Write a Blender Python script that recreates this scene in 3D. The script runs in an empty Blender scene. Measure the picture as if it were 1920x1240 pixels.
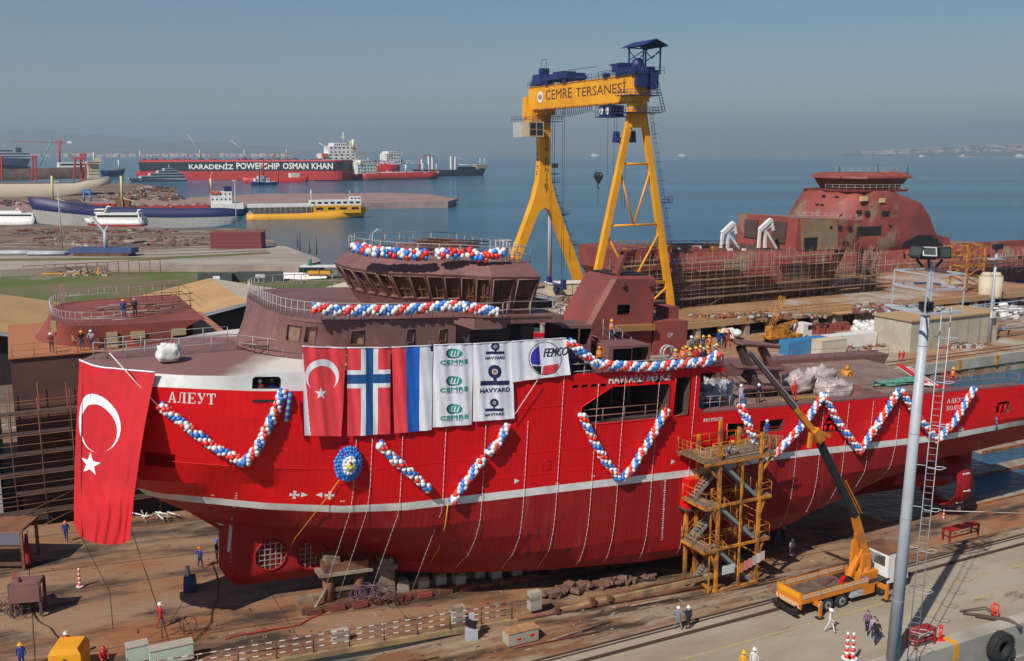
import bpy, bmesh, math, random
from mathutils import Vector, Matrix, noise
from mathutils.geometry import tessellate_polygon
random.seed(7)
R = random.Random(11)
SC = bpy.context.scene
COL = SC.collection
# camera model (the photograph's viewpoint, 33 m above the yard)
F = 1850.0; TH = math.atan(332/1850); H = 33.0
cT, sT = math.cos(TH), math.sin(TH)
def ray(px, py):
 a = (px-960)/F; b = (py-620)/F
 return Vector((a, cT-b*sT, -sT-b*cT))
CAMP = Vector((0, 0, H))
C0 = Vector((-28.6, 63.4, 2.9)); YAW = math.atan2(.452, .892); PIT = .05
MS = Matrix.Translation(C0) @ Matrix.Rotation(YAW, 4, 'Z') @ Matrix.Rotation(PIT, 4, 'Y')
MSI = MS.inverted()
MY = Matrix.Translation((C0.x, C0.y, 0)) @ Matrix.Rotation(YAW, 4, 'Z')
MYI = MY.inverted()
def hit(px, py, axis, val, MI=MSI):
 o = MI @ CAMP; r = MI.to_3x3() @ ray(px, py)
 t = (val-o[axis])/r[axis]
 return o + r*t
def SP(px, py, lat=-9.0): return hit(px, py, 1, lat)            # a point of the ship's fore-and-aft plane
def LP(px, py, z): return hit(px, py, 2, z)
def G(px, py, z=0.0):
 r = ray(px, py); t = (z-H)/r.z
 return Vector((r.x*t, r.y*t, z))
def GD(px, py, d):                                              # point on the pixel's ray at forward distance d
 r = ray(px, py); return CAMP + r*(d/r.y)
def YG(px, py, z=0.0):
 return MYI @ G(px, py, z)
# materials
MATS = {}
def nd(nt, t, **kw):
 n = nt.nodes.new(t)
 for k, v in kw.items(): setattr(n, k, v)
 return n
def mat(name, col, rough=.6, metal=0.0, col2=None, scale=1.0, lo=.4, hi=.6, detail=6, stretch=(1, 1, 1), bump=0.0, bscale=8.0,
  col3=None, scale3=.3, lo3=.5, hi3=.6, spec=.5, coord='Object', bands=None):
 if name in MATS: return MATS[name]
 m = bpy.data.materials.new(name); m.use_nodes = True; MATS[name] = m
 nt = m.node_tree; b = nt.nodes['Principled BSDF']
 b.inputs['Base Color'].default_value = (*col, 1); b.inputs['Roughness'].default_value = rough
 b.inputs['Metallic'].default_value = metal; b.inputs['Specular IOR Level'].default_value = spec
 m.diffuse_color = (*col, 1)
 tc = nd(nt, 'ShaderNodeTexCoord')
 mp = nd(nt, 'ShaderNodeMapping'); mp.inputs['Scale'].default_value = stretch
 nt.links.new(tc.outputs[coord], mp.inputs[0])
 cur = None
 def mix(a, c, fac):
  x = nd(nt, 'ShaderNodeMix', data_type='RGBA')
  if hasattr(a, 'links'): nt.links.new(a, x.inputs[6])
  else: x.inputs[6].default_value = (*a, 1)
  x.inputs[7].default_value = (*c, 1)
  nt.links.new(fac, x.inputs[0]); return x.outputs[2]
 def mask(sc, lo, hi, det=6, off=0):
  n = nd(nt, 'ShaderNodeTexNoise'); n.inputs['Scale'].default_value = sc; n.inputs['Detail'].default_value = det
  n.inputs['Roughness'].default_value = .65
  if off:
   m2 = nd(nt, 'ShaderNodeMapping'); m2.inputs['Location'].default_value = (off, off*2, 0)
   nt.links.new(mp.outputs[0], m2.inputs[0]); nt.links.new(m2.outputs[0], n.inputs[0])
  else: nt.links.new(mp.outputs[0], n.inputs[0])
  r = nd(nt, 'ShaderNodeMapRange'); r.inputs[1].default_value = lo; r.inputs[2].default_value = hi
  nt.links.new(n.outputs[0], r.inputs[0]); return r.outputs[0]
 cur = col
 if col2: cur = mix(cur, col2, mask(scale, lo, hi, detail))
 if col3: cur = mix(cur, col3, mask(scale3, lo3, hi3, 8, 13.7))
 if bands:
  ax, per, duty, bc = bands
  s = nd(nt, 'ShaderNodeSeparateXYZ'); nt.links.new(tc.outputs[coord], s.inputs[0])
  d = nd(nt, 'ShaderNodeMath', operation='DIVIDE'); d.inputs[1].default_value = per; nt.links.new(s.outputs[ax], d.inputs[0])
  f = nd(nt, 'ShaderNodeMath', operation='FRACT'); nt.links.new(d.outputs[0], f.inputs[0])
  g = nd(nt, 'ShaderNodeMath', operation='LESS_THAN'); g.inputs[1].default_value = duty; nt.links.new(f.outputs[0], g.inputs[0])
  cur = mix(cur, bc, g.outputs[0])
 if hasattr(cur, 'links'): nt.links.new(cur, b.inputs['Base Color'])
 if bump:
  n = nd(nt, 'ShaderNodeTexNoise'); n.inputs['Scale'].default_value = bscale; n.inputs['Detail'].default_value = 8
  nt.links.new(mp.outputs[0], n.inputs[0])
  bp = nd(nt, 'ShaderNodeBump'); bp.inputs['Strength'].default_value = bump; bp.inputs['Distance'].default_value = .1
  nt.links.new(n.outputs[0], bp.inputs['Height']); nt.links.new(bp.outputs[0], b.inputs['Normal'])
 return m
def paint(name, col, rough=.5, wear=None, amt=.62, sc=.7, bump=0.0):
 c2 = wear or tuple(c*.72 for c in col)
 return mat(name, col, rough, 0, c2, sc, amt-.12, amt+.12, 8, bump=bump, bscale=3)
M_RED = M_BOOT = None
M_WHITE = paint('white_paint', (.76, .76, .75), .45, (.5, .49, .46), .6, .5)
M_BROWN = mat('brown_primer', (.215, .10, .092), .6, 0, (.16, .075, .072), .35, .4, .62, 8, col3=(.26, .13, .11), scale3=.9, lo3=.58, hi3=.7, bump=.06, bscale=.8)
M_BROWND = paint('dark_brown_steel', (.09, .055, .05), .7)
M_RPRIM = mat('red_primer', (.28, .062, .048), .65, 0, (.19, .05, .042), .25, .4, .6, 8, col3=(.17, .09, .055), scale3=.5, lo3=.6, hi3=.72, bump=.05, bscale=.6)
M_RUSTY = mat('rusty_steel', (.24, .1, .05), .8, 0, (.12, .05, .03), .5, .4, .6, 8, bump=.2, bscale=3)
M_YEL = mat('crane_yellow', (.82, .38, .014), .45, 0, (.62, .25, .015), .15, .4, .7, 8)
M_YEL2 = mat('stair_yellow', (.58, .235, .02), .6, 0, (.22, .085, .03), .9, .44, .58, 8)
M_NAVY = paint('navy_machinery', (.022, .032, .13), .5)
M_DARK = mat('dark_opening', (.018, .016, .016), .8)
M_BLACK = paint('black_paint', (.02, .02, .022), .5)
M_GLASS = mat('dark_glass', (.02, .025, .03), .12)
M_PLY = mat('plywood_boarding', (.17, .085, .05), .75, 0, (.10, .05, .035), .6, .4, .6, 8, stretch=(1, 1, 3))
M_GREY = paint('galvanised_grey', (.42, .45, .48), .45)
M_RAIL = mat('grey_rail', (.36, .34, .34), .5)
M_RAILR = mat('rusty_rail', (.25, .12, .08), .7)
M_CONC = mat('concrete', (.40, .37, .31), .85, 0, (.27, .24, .2), .25, .4, .65, 10, bump=.15, bscale=2)
M_CONCD = mat('weathered_concrete', (.33, .29, .23), .85, 0, (.2, .15, .11), .5, .4, .6, 10, bump=.2, bscale=2)
M_WOOD = mat('timber', (.30, .23, .16), .85, 0, (.16, .11, .08), 1.5, .4, .6, 8)
M_RUBBER = mat('rubber', (.025, .025, .027), .85)
M_ROPE = mat('pale_rope', (.75, .72, .7), .8)
M_LINE = mat('taped_line', (.78, .74, .72), .7, bands=(2, .4, .25, (.5, .2, .2)))
M_YLINE = mat('yellow_line', (.7, .45, .05), .7)
M_SKIN = mat('skin', (.45, .27, .2), .6)
BALL = {'r': mat('red_balloon', (.78, .035, .02), .3, spec=.6), 'w': mat('white_balloon', (.74, .74, .76), .3, spec=.6),
  'b': mat('blue_balloon', (.03, .19, .62), .3, spec=.6), 'y': mat('yellow_balloon', (.6, .6, .03), .3), 'd': mat('brown_balloon', (.12, .05, .03), .3)}
def seams(m, w_, h_, dark=.85):
 "plate seams drawn on the x-z plane of the object, as a thin darker line and a shallow groove"
 nt = m.node_tree; b = nt.nodes['Principled BSDF']; tc = nd(nt, 'ShaderNodeTexCoord'); s = nd(nt, 'ShaderNodeSeparateXYZ'); c = nd(nt, 'ShaderNodeCombineXYZ')
 nt.links.new(tc.outputs['Object'], s.inputs[0]); nt.links.new(s.outputs[0], c.inputs[0]); nt.links.new(s.outputs[2], c.inputs[1])
 br = nd(nt, 'ShaderNodeTexBrick'); br.inputs['Scale'].default_value = 1; br.inputs['Mortar Size'].default_value = .02
 br.inputs['Brick Width'].default_value = w_; br.inputs['Row Height'].default_value = h_; br.inputs['Mortar Smooth'].default_value = .4
 nt.links.new(c.outputs[0], br.inputs[0])
 sm = nd(nt, 'ShaderNodeMix', data_type='RGBA', blend_type='MULTIPLY'); sm.inputs[7].default_value = (dark,)*3+(1,)
 if b.inputs['Base Color'].links: nt.links.new(b.inputs['Base Color'].links[0].from_socket, sm.inputs[6])
 else: sm.inputs[6].default_value = b.inputs['Base Color'].default_value
 nt.links.new(br.outputs['Fac'], sm.inputs[0]); nt.links.new(sm.outputs[2], b.inputs['Base Color'])
seams(M_BROWN, 2.6, 1.3); seams(M_RPRIM, 3.0, 1.6)
# mesh collector
class B:
 def __init__(s): s.bm = bmesh.new(); s.mi = 0
 def face(s, pts, mi=None):
  vs = [s.bm.verts.new(p) for p in pts]
  f = s.bm.faces.new(vs); f.material_index = s.mi if mi is None else mi; return f
 def box(s, c, size, rot=None, mi=None, taper=1.0):
  c = Vector(c); hx, hy, hz = size[0]/2, size[1]/2, size[2]/2
  v = []
  for sz in (-1, 1):
   k = taper if sz > 0 else 1
   for sx, sy in ((-1, -1), (1, -1), (1, 1), (-1, 1)):
    p = Vector((sx*hx*k, sy*hy*k, sz*hz))
    if rot is not None: p = rot @ p
    v.append(s.bm.verts.new(c+p))
  for q in ((3, 2, 1, 0), (4, 5, 6, 7), (0, 1, 5, 4), (1, 2, 6, 5), (2, 3, 7, 6), (3, 0, 4, 7)):
   f = s.bm.faces.new([v[i] for i in q]); f.material_index = s.mi if mi is None else mi
 def bb(s, x0, x1, y0, y1, z0, z1, mi=None, taper=1.0):
  s.box(((x0+x1)/2, (y0+y1)/2, (z0+z1)/2), (abs(x1-x0), abs(y1-y0), abs(z1-z0)), None, mi, taper)
 def frame(s, d):
  d = d.normalized(); up = Vector((0, 0, 1)) if abs(d.z) < .95 else Vector((0, 1, 0))
  a = d.cross(up).normalized(); return a, a.cross(d).normalized()
 def beam(s, p0, p1, w, h=None, w1=None, mi=None):
  p0, p1 = Vector(p0), Vector(p1); h = h or w; k = (w1 or w)/w
  if (p1-p0).length < 1e-6: return
  a, b = s.frame(p1-p0)
  r = []
  for p, q in ((p0, 1), (p1, k)):
   r.append([s.bm.verts.new(p+a*(w*q/2*i)+b*(h*q/2*j)) for i, j in ((-1, -1), (1, -1), (1, 1), (-1, 1))])
  s._ring(r, True, mi)
 def tube(s, p0, p1, r, n=6, r1=None, mi=None, smooth=True):
  s.pipe([p0, p1], r, n, r1, mi, smooth)
 def pipe(s, pts, r, n=6, r1=None, mi=None, smooth=True):
  pts = [Vector(p) for p in pts]; rings = []
  for i, p in enumerate(pts):
   d = pts[min(i+1, len(pts)-1)]-pts[max(i-1, 0)]
   if d.length < 1e-7: d = Vector((0, 0, 1))
   a, b = s.frame(d); rr = r if r1 is None else r+(r1-r)*i/(len(pts)-1)
   rings.append([s.bm.verts.new(p+a*math.cos(t*math.tau/n)*rr+b*math.sin(t*math.tau/n)*rr) for t in range(n)])
  s._ring(rings, True, mi, smooth)
 def _ring(s, rings, cap=True, mi=None, smooth=False, closed=True):
  mi = s.mi if mi is None else mi
  for A, C in zip(rings, rings[1:]):
   n = len(A)
   for i in range(n if closed else n-1):
    j = (i+1) % n
    try:
     f = s.bm.faces.new((A[i], A[j], C[j], C[i])); f.material_index = mi; f.smooth = smooth
    except ValueError: pass
  if cap and closed:
   for q in (rings[0][::-1], rings[-1]):
    try: f = s.bm.faces.new(q); f.material_index = mi
    except ValueError: pass
 def loft(s, rings, cap=True, mi=None, smooth=False, closed=True):
  s._ring([[s.bm.verts.new(p) for p in r] for r in rings], cap, mi, smooth, closed)
 def prism(s, poly, p_fn, d0, d1, mi=None):
  "extrude a 2D polygon; p_fn(u,v,d) gives the 3D point"
  s.loft([[p_fn(u, v, d0) for u, v in poly], [p_fn(u, v, d1) for u, v in poly]], True, mi)
 def sphere(s, c, r, seg=8, rings=5, sc=(1, 1, 1), mi=None, smooth=True):
  c = Vector(c); R_ = []
  for i in range(rings+1):
   t = math.pi*i/rings
   rr = max(math.sin(t), .02)*r
   R_.append([s.bm.verts.new(c+Vector((math.cos(a*math.tau/seg)*rr*sc[0], math.sin(a*math.tau/seg)*rr*sc[1], -math.cos(t)*r*sc[2]))) for a in range(seg)])
  s._ring(R_, True, mi, smooth)
 def torus(s, c, axis_m, R1, r, seg=16, n=6, mi=None):
  rings = []
  for i in range(seg+1):
   t = i*math.tau/seg; cc = Vector((math.cos(t)*R1, math.sin(t)*R1, 0))
   rings.append([s.bm.verts.new(Vector(c)+axis_m @ (cc+Vector((math.cos(t)*math.cos(q*math.tau/n)*r, math.sin(t)*math.cos(q*math.tau/n)*r, math.sin(q*math.tau/n)*r)))) for q in range(n)])
  s._ring(rings, False, mi, True)
 def wall(s, p00, p10, p11, p01, us, vs, wins, depth=.25, mi=0, mwin=1, mrev=0, inward=None):
  "a wall quad cut by grid lines us, vs (0..1); cells in wins are recessed openings"
  p00, p10, p11, p01 = map(Vector, (p00, p10, p11, p01))
  P = lambda u, v: (p00*(1-u)+p10*u)*(1-v)+(p01*(1-u)+p11*u)*v
  n = inward if inward is not None else (p10-p00).cross(p01-p00).normalized()*-1
  n = Vector(n)*depth
  for i in range(len(us)-1):
   for j in range(len(vs)-1):
    q = [P(us[i], vs[j]), P(us[i+1], vs[j]), P(us[i+1], vs[j+1]), P(us[i], vs[j+1])]
    if (i, j) in wins:
     for a in range(4):
      b = (a+1) % 4
      s.face([q[a], q[b], q[b]+n, q[a]+n], mrev)
     s.face([p+n for p in q], mwin)
    else: s.face(q, mi)
 def cut(s, poly, ax=(0, 2), cond=lambda c: True, mi_edge=None):
  "open a convex hole given in the plane ax; cond picks which faces may be cut"
  bm = s.bm; n = len(poly)
  cx = sum(p[0] for p in poly)/n; cy = sum(p[1] for p in poly)/n
  rad = max(math.hypot(p[0]-cx, p[1]-cy) for p in poly)
  def near():
   out = []
   for f in bm.faces:
    c = f.calc_center_median(); mx = max((v.co-c).length for v in f.verts)
    if math.hypot(c[ax[0]]-cx, c[ax[1]]-cy) < rad+mx and cond(c): out.append(f)
   return out
  nrm = []
  for i in range(n):
   a, b = poly[i], poly[(i+1) % n]
   d = (b[0]-a[0], b[1]-a[1]); k = [0, 0, 0]; k[ax[0]] = d[1]; k[ax[1]] = -d[0]
   co = [0, 0, 0]; co[ax[0]] = a[0]; co[ax[1]] = a[1]
   nrm.append((Vector(co), Vector(k).normalized()))
   fs = near(); geom = set(fs)
   for f in fs: geom.update(f.edges); geom.update(f.verts)
   bmesh.ops.bisect_plane(bm, geom=list(geom), plane_co=Vector(co), plane_no=Vector(k).normalized(), dist=1e-5)
  cc = [0, 0, 0]; cc[ax[0]] = cx; cc[ax[1]] = cy; cc = Vector(cc)
  sg = [1 if (cc-co).dot(k) > 0 else -1 for co, k in nrm]
  dead = [f for f in near() if all((f.calc_center_median()-co).dot(k)*g > 1e-5 for (co, k), g in zip(nrm, sg))]
  bmesh.ops.delete(bm, geom=dead, context='FACES')
 def flat(s, polys, mp, mi=None, off=0.0, step=.5):
  "2D polygons (lists of (u,v)) tessellated, gridded at `step`, then mapped to 3D by mp(u,v,off)"
  bm = bmesh.new()
  for poly in polys:
   vs = [bm.verts.new((u, v, 0)) for u, v in poly]
   for t in tessellate_polygon([[Vector((u, v, 0)) for u, v in poly]]):
    try: bm.faces.new([vs[i] for i in t])
    except ValueError: pass
  s._emit(bm, mp, mi, off, step)
 def _emit(s, bm, mp, mi, off, step):
  xs = [v.co.x for v in bm.verts]; ys = [v.co.y for v in bm.verts]
  if step:
   for k, (lo, hi) in enumerate(((min(xs), max(xs)), (min(ys), max(ys)))):
    t = math.ceil(lo/step)*step
    while t < hi:
     no = Vector((1, 0, 0)) if k == 0 else Vector((0, 1, 0))
     bmesh.ops.bisect_plane(bm, geom=bm.verts[:]+bm.edges[:]+bm.faces[:], plane_co=no*t, plane_no=no, dist=1e-5)
     t += step
  mm = {}
  for v in bm.verts: mm[v] = s.bm.verts.new(mp(v.co.x, v.co.y, off))
  for f in bm.faces:
   try:
    g = s.bm.faces.new([mm[v] for v in f.verts]); g.material_index = s.mi if mi is None else mi
   except ValueError: pass
  bm.free()
 def text(s, txt, u0, v0, h, w, mp, mi=None, off=.004, step=0, bold=.0):
  "lettering: lower left (u0,v0), height h, total width w"
  for k, (du, dv) in enumerate(((0, 0), (-1, 0), (1, 0), (0, 1), (0, -1)) if bold else ((0, 0),)):
   bm, (x0, x1, y0, y1) = text_bm(txt, 0)
   kx = w/(x1-x0); ky = h/(y1-y0)
   for v in bm.verts: v.co = Vector((u0+(v.co.x-x0)*kx+du*bold*h, v0+(v.co.y-y0)*ky+dv*bold*h, 0))
   s._emit(bm, mp, mi, off+k*.002, step)
 def build(s, name, mats, parent=None, M=None, origin=None, smooth=False, recalc=True, smooth_angle=None):
  """M: world frame of a top-level mesh; origin: its base point in that frame"""
  if recalc: bmesh.ops.recalc_face_normals(s.bm, faces=s.bm.faces)
  if smooth:
   for f in s.bm.faces: f.smooth = True
  if origin is not None:
   for v in s.bm.verts: v.co -= Vector(origin)
  me = bpy.data.meshes.new(name); s.bm.to_mesh(me); s.bm.free()
  for m in (mats if isinstance(mats, (list, tuple)) else [mats]): me.materials.append(m)
  if smooth_angle: me.shade_smooth();
  o = bpy.data.objects.new(name, me); COL.objects.link(o)
  if parent is not None: o.parent = parent
  if M is not None or origin is not None:
   W = (M or Matrix.Identity(4)).copy()
   if origin is not None: W = W @ Matrix.Translation(Vector(origin))
   o.matrix_world = W
  return o
_tc = {}
def text_bm(txt, bold=0.0):
 k = (txt, bold)
 if k not in _tc:
  cu = bpy.data.curves.new('lettering', 'FONT'); cu.body = txt; cu.resolution_u = 2; cu.offset = bold
  o = bpy.data.objects.new('lettering', cu); COL.objects.link(o)
  dg = bpy.context.evaluated_depsgraph_get(); me = o.evaluated_get(dg).to_mesh()
  _tc[k] = ([v.co.copy() for v in me.vertices], [tuple(p.vertices) for p in me.polygons])
  o.evaluated_get(dg).to_mesh_clear(); bpy.data.objects.remove(o); bpy.data.curves.remove(cu)
 vs, fs = _tc[k]; bm = bmesh.new(); V = [bm.verts.new(v) for v in vs]
 for f in fs:
  try: bm.faces.new([V[i] for i in f])
  except ValueError: pass
 xs = [v.x for v in vs]; ys = [v.y for v in vs]
 return bm, (min(xs), max(xs), min(ys), max(ys))
def tag(o, label=None, cat=None, group=None, kind=None):
 if label: o['label'] = label
 if cat: o['category'] = cat
 if group: o['group'] = group
 if kind: o['kind'] = kind
 return o
def root(name, M, label, cat, group=None):
 o = bpy.data.objects.new(name, None); COL.objects.link(o); o.empty_display_size = .3
 o.matrix_world = M if isinstance(M, Matrix) else Matrix.Translation(Vector(M))
 return tag(o, label, cat, group)
def copy_tree(o, parent=None):
 c = o.copy(); COL.objects.link(c)
 if parent is not None: c.parent = parent
 for ch in o.children: copy_tree(ch, c)
 return c
def TR(v): return Matrix.Translation(Vector(v))
def RZ(a): return Matrix.Rotation(a, 4, 'Z')
def lerp(a, b, t): return a+(b-a)*t
def interp(tab, x):
 if x <= tab[0][0]: return tab[0][1]
 for (a, va), (b, vb) in zip(tab, tab[1:]):
  if x <= b: return va+(vb-va)*(x-a)/(b-a)
 return tab[-1][1]
def railing(bl, pts, h=1.1, post=1.5, r=.03, bars=(.5, 1.0), mi=0, up=Vector((0, 0, 1))):
 pts = [Vector(p) for p in pts]
 for k in bars: bl.pipe([p+up*h*k for p in pts], r, 4, mi=mi)
 for a, b in zip(pts, pts[1:]):
  n = max(1, round((b-a).length/post))
  for i in range(n):
   p = a.lerp(b, i/n); bl.tube(p, p+up*h, r*1.2, 4, mi=mi)
 bl.tube(pts[-1], pts[-1]+up*h, r*1.2, 4, mi=mi)
# camera, light, sky
cam = bpy.data.cameras.new('camera'); co = bpy.data.objects.new('camera', cam); COL.objects.link(co)
cam.sensor_width = 36; cam.lens = 36*F/1920; co.location = CAMP
co.rotation_euler = (math.pi/2-TH, 0, 0); cam.clip_end = 90000; cam.clip_start = .5
SC.camera = co
SUN_EL = math.radians(45); SUN_AZ = math.atan2(-.55, -.835)
sdir = Vector((math.sin(SUN_AZ)*math.cos(SUN_EL), math.cos(SUN_AZ)*math.cos(SUN_EL), math.sin(SUN_EL)))
sl = bpy.data.lights.new('sun', 'SUN'); sl.energy = 4.8; sl.angle = math.radians(.5); sl.color = (1, .93, .84)
so = bpy.data.objects.new('sun', sl); COL.objects.link(so); so.rotation_euler = (-sdir).to_track_quat('-Z', 'Y').to_euler()
w = bpy.data.worlds.new('World'); SC.world = w; w.use_nodes = True
nt = w.node_tree; bg = nt.nodes['Background']
sky = nd(nt, 'ShaderNodeTexSky', sky_type='NISHITA'); sky.sun_disc = False
sky.sun_elevation = SUN_EL; sky.sun_rotation = SUN_AZ; sky.air_density = 1.0; sky.dust_density = 0.5; sky.ozone_density = 3.0; sky.altitude = 0
hsv = nd(nt, 'ShaderNodeHueSaturation'); hsv.inputs['Saturation'].default_value = 1.12
nt.links.new(sky.outputs[0], hsv.inputs['Color']); nt.links.new(hsv.outputs[0], bg.inputs[0]); bg.inputs[1].default_value = .067
SC.view_settings.view_transform = 'Standard'; SC.view_settings.look = 'None'; SC.view_settings.gamma = 1
SC.view_settings.exposure = 0.0
# water
def water_mat():
 m = bpy.data.materials.new('sea_water'); m.use_nodes = True; nt = m.node_tree; b = nt.nodes['Principled BSDF']
 b.inputs['Roughness'].default_value = .12; b.inputs['IOR'].default_value = 1.33
 tc = nd(nt, 'ShaderNodeTexCoord')
 n1 = nd(nt, 'ShaderNodeTexNoise'); n1.inputs['Scale'].default_value = .004; n1.inputs['Detail'].default_value = 5
 mp = nd(nt, 'ShaderNodeMapping'); mp.inputs['Scale'].default_value = (.25, 1.6, 1); mp.inputs['Rotation'].default_value = (0, 0, .12)
 nt.links.new(tc.outputs['Object'], mp.inputs[0]); nt.links.new(mp.outputs[0], n1.inputs[0])
 r = nd(nt, 'ShaderNodeMapRange'); r.inputs[1].default_value = .35; r.inputs[2].default_value = .68
 nt.links.new(n1.outputs[0], r.inputs[0])
 x = nd(nt, 'ShaderNodeMix', data_type='RGBA'); x.inputs[6].default_value = (.016, .085, .15, 1); x.inputs[7].default_value = (.05, .155, .24, 1)
 nt.links.new(r.outputs[0], x.inputs[0]); nt.links.new(x.outputs[2], b.inputs['Base Color'])
 hs = []
 for sc, st in ((.9, (1, 2.2, 1)), (.12, (1, 2.5, 1))):
  p = nd(nt, 'ShaderNodeMapping'); p.inputs['Scale'].default_value = st; p.inputs['Rotation'].default_value = (0, 0, .3)
  nt.links.new(tc.outputs['Object'], p.inputs[0])
  n = nd(nt, 'ShaderNodeTexNoise'); n.inputs['Scale'].default_value = sc; n.inputs['Detail'].default_value = 5; n.inputs['Roughness'].default_value = .6
  nt.links.new(p.outputs[0], n.inputs[0]); hs.append(n)
 a = nd(nt, 'ShaderNodeMath', operation='MULTIPLY_ADD'); a.inputs[1].default_value = 4
 nt.links.new(hs[1].outputs[0], a.inputs[0]); nt.links.new(hs[0].outputs[0], a.inputs[2])
 bp = nd(nt, 'ShaderNodeBump'); bp.inputs['Strength'].default_value = .8; bp.inputs['Distance'].default_value = .5
 nt.links.new(a.outputs[0], bp.inputs['Height']); nt.links.new(bp.outputs[0], b.inputs['Normal'])
 return m
WZ = -3.0
M_WATER = water_mat()
b = B(); b.face([(-24000, -900, WZ), (24000, -900, WZ), (24000, 30000, WZ), (-24000, 30000, WZ)])
tag(b.build('sea', M_WATER), kind='structure')
# ground of the yard
M_SLIP = mat('slipway_rusty_concrete', (.30, .19, .115), .85, 0, (.29, .115, .045), .11, .46, .62, 15, bump=.8, bscale=2.2,
    col3=(.05, .032, .024), scale3=.3, lo3=.47, hi3=.64, stretch=(.45, 1.35, 1))
M_QUAY = mat('quay_concrete', (.36, .31, .235), .85, 0, (.27, .215, .15), .12, .4, .62, 12, bump=.25, bscale=2,
    col3=(.13, .075, .04), scale3=.22, lo3=.62, hi3=.70, stretch=(.6, 1.6, 1))
M_APRON = mat('stained_apron', (.31, .24, .165), .85, 0, (.20, .09, .04), .25, .42, .56, 14, bump=.5, bscale=1.8,
    col3=(.05, .03, .02), scale3=.28, lo3=.50, hi3=.60, stretch=(.5, 1.8, 1))
def slipz(x): return 1.3-.06*x
def grid_sheet(name, xs, ys, zf, m, M, kind='structure'):
 b = B(); V = [[b.bm.verts.new((x, y, zf(x, y))) for y in ys] for x in xs]
 for i in range(len(xs)-1):
  for j in range(len(ys)-1): b.bm.faces.new((V[i][j], V[i+1][j], V[i+1][j+1], V[i][j+1]))
 return tag(b.build(name, m, M=M), kind=kind)
rng = lambda a, b_, n: [a+(b_-a)*i/n for i in range(n+1)]
bump = lambda x, y, a=.05: noise.noise(Vector((x*.25, y*.25, 3)))*a
grid_sheet('slipway', rng(-40, 116, 130), rng(-10.6, 21, 34), lambda x, y: (max(slipz(x), -2.78+.05*max(0, min(1, (-3.2-y)/3))) if y < -3.2 else slipz(x))+bump(x, y, .09), M_SLIP, MY)
def apz(x, y):
 t = min(1, max(0, (y+15.5)/4.9))
 drop = min(0, slipz(x)+.35)
 return 0.006+drop*t*t*(3-2*t)-(0.9 if x < 20 else max(0, .9-(x-20)*.05))*0 + bump(x, y, .03)*min(1, (y+15.5)/2 if y > -15.5 else 0)
grid_sheet('apron', rng(-20, 116, 120), [-16.2, -15.5, -14.5, -13.5, -12.5, -11.5, -10.6], apz, M_APRON, MY)
b = B(); b.bb(-60, 140, -27.5, -16.0, -7, 0.0); tag(b.build('quay_pavement', M_QUAY, M=MY), kind='structure')
b = B(); b.bb(-60, 140, -27.72, -26.6, -2.2, .25); b.build('quay_edge_beam', M_CONC, M=MY)
tag(bpy.data.objects['quay_edge_beam'], kind='structure')
b = B()
for y in (-16.45, -17.95): b.bb(-60, 140, y-.06, y+.06, .0, .1)
b.bb(-60, 140, -16.85, -16.65, 0, .012); b.bb(-60, 140, -17.75, -17.6, 0, .012)
tag(b.build('crane_rail', mat('rail_steel', (.07, .04, .03), .6), M=MY), kind='structure')
b = B();
for y, x0, x1 in ((-20.6, 30, 120), (-23.2, 48, 110)): b.bb(x0, x1, y-.07, y+.07, .001, .006)
tag(b.build('pavement_markings', mat('worn_yellow_marking', (.36, .29, .16), .9, 0, (.55, .36, .10), 2, .5, .6), M=MY), kind='structure')
b = B()
for y in (-7.4, -4.6, 6, 10, 14, 18):
 for x in range(-38, 70, 2): b.loft([[(x, y-.015, slipz(x)+.05), (x, y+.015, slipz(x)+.05), (x, y+.015, slipz(x)+.075), (x, y-.015, slipz(x)+.075)], [(x+2, y-.015, slipz(x+2)+.05), (x+2, y+.015, slipz(x+2)+.05), (x+2, y+.015, slipz(x+2)+.075), (x+2, y-.015, slipz(x+2)+.075)]])
for x in range(-36, 66, 8): b.loft([[(x, -10.5, slipz(x)+.04), (x+.025, -10.5, slipz(x)+.04), (x+.025, -10.5, slipz(x)+.065), (x, -10.5, slipz(x)+.065)], [(x, 20, slipz(x)+.04), (x+.025, 20, slipz(x)+.04), (x+.025, 20, slipz(x)+.065), (x, 20, slipz(x)+.065)]])
tag(b.build('slab_joints', mat('joint_tar', (.11, .07, .045), .9), M=MY), kind='structure')
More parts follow.
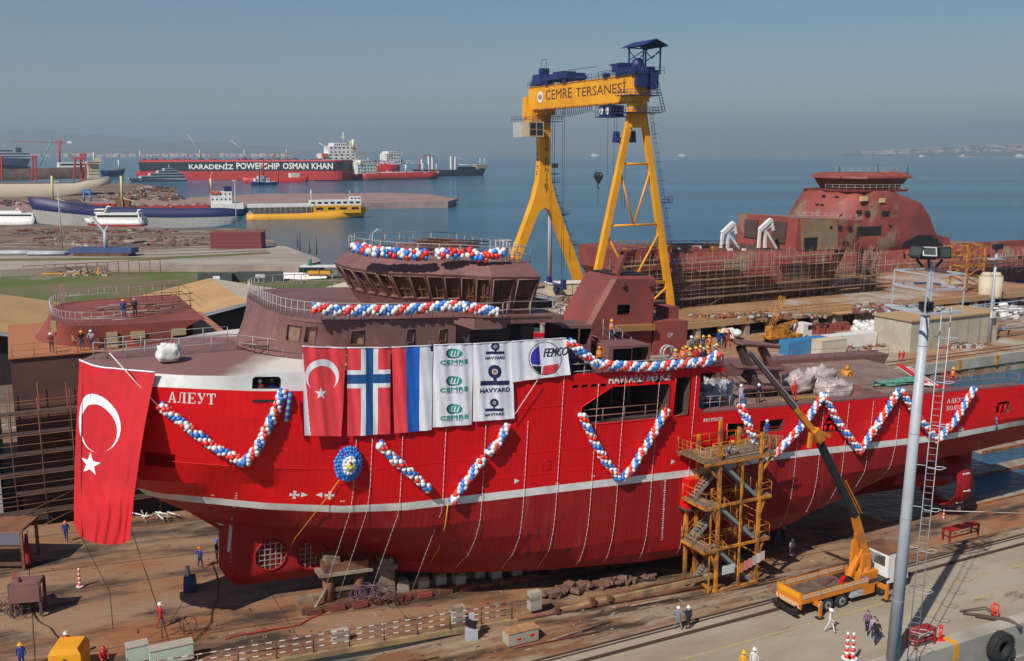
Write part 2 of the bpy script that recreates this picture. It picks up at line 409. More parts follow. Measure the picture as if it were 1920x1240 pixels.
# the red offshore vessel on the slipway
def stemx(z): return interp([(-.6, 9.6), (.2, 8.8), (1.2, 8.35), (4.3, 8.3), (4.5, 8.0), (7.35, 2.9), (9, 2.2), (12, 1.0), (16.7, -.7), (18, -.7)], z)
LV = [ # z, [(x, half breadth)...]
 (-.45, [(9.6, .1), (10.5, .25), (18, .5), (24, 3.2), (32, 5.6), (40, 7.0), (48, 7.0), (54, 5.0), (57, .05), (90, .05)]),
 (.1,   [(8.8, .1), (10, .35), (18, 1.2), (24, 4.6), (32, 6.9), (40, 8.1), (48, 8.1), (54, 6.6), (60, 2.2), (63, .1), (90, .1)]),
 (1.0,  [(8.35, .15), (10, .5), (17, 1.0), (20, 2.6), (26, 6.1), (34, 8.1), (42, 8.7), (50, 8.6), (56, 7.3), (62, 4.5), (67, .6), (90, .1)]),
 (2.4,  [(8.3, .2), (10, .5), (15, 1.0), (18, 2.7), (24, 7.0), (30, 8.4), (38, 8.85), (50, 8.95), (58, 8.1), (64, 6.3), (70, 2.6), (73, .3), (90, .1)]),
 (4.0,  [(8.3, .25), (10, .6), (13, 1.6), (15.5, 3.0), (18, 5.2), (22, 7.8), (28, 8.75), (36, 8.95), (56, 8.9), (64, 7.9), (70, 6.6), (76, 3.6), (80, .6), (90, .1)]),
 (5.6,  [(5.9, .0), (8, 1.9), (11, 4.3), (15, 7.0), (20, 8.6), (26, 8.95), (34, 9), (60, 9), (70, 8.5), (78, 7.6), (84, 6.6), (88, 6)]),
 (7.05, [(3.4, .0), (4.1, .9), (5.7, 2.3), (7.7, 3.7), (10.3, 5.6), (14.8, 7.9), (19, 8.9), (26, 9), (72, 9), (80, 8.7), (88, 8.1)]),
 (7.62, [(2.8, .0), (4.1, 1.7), (5.7, 2.7), (7.7, 4.1), (10.3, 6.0), (14.8, 8.2), (19, 9), (74, 9), (80, 8.85), (88, 8.5)]),
 (9.0,  [(2.2, .0), (2.7, 2.6), (5.4, 4.15), (9.6, 5.95), (11.6, 7.1), (14.6, 8.6), (17.5, 9), (80, 9), (88, 8.8)]),
 (10.5, [(1.6, .0), (2.1, 2.5), (5, 4.7), (9, 6.9), (12, 8.0), (15, 8.8), (18, 9), (80, 9), (88, 8.8)]),
 (12.15, [(.95, .0), (1.5, 2.5), (4.6, 5.0), (9, 7.4), (12, 8.4), (15, 8.9), (18, 9), (80, 9), (88, 8.8)]),
 (14.0, [(.3, .0), (.9, 2.5), (4, 5.2), (9, 8.0), (12, 8.65), (15, 9), (50, 9)]),
 (15.8, [(-.4, .0), (.1, 2.2), (1.1, 3.5), (3.34, 5.2), (6, 6.6), (9.1, 8.1), (12, 8.8), (15, 9), (50, 9)]),
 (16.6, [(-.7, .0), (-.2, 1.25), (.2, 2.2), (.9, 3.1), (1.95, 3.8), (3.4, 4.85), (7.76, 7.9), (12, 8.9), (15, 9), (50, 9)]),
]
def stripe_rise(x): return .55*min(1, max(0, (x-43)/8))+.4*min(1, max(0, (x-72)/10))
def zrow(i, x):
 z = LV[i][0]
 if i in (6, 7): z += stripe_rise(x)
 if i == 13: z += .45*min(1, max(0, (x-5)/6))
 return z
def hb(x, z):
 for i in range(len(LV)-1):
  z0, z1 = zrow(i, x), zrow(i+1, x)
  if z <= z1 or i == len(LV)-2:
   t = min(1, max(0, (z-z0)/(z1-z0)))
   return lerp(interp(LV[i][1], x), interp(LV[i+1][1], x), t)
def hull_pt(x, z, off=0.0): return Vector((x, -hb(x, z)-off, z))
def onhull(px, py, off=.05):
 lat = -9.0
 for _ in range(12):
  p = SP(px, py, lat); lat = lat*.5+.5*(-hb(p.x, p.z)-off)
 return SP(px, py, lat)
def hull_material(name, c1, c2, c3, rough):
 m = mat(name, c1, rough, 0, c2, .25, .35, .65, 8, col3=c3, scale3=.7, lo3=.55, hi3=.72, stretch=(1.3, 1, .18), bump=0, spec=.3)
 nt = m.node_tree; b = nt.nodes['Principled BSDF']
 tc = nd(nt, 'ShaderNodeTexCoord'); s = nd(nt, 'ShaderNodeSeparateXYZ'); c = nd(nt, 'ShaderNodeCombineXYZ')
 nt.links.new(tc.outputs['Object'], s.inputs[0]); nt.links.new(s.outputs[0], c.inputs[0]); nt.links.new(s.outputs[2], c.inputs[1])
 br = nd(nt, 'ShaderNodeTexBrick'); br.inputs['Scale'].default_value = 1; br.inputs['Mortar Size'].default_value = .018
 br.inputs['Brick Width'].default_value = 6.2; br.inputs['Row Height'].default_value = 2.3; br.inputs['Mortar Smooth'].default_value = .5
 nt.links.new(c.outputs[0], br.inputs[0])
 n = nd(nt, 'ShaderNodeTexNoise'); n.inputs['Scale'].default_value = .55; n.inputs['Detail'].default_value = 4
 nt.links.new(c.outputs[0], n.inputs[0])
 w = nd(nt, 'ShaderNodeTexWave'); w.inputs['Scale'].default_value = .72; w.inputs['Distortion'].default_value = .6; nt.links.new(c.outputs[0], w.inputs[0])
 a = nd(nt, 'ShaderNodeMath', operation='MULTIPLY_ADD'); a.inputs[1].default_value = -.25
 nt.links.new(br.outputs['Fac'], a.inputs[0]); nt.links.new(n.outputs[0], a.inputs[2])
 a2 = nd(nt, 'ShaderNodeMath', operation='MULTIPLY_ADD'); a2.inputs[1].default_value = .12
 nt.links.new(w.outputs['Fac'], a2.inputs[0]); nt.links.new(a.outputs[0], a2.inputs[2])
 bp = nd(nt, 'ShaderNodeBump'); bp.inputs['Strength'].default_value = .55; bp.inputs['Distance'].default_value = .09
 old = b.inputs['Base Color'].links[0].from_socket; sm = nd(nt, 'ShaderNodeMix', data_type='RGBA', blend_type='MULTIPLY'); sm.inputs[7].default_value = (.78, .78, .78, 1); nt.links.new(old, sm.inputs[6]); nt.links.new(br.outputs['Fac'], sm.inputs[0]); nt.links.new(sm.outputs[2], b.inputs['Base Color'])
 nt.links.new(a2.outputs[0], bp.inputs['Height']); nt.links.new(bp.outputs[0], b.inputs['Normal'])
 return m
M_RED = hull_material('topside_red', (.70, .006, .009), (.64, .006, .009), (.72, .012, .014), .45)
M_BOOT = hull_material('bottom_red', (.27, .009, .011), (.33, .014, .016), (.36, .05, .045), .5)
def turtle_mat():
 m = mat('forecastle_plating', (.205, .098, .085), .6); nt = m.node_tree; b = nt.nodes['Principled BSDF']
 tc = nd(nt, 'ShaderNodeTexCoord'); s = nd(nt, 'ShaderNodeSeparateXYZ'); nt.links.new(tc.outputs['Object'], s.inputs[0])
 n = nd(nt, 'ShaderNodeTexNoise'); n.inputs['Scale'].default_value = .6; n.inputs['Detail'].default_value = 6; nt.links.new(tc.outputs['Object'], n.inputs[0])
 a = nd(nt, 'ShaderNodeMath', operation='MULTIPLY_ADD'); a.inputs[1].default_value = 3.0; nt.links.new(n.outputs[0], a.inputs[0])
 k = nd(nt, 'ShaderNodeMath', operation='MULTIPLY_ADD'); k.inputs[1].default_value = .8; nt.links.new(s.outputs[1], k.inputs[0]); nt.links.new(s.outputs[0], k.inputs[2])
 k2 = nd(nt, 'ShaderNodeMath', operation='SUBTRACT'); k2.inputs[0].default_value = 0
 ab = nd(nt, 'ShaderNodeMath', operation='ABSOLUTE'); nt.links.new(s.outputs[1], ab.inputs[0]); nt.links.new(ab.outputs[0], k.inputs[0])
 nt.links.new(k.outputs[0], a.inputs[2])
 r = nd(nt, 'ShaderNodeMapRange'); r.inputs[1].default_value = 14.2; r.inputs[2].default_value = 17.2; nt.links.new(a.outputs[0], r.inputs[0])
 x = nd(nt, 'ShaderNodeMix', data_type='RGBA'); x.inputs[6].default_value = (.22, .11, .10, 1); x.inputs[7].default_value = (.6, .58, .55, 1)
 nt.links.new(r.outputs[0], x.inputs[0]); nt.links.new(x.outputs[2], b.inputs['Base Color']); return m
M_TURTLE = turtle_mat()
INN = [(0, .02), (1.2, .5), (5.4, 1.6), (9.2, 1.5), (10.3, 2.5), (11.7, 4.9), (12.7, 6.2), (14, 8.0), (16, 8.9), (40, 8.95)]
def fwdx(u, z):
 s = stemx(z); return u+(s)*(1-u/20.0) if u < 20 else u
ship = root('offshore_vessel', MS, 'red offshore vessel on the slipway with balloon garlands and flags on its side', 'ship')
us = [0, .15, .35, .6, .9, 1.3, 1.8, 2.4, 3.2, 4, 5, 6, 7, 8, 9, 10, 11, 12, 13, 14, 15, 16, 17, 18, 19, 20] + [20+i*1.0 for i in range(1, 69)]
h = B(); bm = h.bm
UWD = len(LV)
for side in (-1, 1):
 V = []
 for u in us:
  col = []
  for i in range(UWD):
   z0 = LV[i][0]; x = fwdx(u, z0); z = zrow(i, x)
   col.append(bm.verts.new((x, side*(0 if u == 0 and i > 4 else interp(LV[i][1], x)), z)))
  x = fwdx(u, 17.3); zi = interp([(0, 16.75), (6, 17.1), (12, 17.35), (40, 17.4)], x)
  col.append(bm.verts.new((x, side*min(interp(INN, x), 9), zi)))
  V.append(col)
 for a in range(len(us)-1):
  xm = (us[a]+us[a+1])/2
  for i in range(UWD):
   if i >= 10 and xm > (43 if i < 12 else 31.0): continue
   if i == 12 and xm > 31: continue
   if side > 0 and i >= 8 and xm > 78: continue
   q = (V[a][i], V[a+1][i], V[a+1][i+1], V[a][i+1])
   try: f = bm.faces.new(q if side < 0 else q[::-1])
   except ValueError: continue
   f.smooth = True
   f.material_index = 1 if i < 6 else 2 if i == 6 else 0 if i < 12 else (2 if i == 12 and xm < 14 else 0 if i == 12 else 3)
   if i == 13 and xm > 14.5: f.material_index = 0
 for i in range(10 if side < 0 else 8):
  q = (V[-1][i], V[-1][i+1]); p = [Vector((v.co.x, 0 if i < 8 else -7, v.co.z)) for v in q]
  f = bm.faces.new((q[0], q[1], bm.verts.new(p[1]), bm.verts.new(p[0]))); f.material_index = 1 if i < 6 else 2 if i == 6 else 0
bmesh.ops.remove_doubles(bm, verts=bm.verts, dist=.001)
bm.normal_update()
bmesh.ops.dissolve_degenerate(bm, edges=bm.edges, dist=.001)
for e in bm.edges:
 if len(e.link_faces) == 2 and abs(e.verts[0].co.z-e.verts[1].co.z) < .6*abs(e.verts[0].co.x-e.verts[1].co.x)+.25:
  if e.calc_face_angle(0) > math.radians(11) and e.link_faces[0].normal.length: e.smooth = False
near = lambda c: c.y < -1.0
SIDEC = lambda c: c.y < -5
OPEN = [[(32.6, 12.0), (40.45, 12.05), (40.45, 14.5), (40.2, 14.75), (35.2, 14.8), (32.6, 13.4)],
  [(40.95, 12.1), (42.38, 12.15), (42.38, 15.15), (40.95, 15.2)],
  [(46.4, 10.05), (48.15, 10.0), (48.15, 11.0), (46.4, 11.1)],
  [(49.78, 10.1), (52.25, 10.1), (52.25, 11.08), (49.78, 11.05)],
  [(56.8, 9.5), (58.6, 9.5), (58.6, 10.3), (58.2, 10.85), (57.2, 10.85), (56.8, 10.3)],
  [(78.8, 9.55), (80.5, 9.55), (80.8, 9.85), (80.7, 10.6), (80.2, 10.8), (79.0, 10.7), (78.65, 10.3)]]
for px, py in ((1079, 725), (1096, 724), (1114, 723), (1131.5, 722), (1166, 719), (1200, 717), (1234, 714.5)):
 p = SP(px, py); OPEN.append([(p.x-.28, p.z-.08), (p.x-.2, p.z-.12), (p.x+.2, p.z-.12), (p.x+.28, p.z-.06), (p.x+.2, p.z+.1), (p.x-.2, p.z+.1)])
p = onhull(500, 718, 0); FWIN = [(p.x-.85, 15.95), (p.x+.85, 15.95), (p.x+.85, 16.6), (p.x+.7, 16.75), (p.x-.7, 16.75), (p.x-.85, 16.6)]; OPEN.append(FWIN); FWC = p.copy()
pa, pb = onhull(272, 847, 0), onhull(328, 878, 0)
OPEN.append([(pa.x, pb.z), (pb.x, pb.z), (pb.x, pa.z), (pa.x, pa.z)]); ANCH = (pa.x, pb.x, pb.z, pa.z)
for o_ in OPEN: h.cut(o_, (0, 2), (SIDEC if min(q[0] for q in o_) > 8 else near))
h.build('hull', [M_RED, M_BOOT, M_WHITE, M_TURTLE], ship, recalc=False)
hull = bpy.data.objects['hull']
def rr(b, poly, depth, latf, mi=0, back=1):
 P0 = [Vector((x, latf(x, z), z)) for x, z in poly]; P1 = [p+Vector((0, depth, 0)) for p in P0]
 n = len(poly)
 for i in range(n): b.face([P0[i], P0[(i+1) % n], P1[(i+1) % n], P1[i]], mi)
 if back is not None: b.face(P1, back)
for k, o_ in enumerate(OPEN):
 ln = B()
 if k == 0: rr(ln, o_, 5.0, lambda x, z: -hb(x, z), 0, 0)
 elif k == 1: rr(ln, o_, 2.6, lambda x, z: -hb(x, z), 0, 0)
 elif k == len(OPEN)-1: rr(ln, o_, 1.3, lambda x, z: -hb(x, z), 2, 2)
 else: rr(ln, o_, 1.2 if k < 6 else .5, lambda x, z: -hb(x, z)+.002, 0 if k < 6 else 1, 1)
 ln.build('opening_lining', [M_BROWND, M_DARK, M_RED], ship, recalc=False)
b = B()
for x in (34.4, 36.0, 37.6, 39.2): b.bb(x-.08, x+.08, -5.3, -4.05, 12.05, 14.7)
b.bb(37.9, 38.7, -4.4, -4.1, 12.6, 14.0, 1)
b.bb(41.3, 41.36, -7, -6.6, 12.2, 15); b.build('inner_frames', [M_BROWN, M_DARK], ship)
b = B(); railing(b, [(32.7, -8.8, 12.05), (40.35, -8.8, 12.1)], 1.05, 1.9, .04); b.build('opening_rail', M_RAILR, ship)
b = B()
for o_ in OPEN[:2]:
 pts = [Vector((x, -hb(x, z)-.02, z)) for x, z in o_]; b.pipe(pts+[pts[0]], .045, 4)
b.build('opening_rim', M_RED, ship)
d = B()
def deckstrip(z, xs, mi, ins=0.05, f=None):
 prev = None
 for x in xs:
  y = (f(x) if f else hb(x, z))-ins
  cur = [d.bm.verts.new((x, -y, z)), d.bm.verts.new((x, y, z))]
  if prev:
   g = d.bm.faces.new((prev[0], cur[0], cur[1], prev[1])); g.material_index = mi
  prev = cur
prev = None
for u in [0, .5, 1, 2, 3, 4, 5, 6, 7, 8, 9, 10, 11, 12, 13, 14, 16, 20, 26, 31.2]:
 x = fwdx(u, 17.3) if u < 20 else u
 zi = interp([(0, 16.75), (6, 17.1), (12, 17.35), (40, 17.4)], x); y = min(interp(INN, x), 9)
 cur = [d.bm.verts.new((x, -y, zi)), d.bm.verts.new((x, y, zi))]
 if prev:
  try: d.bm.faces.new((prev[0], cur[0], cur[1], prev[1]))
  except ValueError: pass
 prev = cur
deckstrip(15.5, [31.0, 34, 38, 42, 45.6], 0)
deckstrip(12.0, [30, 36, 42], 1, .2)
deckstrip(11.05, [42.0, 50, 60, 66], 2, .3)
d.face([(66, -8.75, 12), (81.8, -8.75, 12), (81.8, -7.0, 12), (72.3, -7.0, 12), (66, -7.0, 12)], 2); d.face([(66, -7.0, 12), (72.3, -7.0, 12), (76.4, .6, 12), (78, 4, 12), (78, 8.8, 12), (66, 8.8, 12)], 2)
for a_, c_ in (((81.8, -7), (72.3, -7)), ((72.3, -7), (76.4, .6)), ((76.4, .6), (78, 4)), ((78, 4), (78, 8.9))): d.face([(*a_, 12), (*c_, 12), (*c_, 8.6), (*a_, 8.6)], 0)
deckstrip(8.7, [72, 80, 88], 1, .1)
d.face([(31.1, -8.98, 15.5), (31.1, 8.98, 15.5), (31.1, 8.98, 17.4), (31.1, -8.98, 17.4)])
d.face([(66, -8.7, 11.05), (66, 8.7, 11.05), (66, 8.7, 12.0), (66, -8.7, 12.0)])
M_DECK = mat('steel_deck', (.27, .17, .14), .75, 0, (.2, .115, .09), .4, .4, .6, 8, col3=(.3, .22, .17), scale3=.9, lo3=.55, hi3=.7)
d.build('deck', [M_BROWN, M_BROWND, M_DECK], ship)
b = B()
b.bb(43.3, 82.4, -8.98, -7.9, 12.15, 12.28, 1); b.bb(43.3, 78, 7.9, 8.98, 12.15, 12.28, 1)
b.bb(43.3, 66, -7.95, -7.85, 11.05, 12.15, 1)
b.build('cargo_rail', [M_RED, M_BROWN], ship)
b = B(); b.bb(31.0, 45.6, -9.02, -8.6, 15.38, 15.83); b.bb(43.0, 45.6, -8.6, 8.8, 15.4, 15.55); b.bb(31, 45.6, 8.6, 9.02, 15.38, 15.83)
b.bb(42.95, 43.3, -9.03, -8.1, 12.0, 15.6); b.build('forecastle_deck_edge', M_RED, ship)
b = B()
b.loft([[(43.3, -9.0, 12.2), (43.3, -9.0, 13.0), (43.42, -9.0, 12.6), (44.0, -9.0, 12.25)], [(43.3, -8.8, 12.2), (43.3, -8.8, 13.0), (43.42, -8.8, 12.6), (44.0, -8.8, 12.25)]])
b.bb(43.2, 44.3, -6.4, -6.2, 11.1, 15.4, 1); b.bb(43.35, 44.0, -6.45, -6.42, 11.3, 15.0, 2)
for k in range(4): b.bb(43.4, 43.95, -6.5, -6.4, 11.8+k*.8, 12.2+k*.8, 1)
b.build('bulwark_bracket', [M_RED, M_BROWN, M_DARK], ship)
b = B(); b.bb(81.5, 82.5, -9.0, -8.85, 11.2, 12.25); b.bb(82.5, 84, -8.95, -8.8, 11.2, 11.6); b.build('stern_bulwark', [M_RED, M_BROWN], ship)
b = B()
for x in (78.95, 79.7, 80.35): b.tube((x, -8.75, 9.55), (x, -8.75, 10.4), .14, 8)
b.bb(78.8, 80.6, -8.85, -8.6, 10.3, 10.45); b.bb(78.8, 80.6, -8.85, -8.6, 9.5, 9.62)
for x in (57.2, 57.9, 58.3): b.tube((x, -8.75, 9.5), (x, -8.75, 10.1), .16, 8)
b.bb(56.8, 58.6, -8.95, -8.7, 10.25, 10.33)
b.build('fairlead', M_RED, ship)
T1, T2 = (11.75, 1.93), (14.75, 1.62)
sk = B()
SKR = [(8.3, 4.6), (8.3, 1.1), (8.5, .6), (9.0, .2), (10.2, -.12), (13.5, -.18), (17.5, .1), (17.5, 4.6)]
def sky_(x): return interp([(8.3, .25), (8.9, .75), (10, 1.0), (20, 1.5)], x)
for sd in (-1, 1):
 for i in range(24):
  xa, xb = 8.3+i*.3833, 8.3+(i+1)*.3833
  bot = lambda x: interp([(8.3, 1.1), (8.5, .6), (9.0, .2), (10.2, -.12), (13.5, -.18), (17.5, .1)], x)
  for j in range(6):
   q = []
   for x, t in ((xa, j/6), (xb, j/6), (xb, (j+1)/6), (xa, (j+1)/6)):
    z = lerp(bot(x), 4.6, t); q.append(Vector((x, sd*sky_(x)*(.62 if j == 0 and t == 0 else 1), z)))
   sk.face(q if sd < 0 else q[::-1], 0).smooth = True
xs_ = [8.3+i*.3833 for i in range(25)]
for a, c in zip(xs_, xs_[1:]): sk.face([(a, -sky_(a)*.62, bot(a)), (a, sky_(a)*.62, bot(a)), (c, sky_(c)*.62, bot(c)), (c, -sky_(c)*.62, bot(c))])
sk.face([(8.3, -.25, 1.1), (8.3, -.25, 4.6), (8.3, .25, 4.6), (8.3, .25, 1.1)])
bmesh.ops.remove_doubles(sk.bm, verts=sk.bm.verts, dist=.002)
circ = lambda c, r, n=20: [(c[0]+r*math.cos(k*math.tau/n), c[1]+r*math.sin(k*math.tau/n)) for k in range(n)]
for t_ in (T1, T2): sk.cut(circ(t_, 1.13), (0, 2), lambda c: True)
sk.build('thruster_skeg', [M_BOOT], ship, recalc=False)
for t_ in (T1, T2):
 b = B(); c_ = circ(t_, 1.14, 24)
 b.loft([[(x, -sky_(x)-.03, z) for x, z in c_], [(x, sky_(x)+.03, z) for x, z in c_]], False, smooth=True)
 tn = b.build('thruster_tunnel', M_BOOT, ship)
 b = B()
 b.pipe([(x, -sky_(x)-.04, z) for x, z in c_]+[(c_[0][0], -sky_(c_[0][0])-.04, c_[0][1])], .07, 4, mi=1)
 for k in range(-2, 3):
  hgt = math.sqrt(1.14**2-(k*.4)**2)
  b.beam((t_[0]+k*.4, -.9, t_[1]-hgt), (t_[0]+k*.4, -.9, t_[1]+hgt), .05, .12)
  b.beam((t_[0]-hgt, -.95, t_[1]+k*.4), (t_[0]+hgt, -.95, t_[1]+k*.4), .04, .05)
 b.bb(t_[0]-.5, t_[0]+.5, .2, .6, t_[1]-.5, t_[1]+.5, 2)
 b.build('grating', [M_RAIL, M_BOOT, M_DARK], tn)
b = B(); p = [SP(397, 975, -.6), SP(420, 977, -.6), SP(425, 986, -.6), SP(412, 985, -.6)]; b.loft([p, [q+Vector((0, .08, 0)) for q in p]]); b.build('anode_plate', M_WHITE, ship)
b = B()
b.loft([[(60, -.5, .3), (60, .5, .3), (60, .5, 2.2), (60, -.5, 2.2)], [(70, -.5, .2), (70, .5, .2), (70, .5, 4.2), (70, -.5, 4.2)], [(76, -.35, 1.5), (76, .35, 1.5), (76, .35, 5.6), (76, -.35, 5.6)], [(82, -.3, 3.5), (82, .3, 3.5), (82, .3, 6.2), (82, -.3, 6.2)]])
b.build('centre_skeg', M_BOOT, ship)
for lat in (-4.6, 4.6):
 nz = B(); n = 32
 pc = SP(1768, 893, lat) if lat < 0 else None
 if lat < 0: NZ = (pc.x, pc.z)
 cx_, cz_ = NZ[0]+.3, NZ[1]-.35
 r_ = []
 for x, ra in ((cx_-1.1, 2.4), (cx_-.2, 2.7), (cx_+1.2, 2.5), (cx_+1.2, 2.38), (cx_, 2.25), (cx_-1.1, 2.34)):
  r_.append([(x, lat+ra*math.sin(k*math.tau/n), cz_+ra*math.cos(k*math.tau/n)) for k in range(n)])
 nz.loft(r_+[r_[0]], False, smooth=True)
 nzo = nz.build('nozzle', M_BOOT, ship)
 b = B()
 for k in (-.5, .15, .75):
  b = B(); yy = lat-math.cos(k)*2.62; zz = cz_-math.sin(k)*2.62; b.bb(cx_-.4, cx_+.5, yy-.08, yy+.08, zz-.06, zz+.06); b.build('anode', M_WHITE, nzo)
 b = B(); b.pipe([(cx_-8, lat, cz_+1.2), (cx_-3, lat, cz_+.4), (cx_-.6, lat, cz_), (cx_+.6, lat, cz_)], .95, 12, .5); b.build('shaft_boss', M_BOOT, ship)
 b = B(); b.bb(cx_-.6, cx_+.7, lat-.3, lat+.3, cz_+2.2, cz_+3.6); b.build('nozzle_strut', M_BOOT, ship)
b = B(); p0, p1 = SP(1279, 895, -9.0), SP(1302, 945, -9.0); b.bb(p0.x, p1.x, -9.9, -8.9, p1.z, p0.z, taper=.9); b.bb(p0.x-.2, p1.x+.2, -10.1, -9, p1.z-.12, p1.z, 1)
b.build('side_box', [M_RED, M_BROWND], ship)
# superstructure of the red vessel
def plan(half, z, back):
 near = [(x, -y, z) for x, y in half]; far = [(x, y, z) for x, y in half[::-1]]
 return near+[(back, -half[-1][1], z), (back, half[-1][1], z)]+far
def smooth_half(pts, n=4):
 out = []
 for i in range(len(pts)-1):
  p0 = pts[max(i-1, 0)]; p1 = pts[i]; p2 = pts[i+1]; p3 = pts[min(i+2, len(pts)-1)]
  for k in range(n):
   t = k/n; out.append(tuple(.5*(2*p1[j]+(p2[j]-p0[j])*t+(2*p0[j]-5*p1[j]+4*p2[j]-p3[j])*t*t+(3*p1[j]-p0[j]-3*p2[j]+p3[j])*t**3) for j in (0, 1)))
 return out+[pts[-1]]
FOOT = smooth_half([(9.4, .01), (9.7, 1.6), (10.5, 3.6), (11.9, 5.6), (14.0, 7.5), (17.3, 8.85)])
TOP = smooth_half([(11.0, .01), (10.95, 1.8), (11.1, 3.8), (11.7, 6.3), (13.2, 8.1), (16.4, 9.0)])
ZF, ZD = 17.36, 20.2
h = B()
def ringat(t, ext=0):
 return [(lerp(a[0], b_[0], t), lerp(a[1], b_[1], t)) for a, b_ in zip(FOOT, TOP)]
rows = [0, .25, .5, .75, 1]
for sd in (-1, 1):
 rg = [[(x, sd*y, lerp(ZF, ZD, t)) for x, y in ringat(t)]+[(19, sd*9.0 if t == 1 else sd*lerp(8.9, 9, t), lerp(ZF, ZD, t)), (22.3, sd*lerp(8.95, 9, t), lerp(ZF, ZD, t))] for t in rows]
 h.loft(rg if sd > 0 else [r for r in rg], False, smooth=True, closed=False)
WND = [((663, 622), (685, 648)), ((763, 618), (776, 642)), ((824, 618), (837, 640)), ((542, 610), (560, 641)), ((574, 612), (590, 645))]
wz = []
for (a, c) in WND:
 la = -9.0 if a[0] > 640 else (-6.3 if a[0] < 560 else -7.3)
 p, q = SP(a[0], a[1], la), SP(c[0], c[1], la); wz.append((p.x, q.x, q.z, p.z, la))
 h.cut([(p.x, q.z), (q.x, q.z), (q.x, p.z), (p.x, p.z)], (0, 2), lambda c_: c_.y < -3)
h.build('deckhouse', M_BROWN, ship)
def side_lat(x, z):
 t = (z-ZF)/(ZD-ZF); r_ = ringat(t);
 if x >= r_[-1][0]: return 9.0 if x > 18 else lerp(r_[-1][1], 9, (x-r_[-1][0])/(18-r_[-1][0]+1e-6))
 return interp(r_, x) if x > r_[0][0] else 0
for (x0, x1, z0, z1, la) in wz:
 b = B(); poly = [(x0, z0), (x1, z0), (x1, z1), (x0, z1)]
 rr(b, poly, .28, lambda x, z: -side_lat(x, z)-.03, 0, 1)
 b.pipe([(x, -side_lat(x, z)-.02, z) for x, z in poly]+[(x0, -side_lat(x0, z0)-.02, z0)], .035, 4, mi=0)
 b.build('window', [M_BROWN, mat('primed_window_plate', (.30, .19, .14), .7, 0, (.2, .11, .08), .8)], ship, recalc=False)
b = B()
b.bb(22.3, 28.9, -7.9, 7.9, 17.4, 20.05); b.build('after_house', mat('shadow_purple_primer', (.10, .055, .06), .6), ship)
b = B(); b.loft([[(22.3, -8.98, 17.4), (22.3, -7.9, 17.4), (22.3, -7.9, 20.2), (22.3, -8.98, 20.2)], [(22.9, -8.2, 17.4), (22.9, -7.9, 17.4), (23.6, -7.9, 20.2), (23.8, -8.98, 20.2)]]); b.build('house_corner', M_BROWN, ship)
p, q = SP(860, 609, -8.0), SP(879, 648, -8.0)
b = B(); b.bb(p.x, q.x, -8.06, -7.9, 17.45, p.z); dr = b.build('door', M_WHITE, ship)
b = B(); b.bb(p.x+.22, q.x-.2, -8.09, -8.05, p.z-.95, p.z-.25); b.build('window', M_GLASS, dr)
b = B(); b.bb(27.0, 27.8, -7.95, -7.88, 18.2, 19.5); b.build('porthole_door', M_DARK, ship)
b = B(); b.bb(20.3, 20.7, -9.2, -9.0, 18.0, 18.75); b.bb(20.38, 20.62, -9.22, -9.19, 18.1, 18.6, 1); b.build('vent_box', [M_BROWN, M_DARK], ship)
b = B(); b.pipe([(9.6, -3.6, 17.95)]+[(x+.05, -y-.08, 17.95) for x, y in FOOT if y > 3.6]+[(22, -9.06, 17.95)], .05, 4); b.pipe([(x-.05, -y-.06, 17.72) for x, y in FOOT if y > 1], .03, 4); b.build('handrail', M_BROWND, ship)
p0, p1 = LP(453, 640, 17.6), LP(485, 583, 19.9)
b = B(); b.beam((9.75, .4, 17.6), (10.85, 1.3, 20.0), .28, .12); b.build('front_fender', M_BROWND, ship)
EDGE = TOP+[(19.0, 9.05), (22.0, 9.05), (23.2, 9.7), (25.4, 9.7), (26.0, 9.2), (29.6, 9.2), (30.6, 8.6)]
b = B(); rg = [[(x, y, 20.05) for x, y, _ in plan(EDGE, 0, 30.8)], [(x, y, 20.24) for x, y, _ in plan(EDGE, 0, 30.8)]]
b.loft(rg); b.build('bridge_deck', M_BROWN, ship)
b = B()
for sd in (-1, 1):
 P_ = [(22.0, 9.07), (23.3, 9.75), (25.4, 9.75), (26.0, 9.25)]
 for (a, c) in zip(P_, P_[1:]): b.loft([[(a[0], sd*a[1], 19.55 if a[0] > 23 else 19.95), (a[0], sd*a[1], 20.3), (a[0], sd*(a[1]-.12), 20.3), (a[0], sd*(a[1]-.12), 19.6 if a[0] > 23 else 19.95)], [(c[0], sd*c[1], 19.55), (c[0], sd*c[1], 20.3), (c[0], sd*(c[1]-.12), 20.3), (c[0], sd*(c[1]-.12), 19.6)]])
 b.bb(26.0, 30.6, sd*9.2, sd*9.0, 19.8, 20.3)
b.build('wing_edge_plate', M_BROWN, ship)
FT = [(18.6, 0), (18.9, 2.2), (20.3, 5.0), (24.0, 5.9), (25.4, 7.7), (28.6, 7.7)]
EV = [(16.9, 0), (17.05, 2.0), (18.6, 5.6), (23.3, 7.2), (25.0, 8.6), (28.9, 8.6)]
RF = [(17.8, 0), (18.0, 1.8), (19.4, 4.8), (23.6, 6.2), (25.3, 7.5), (28.5, 7.5)]
ZE, ZR = 23.0, 23.85
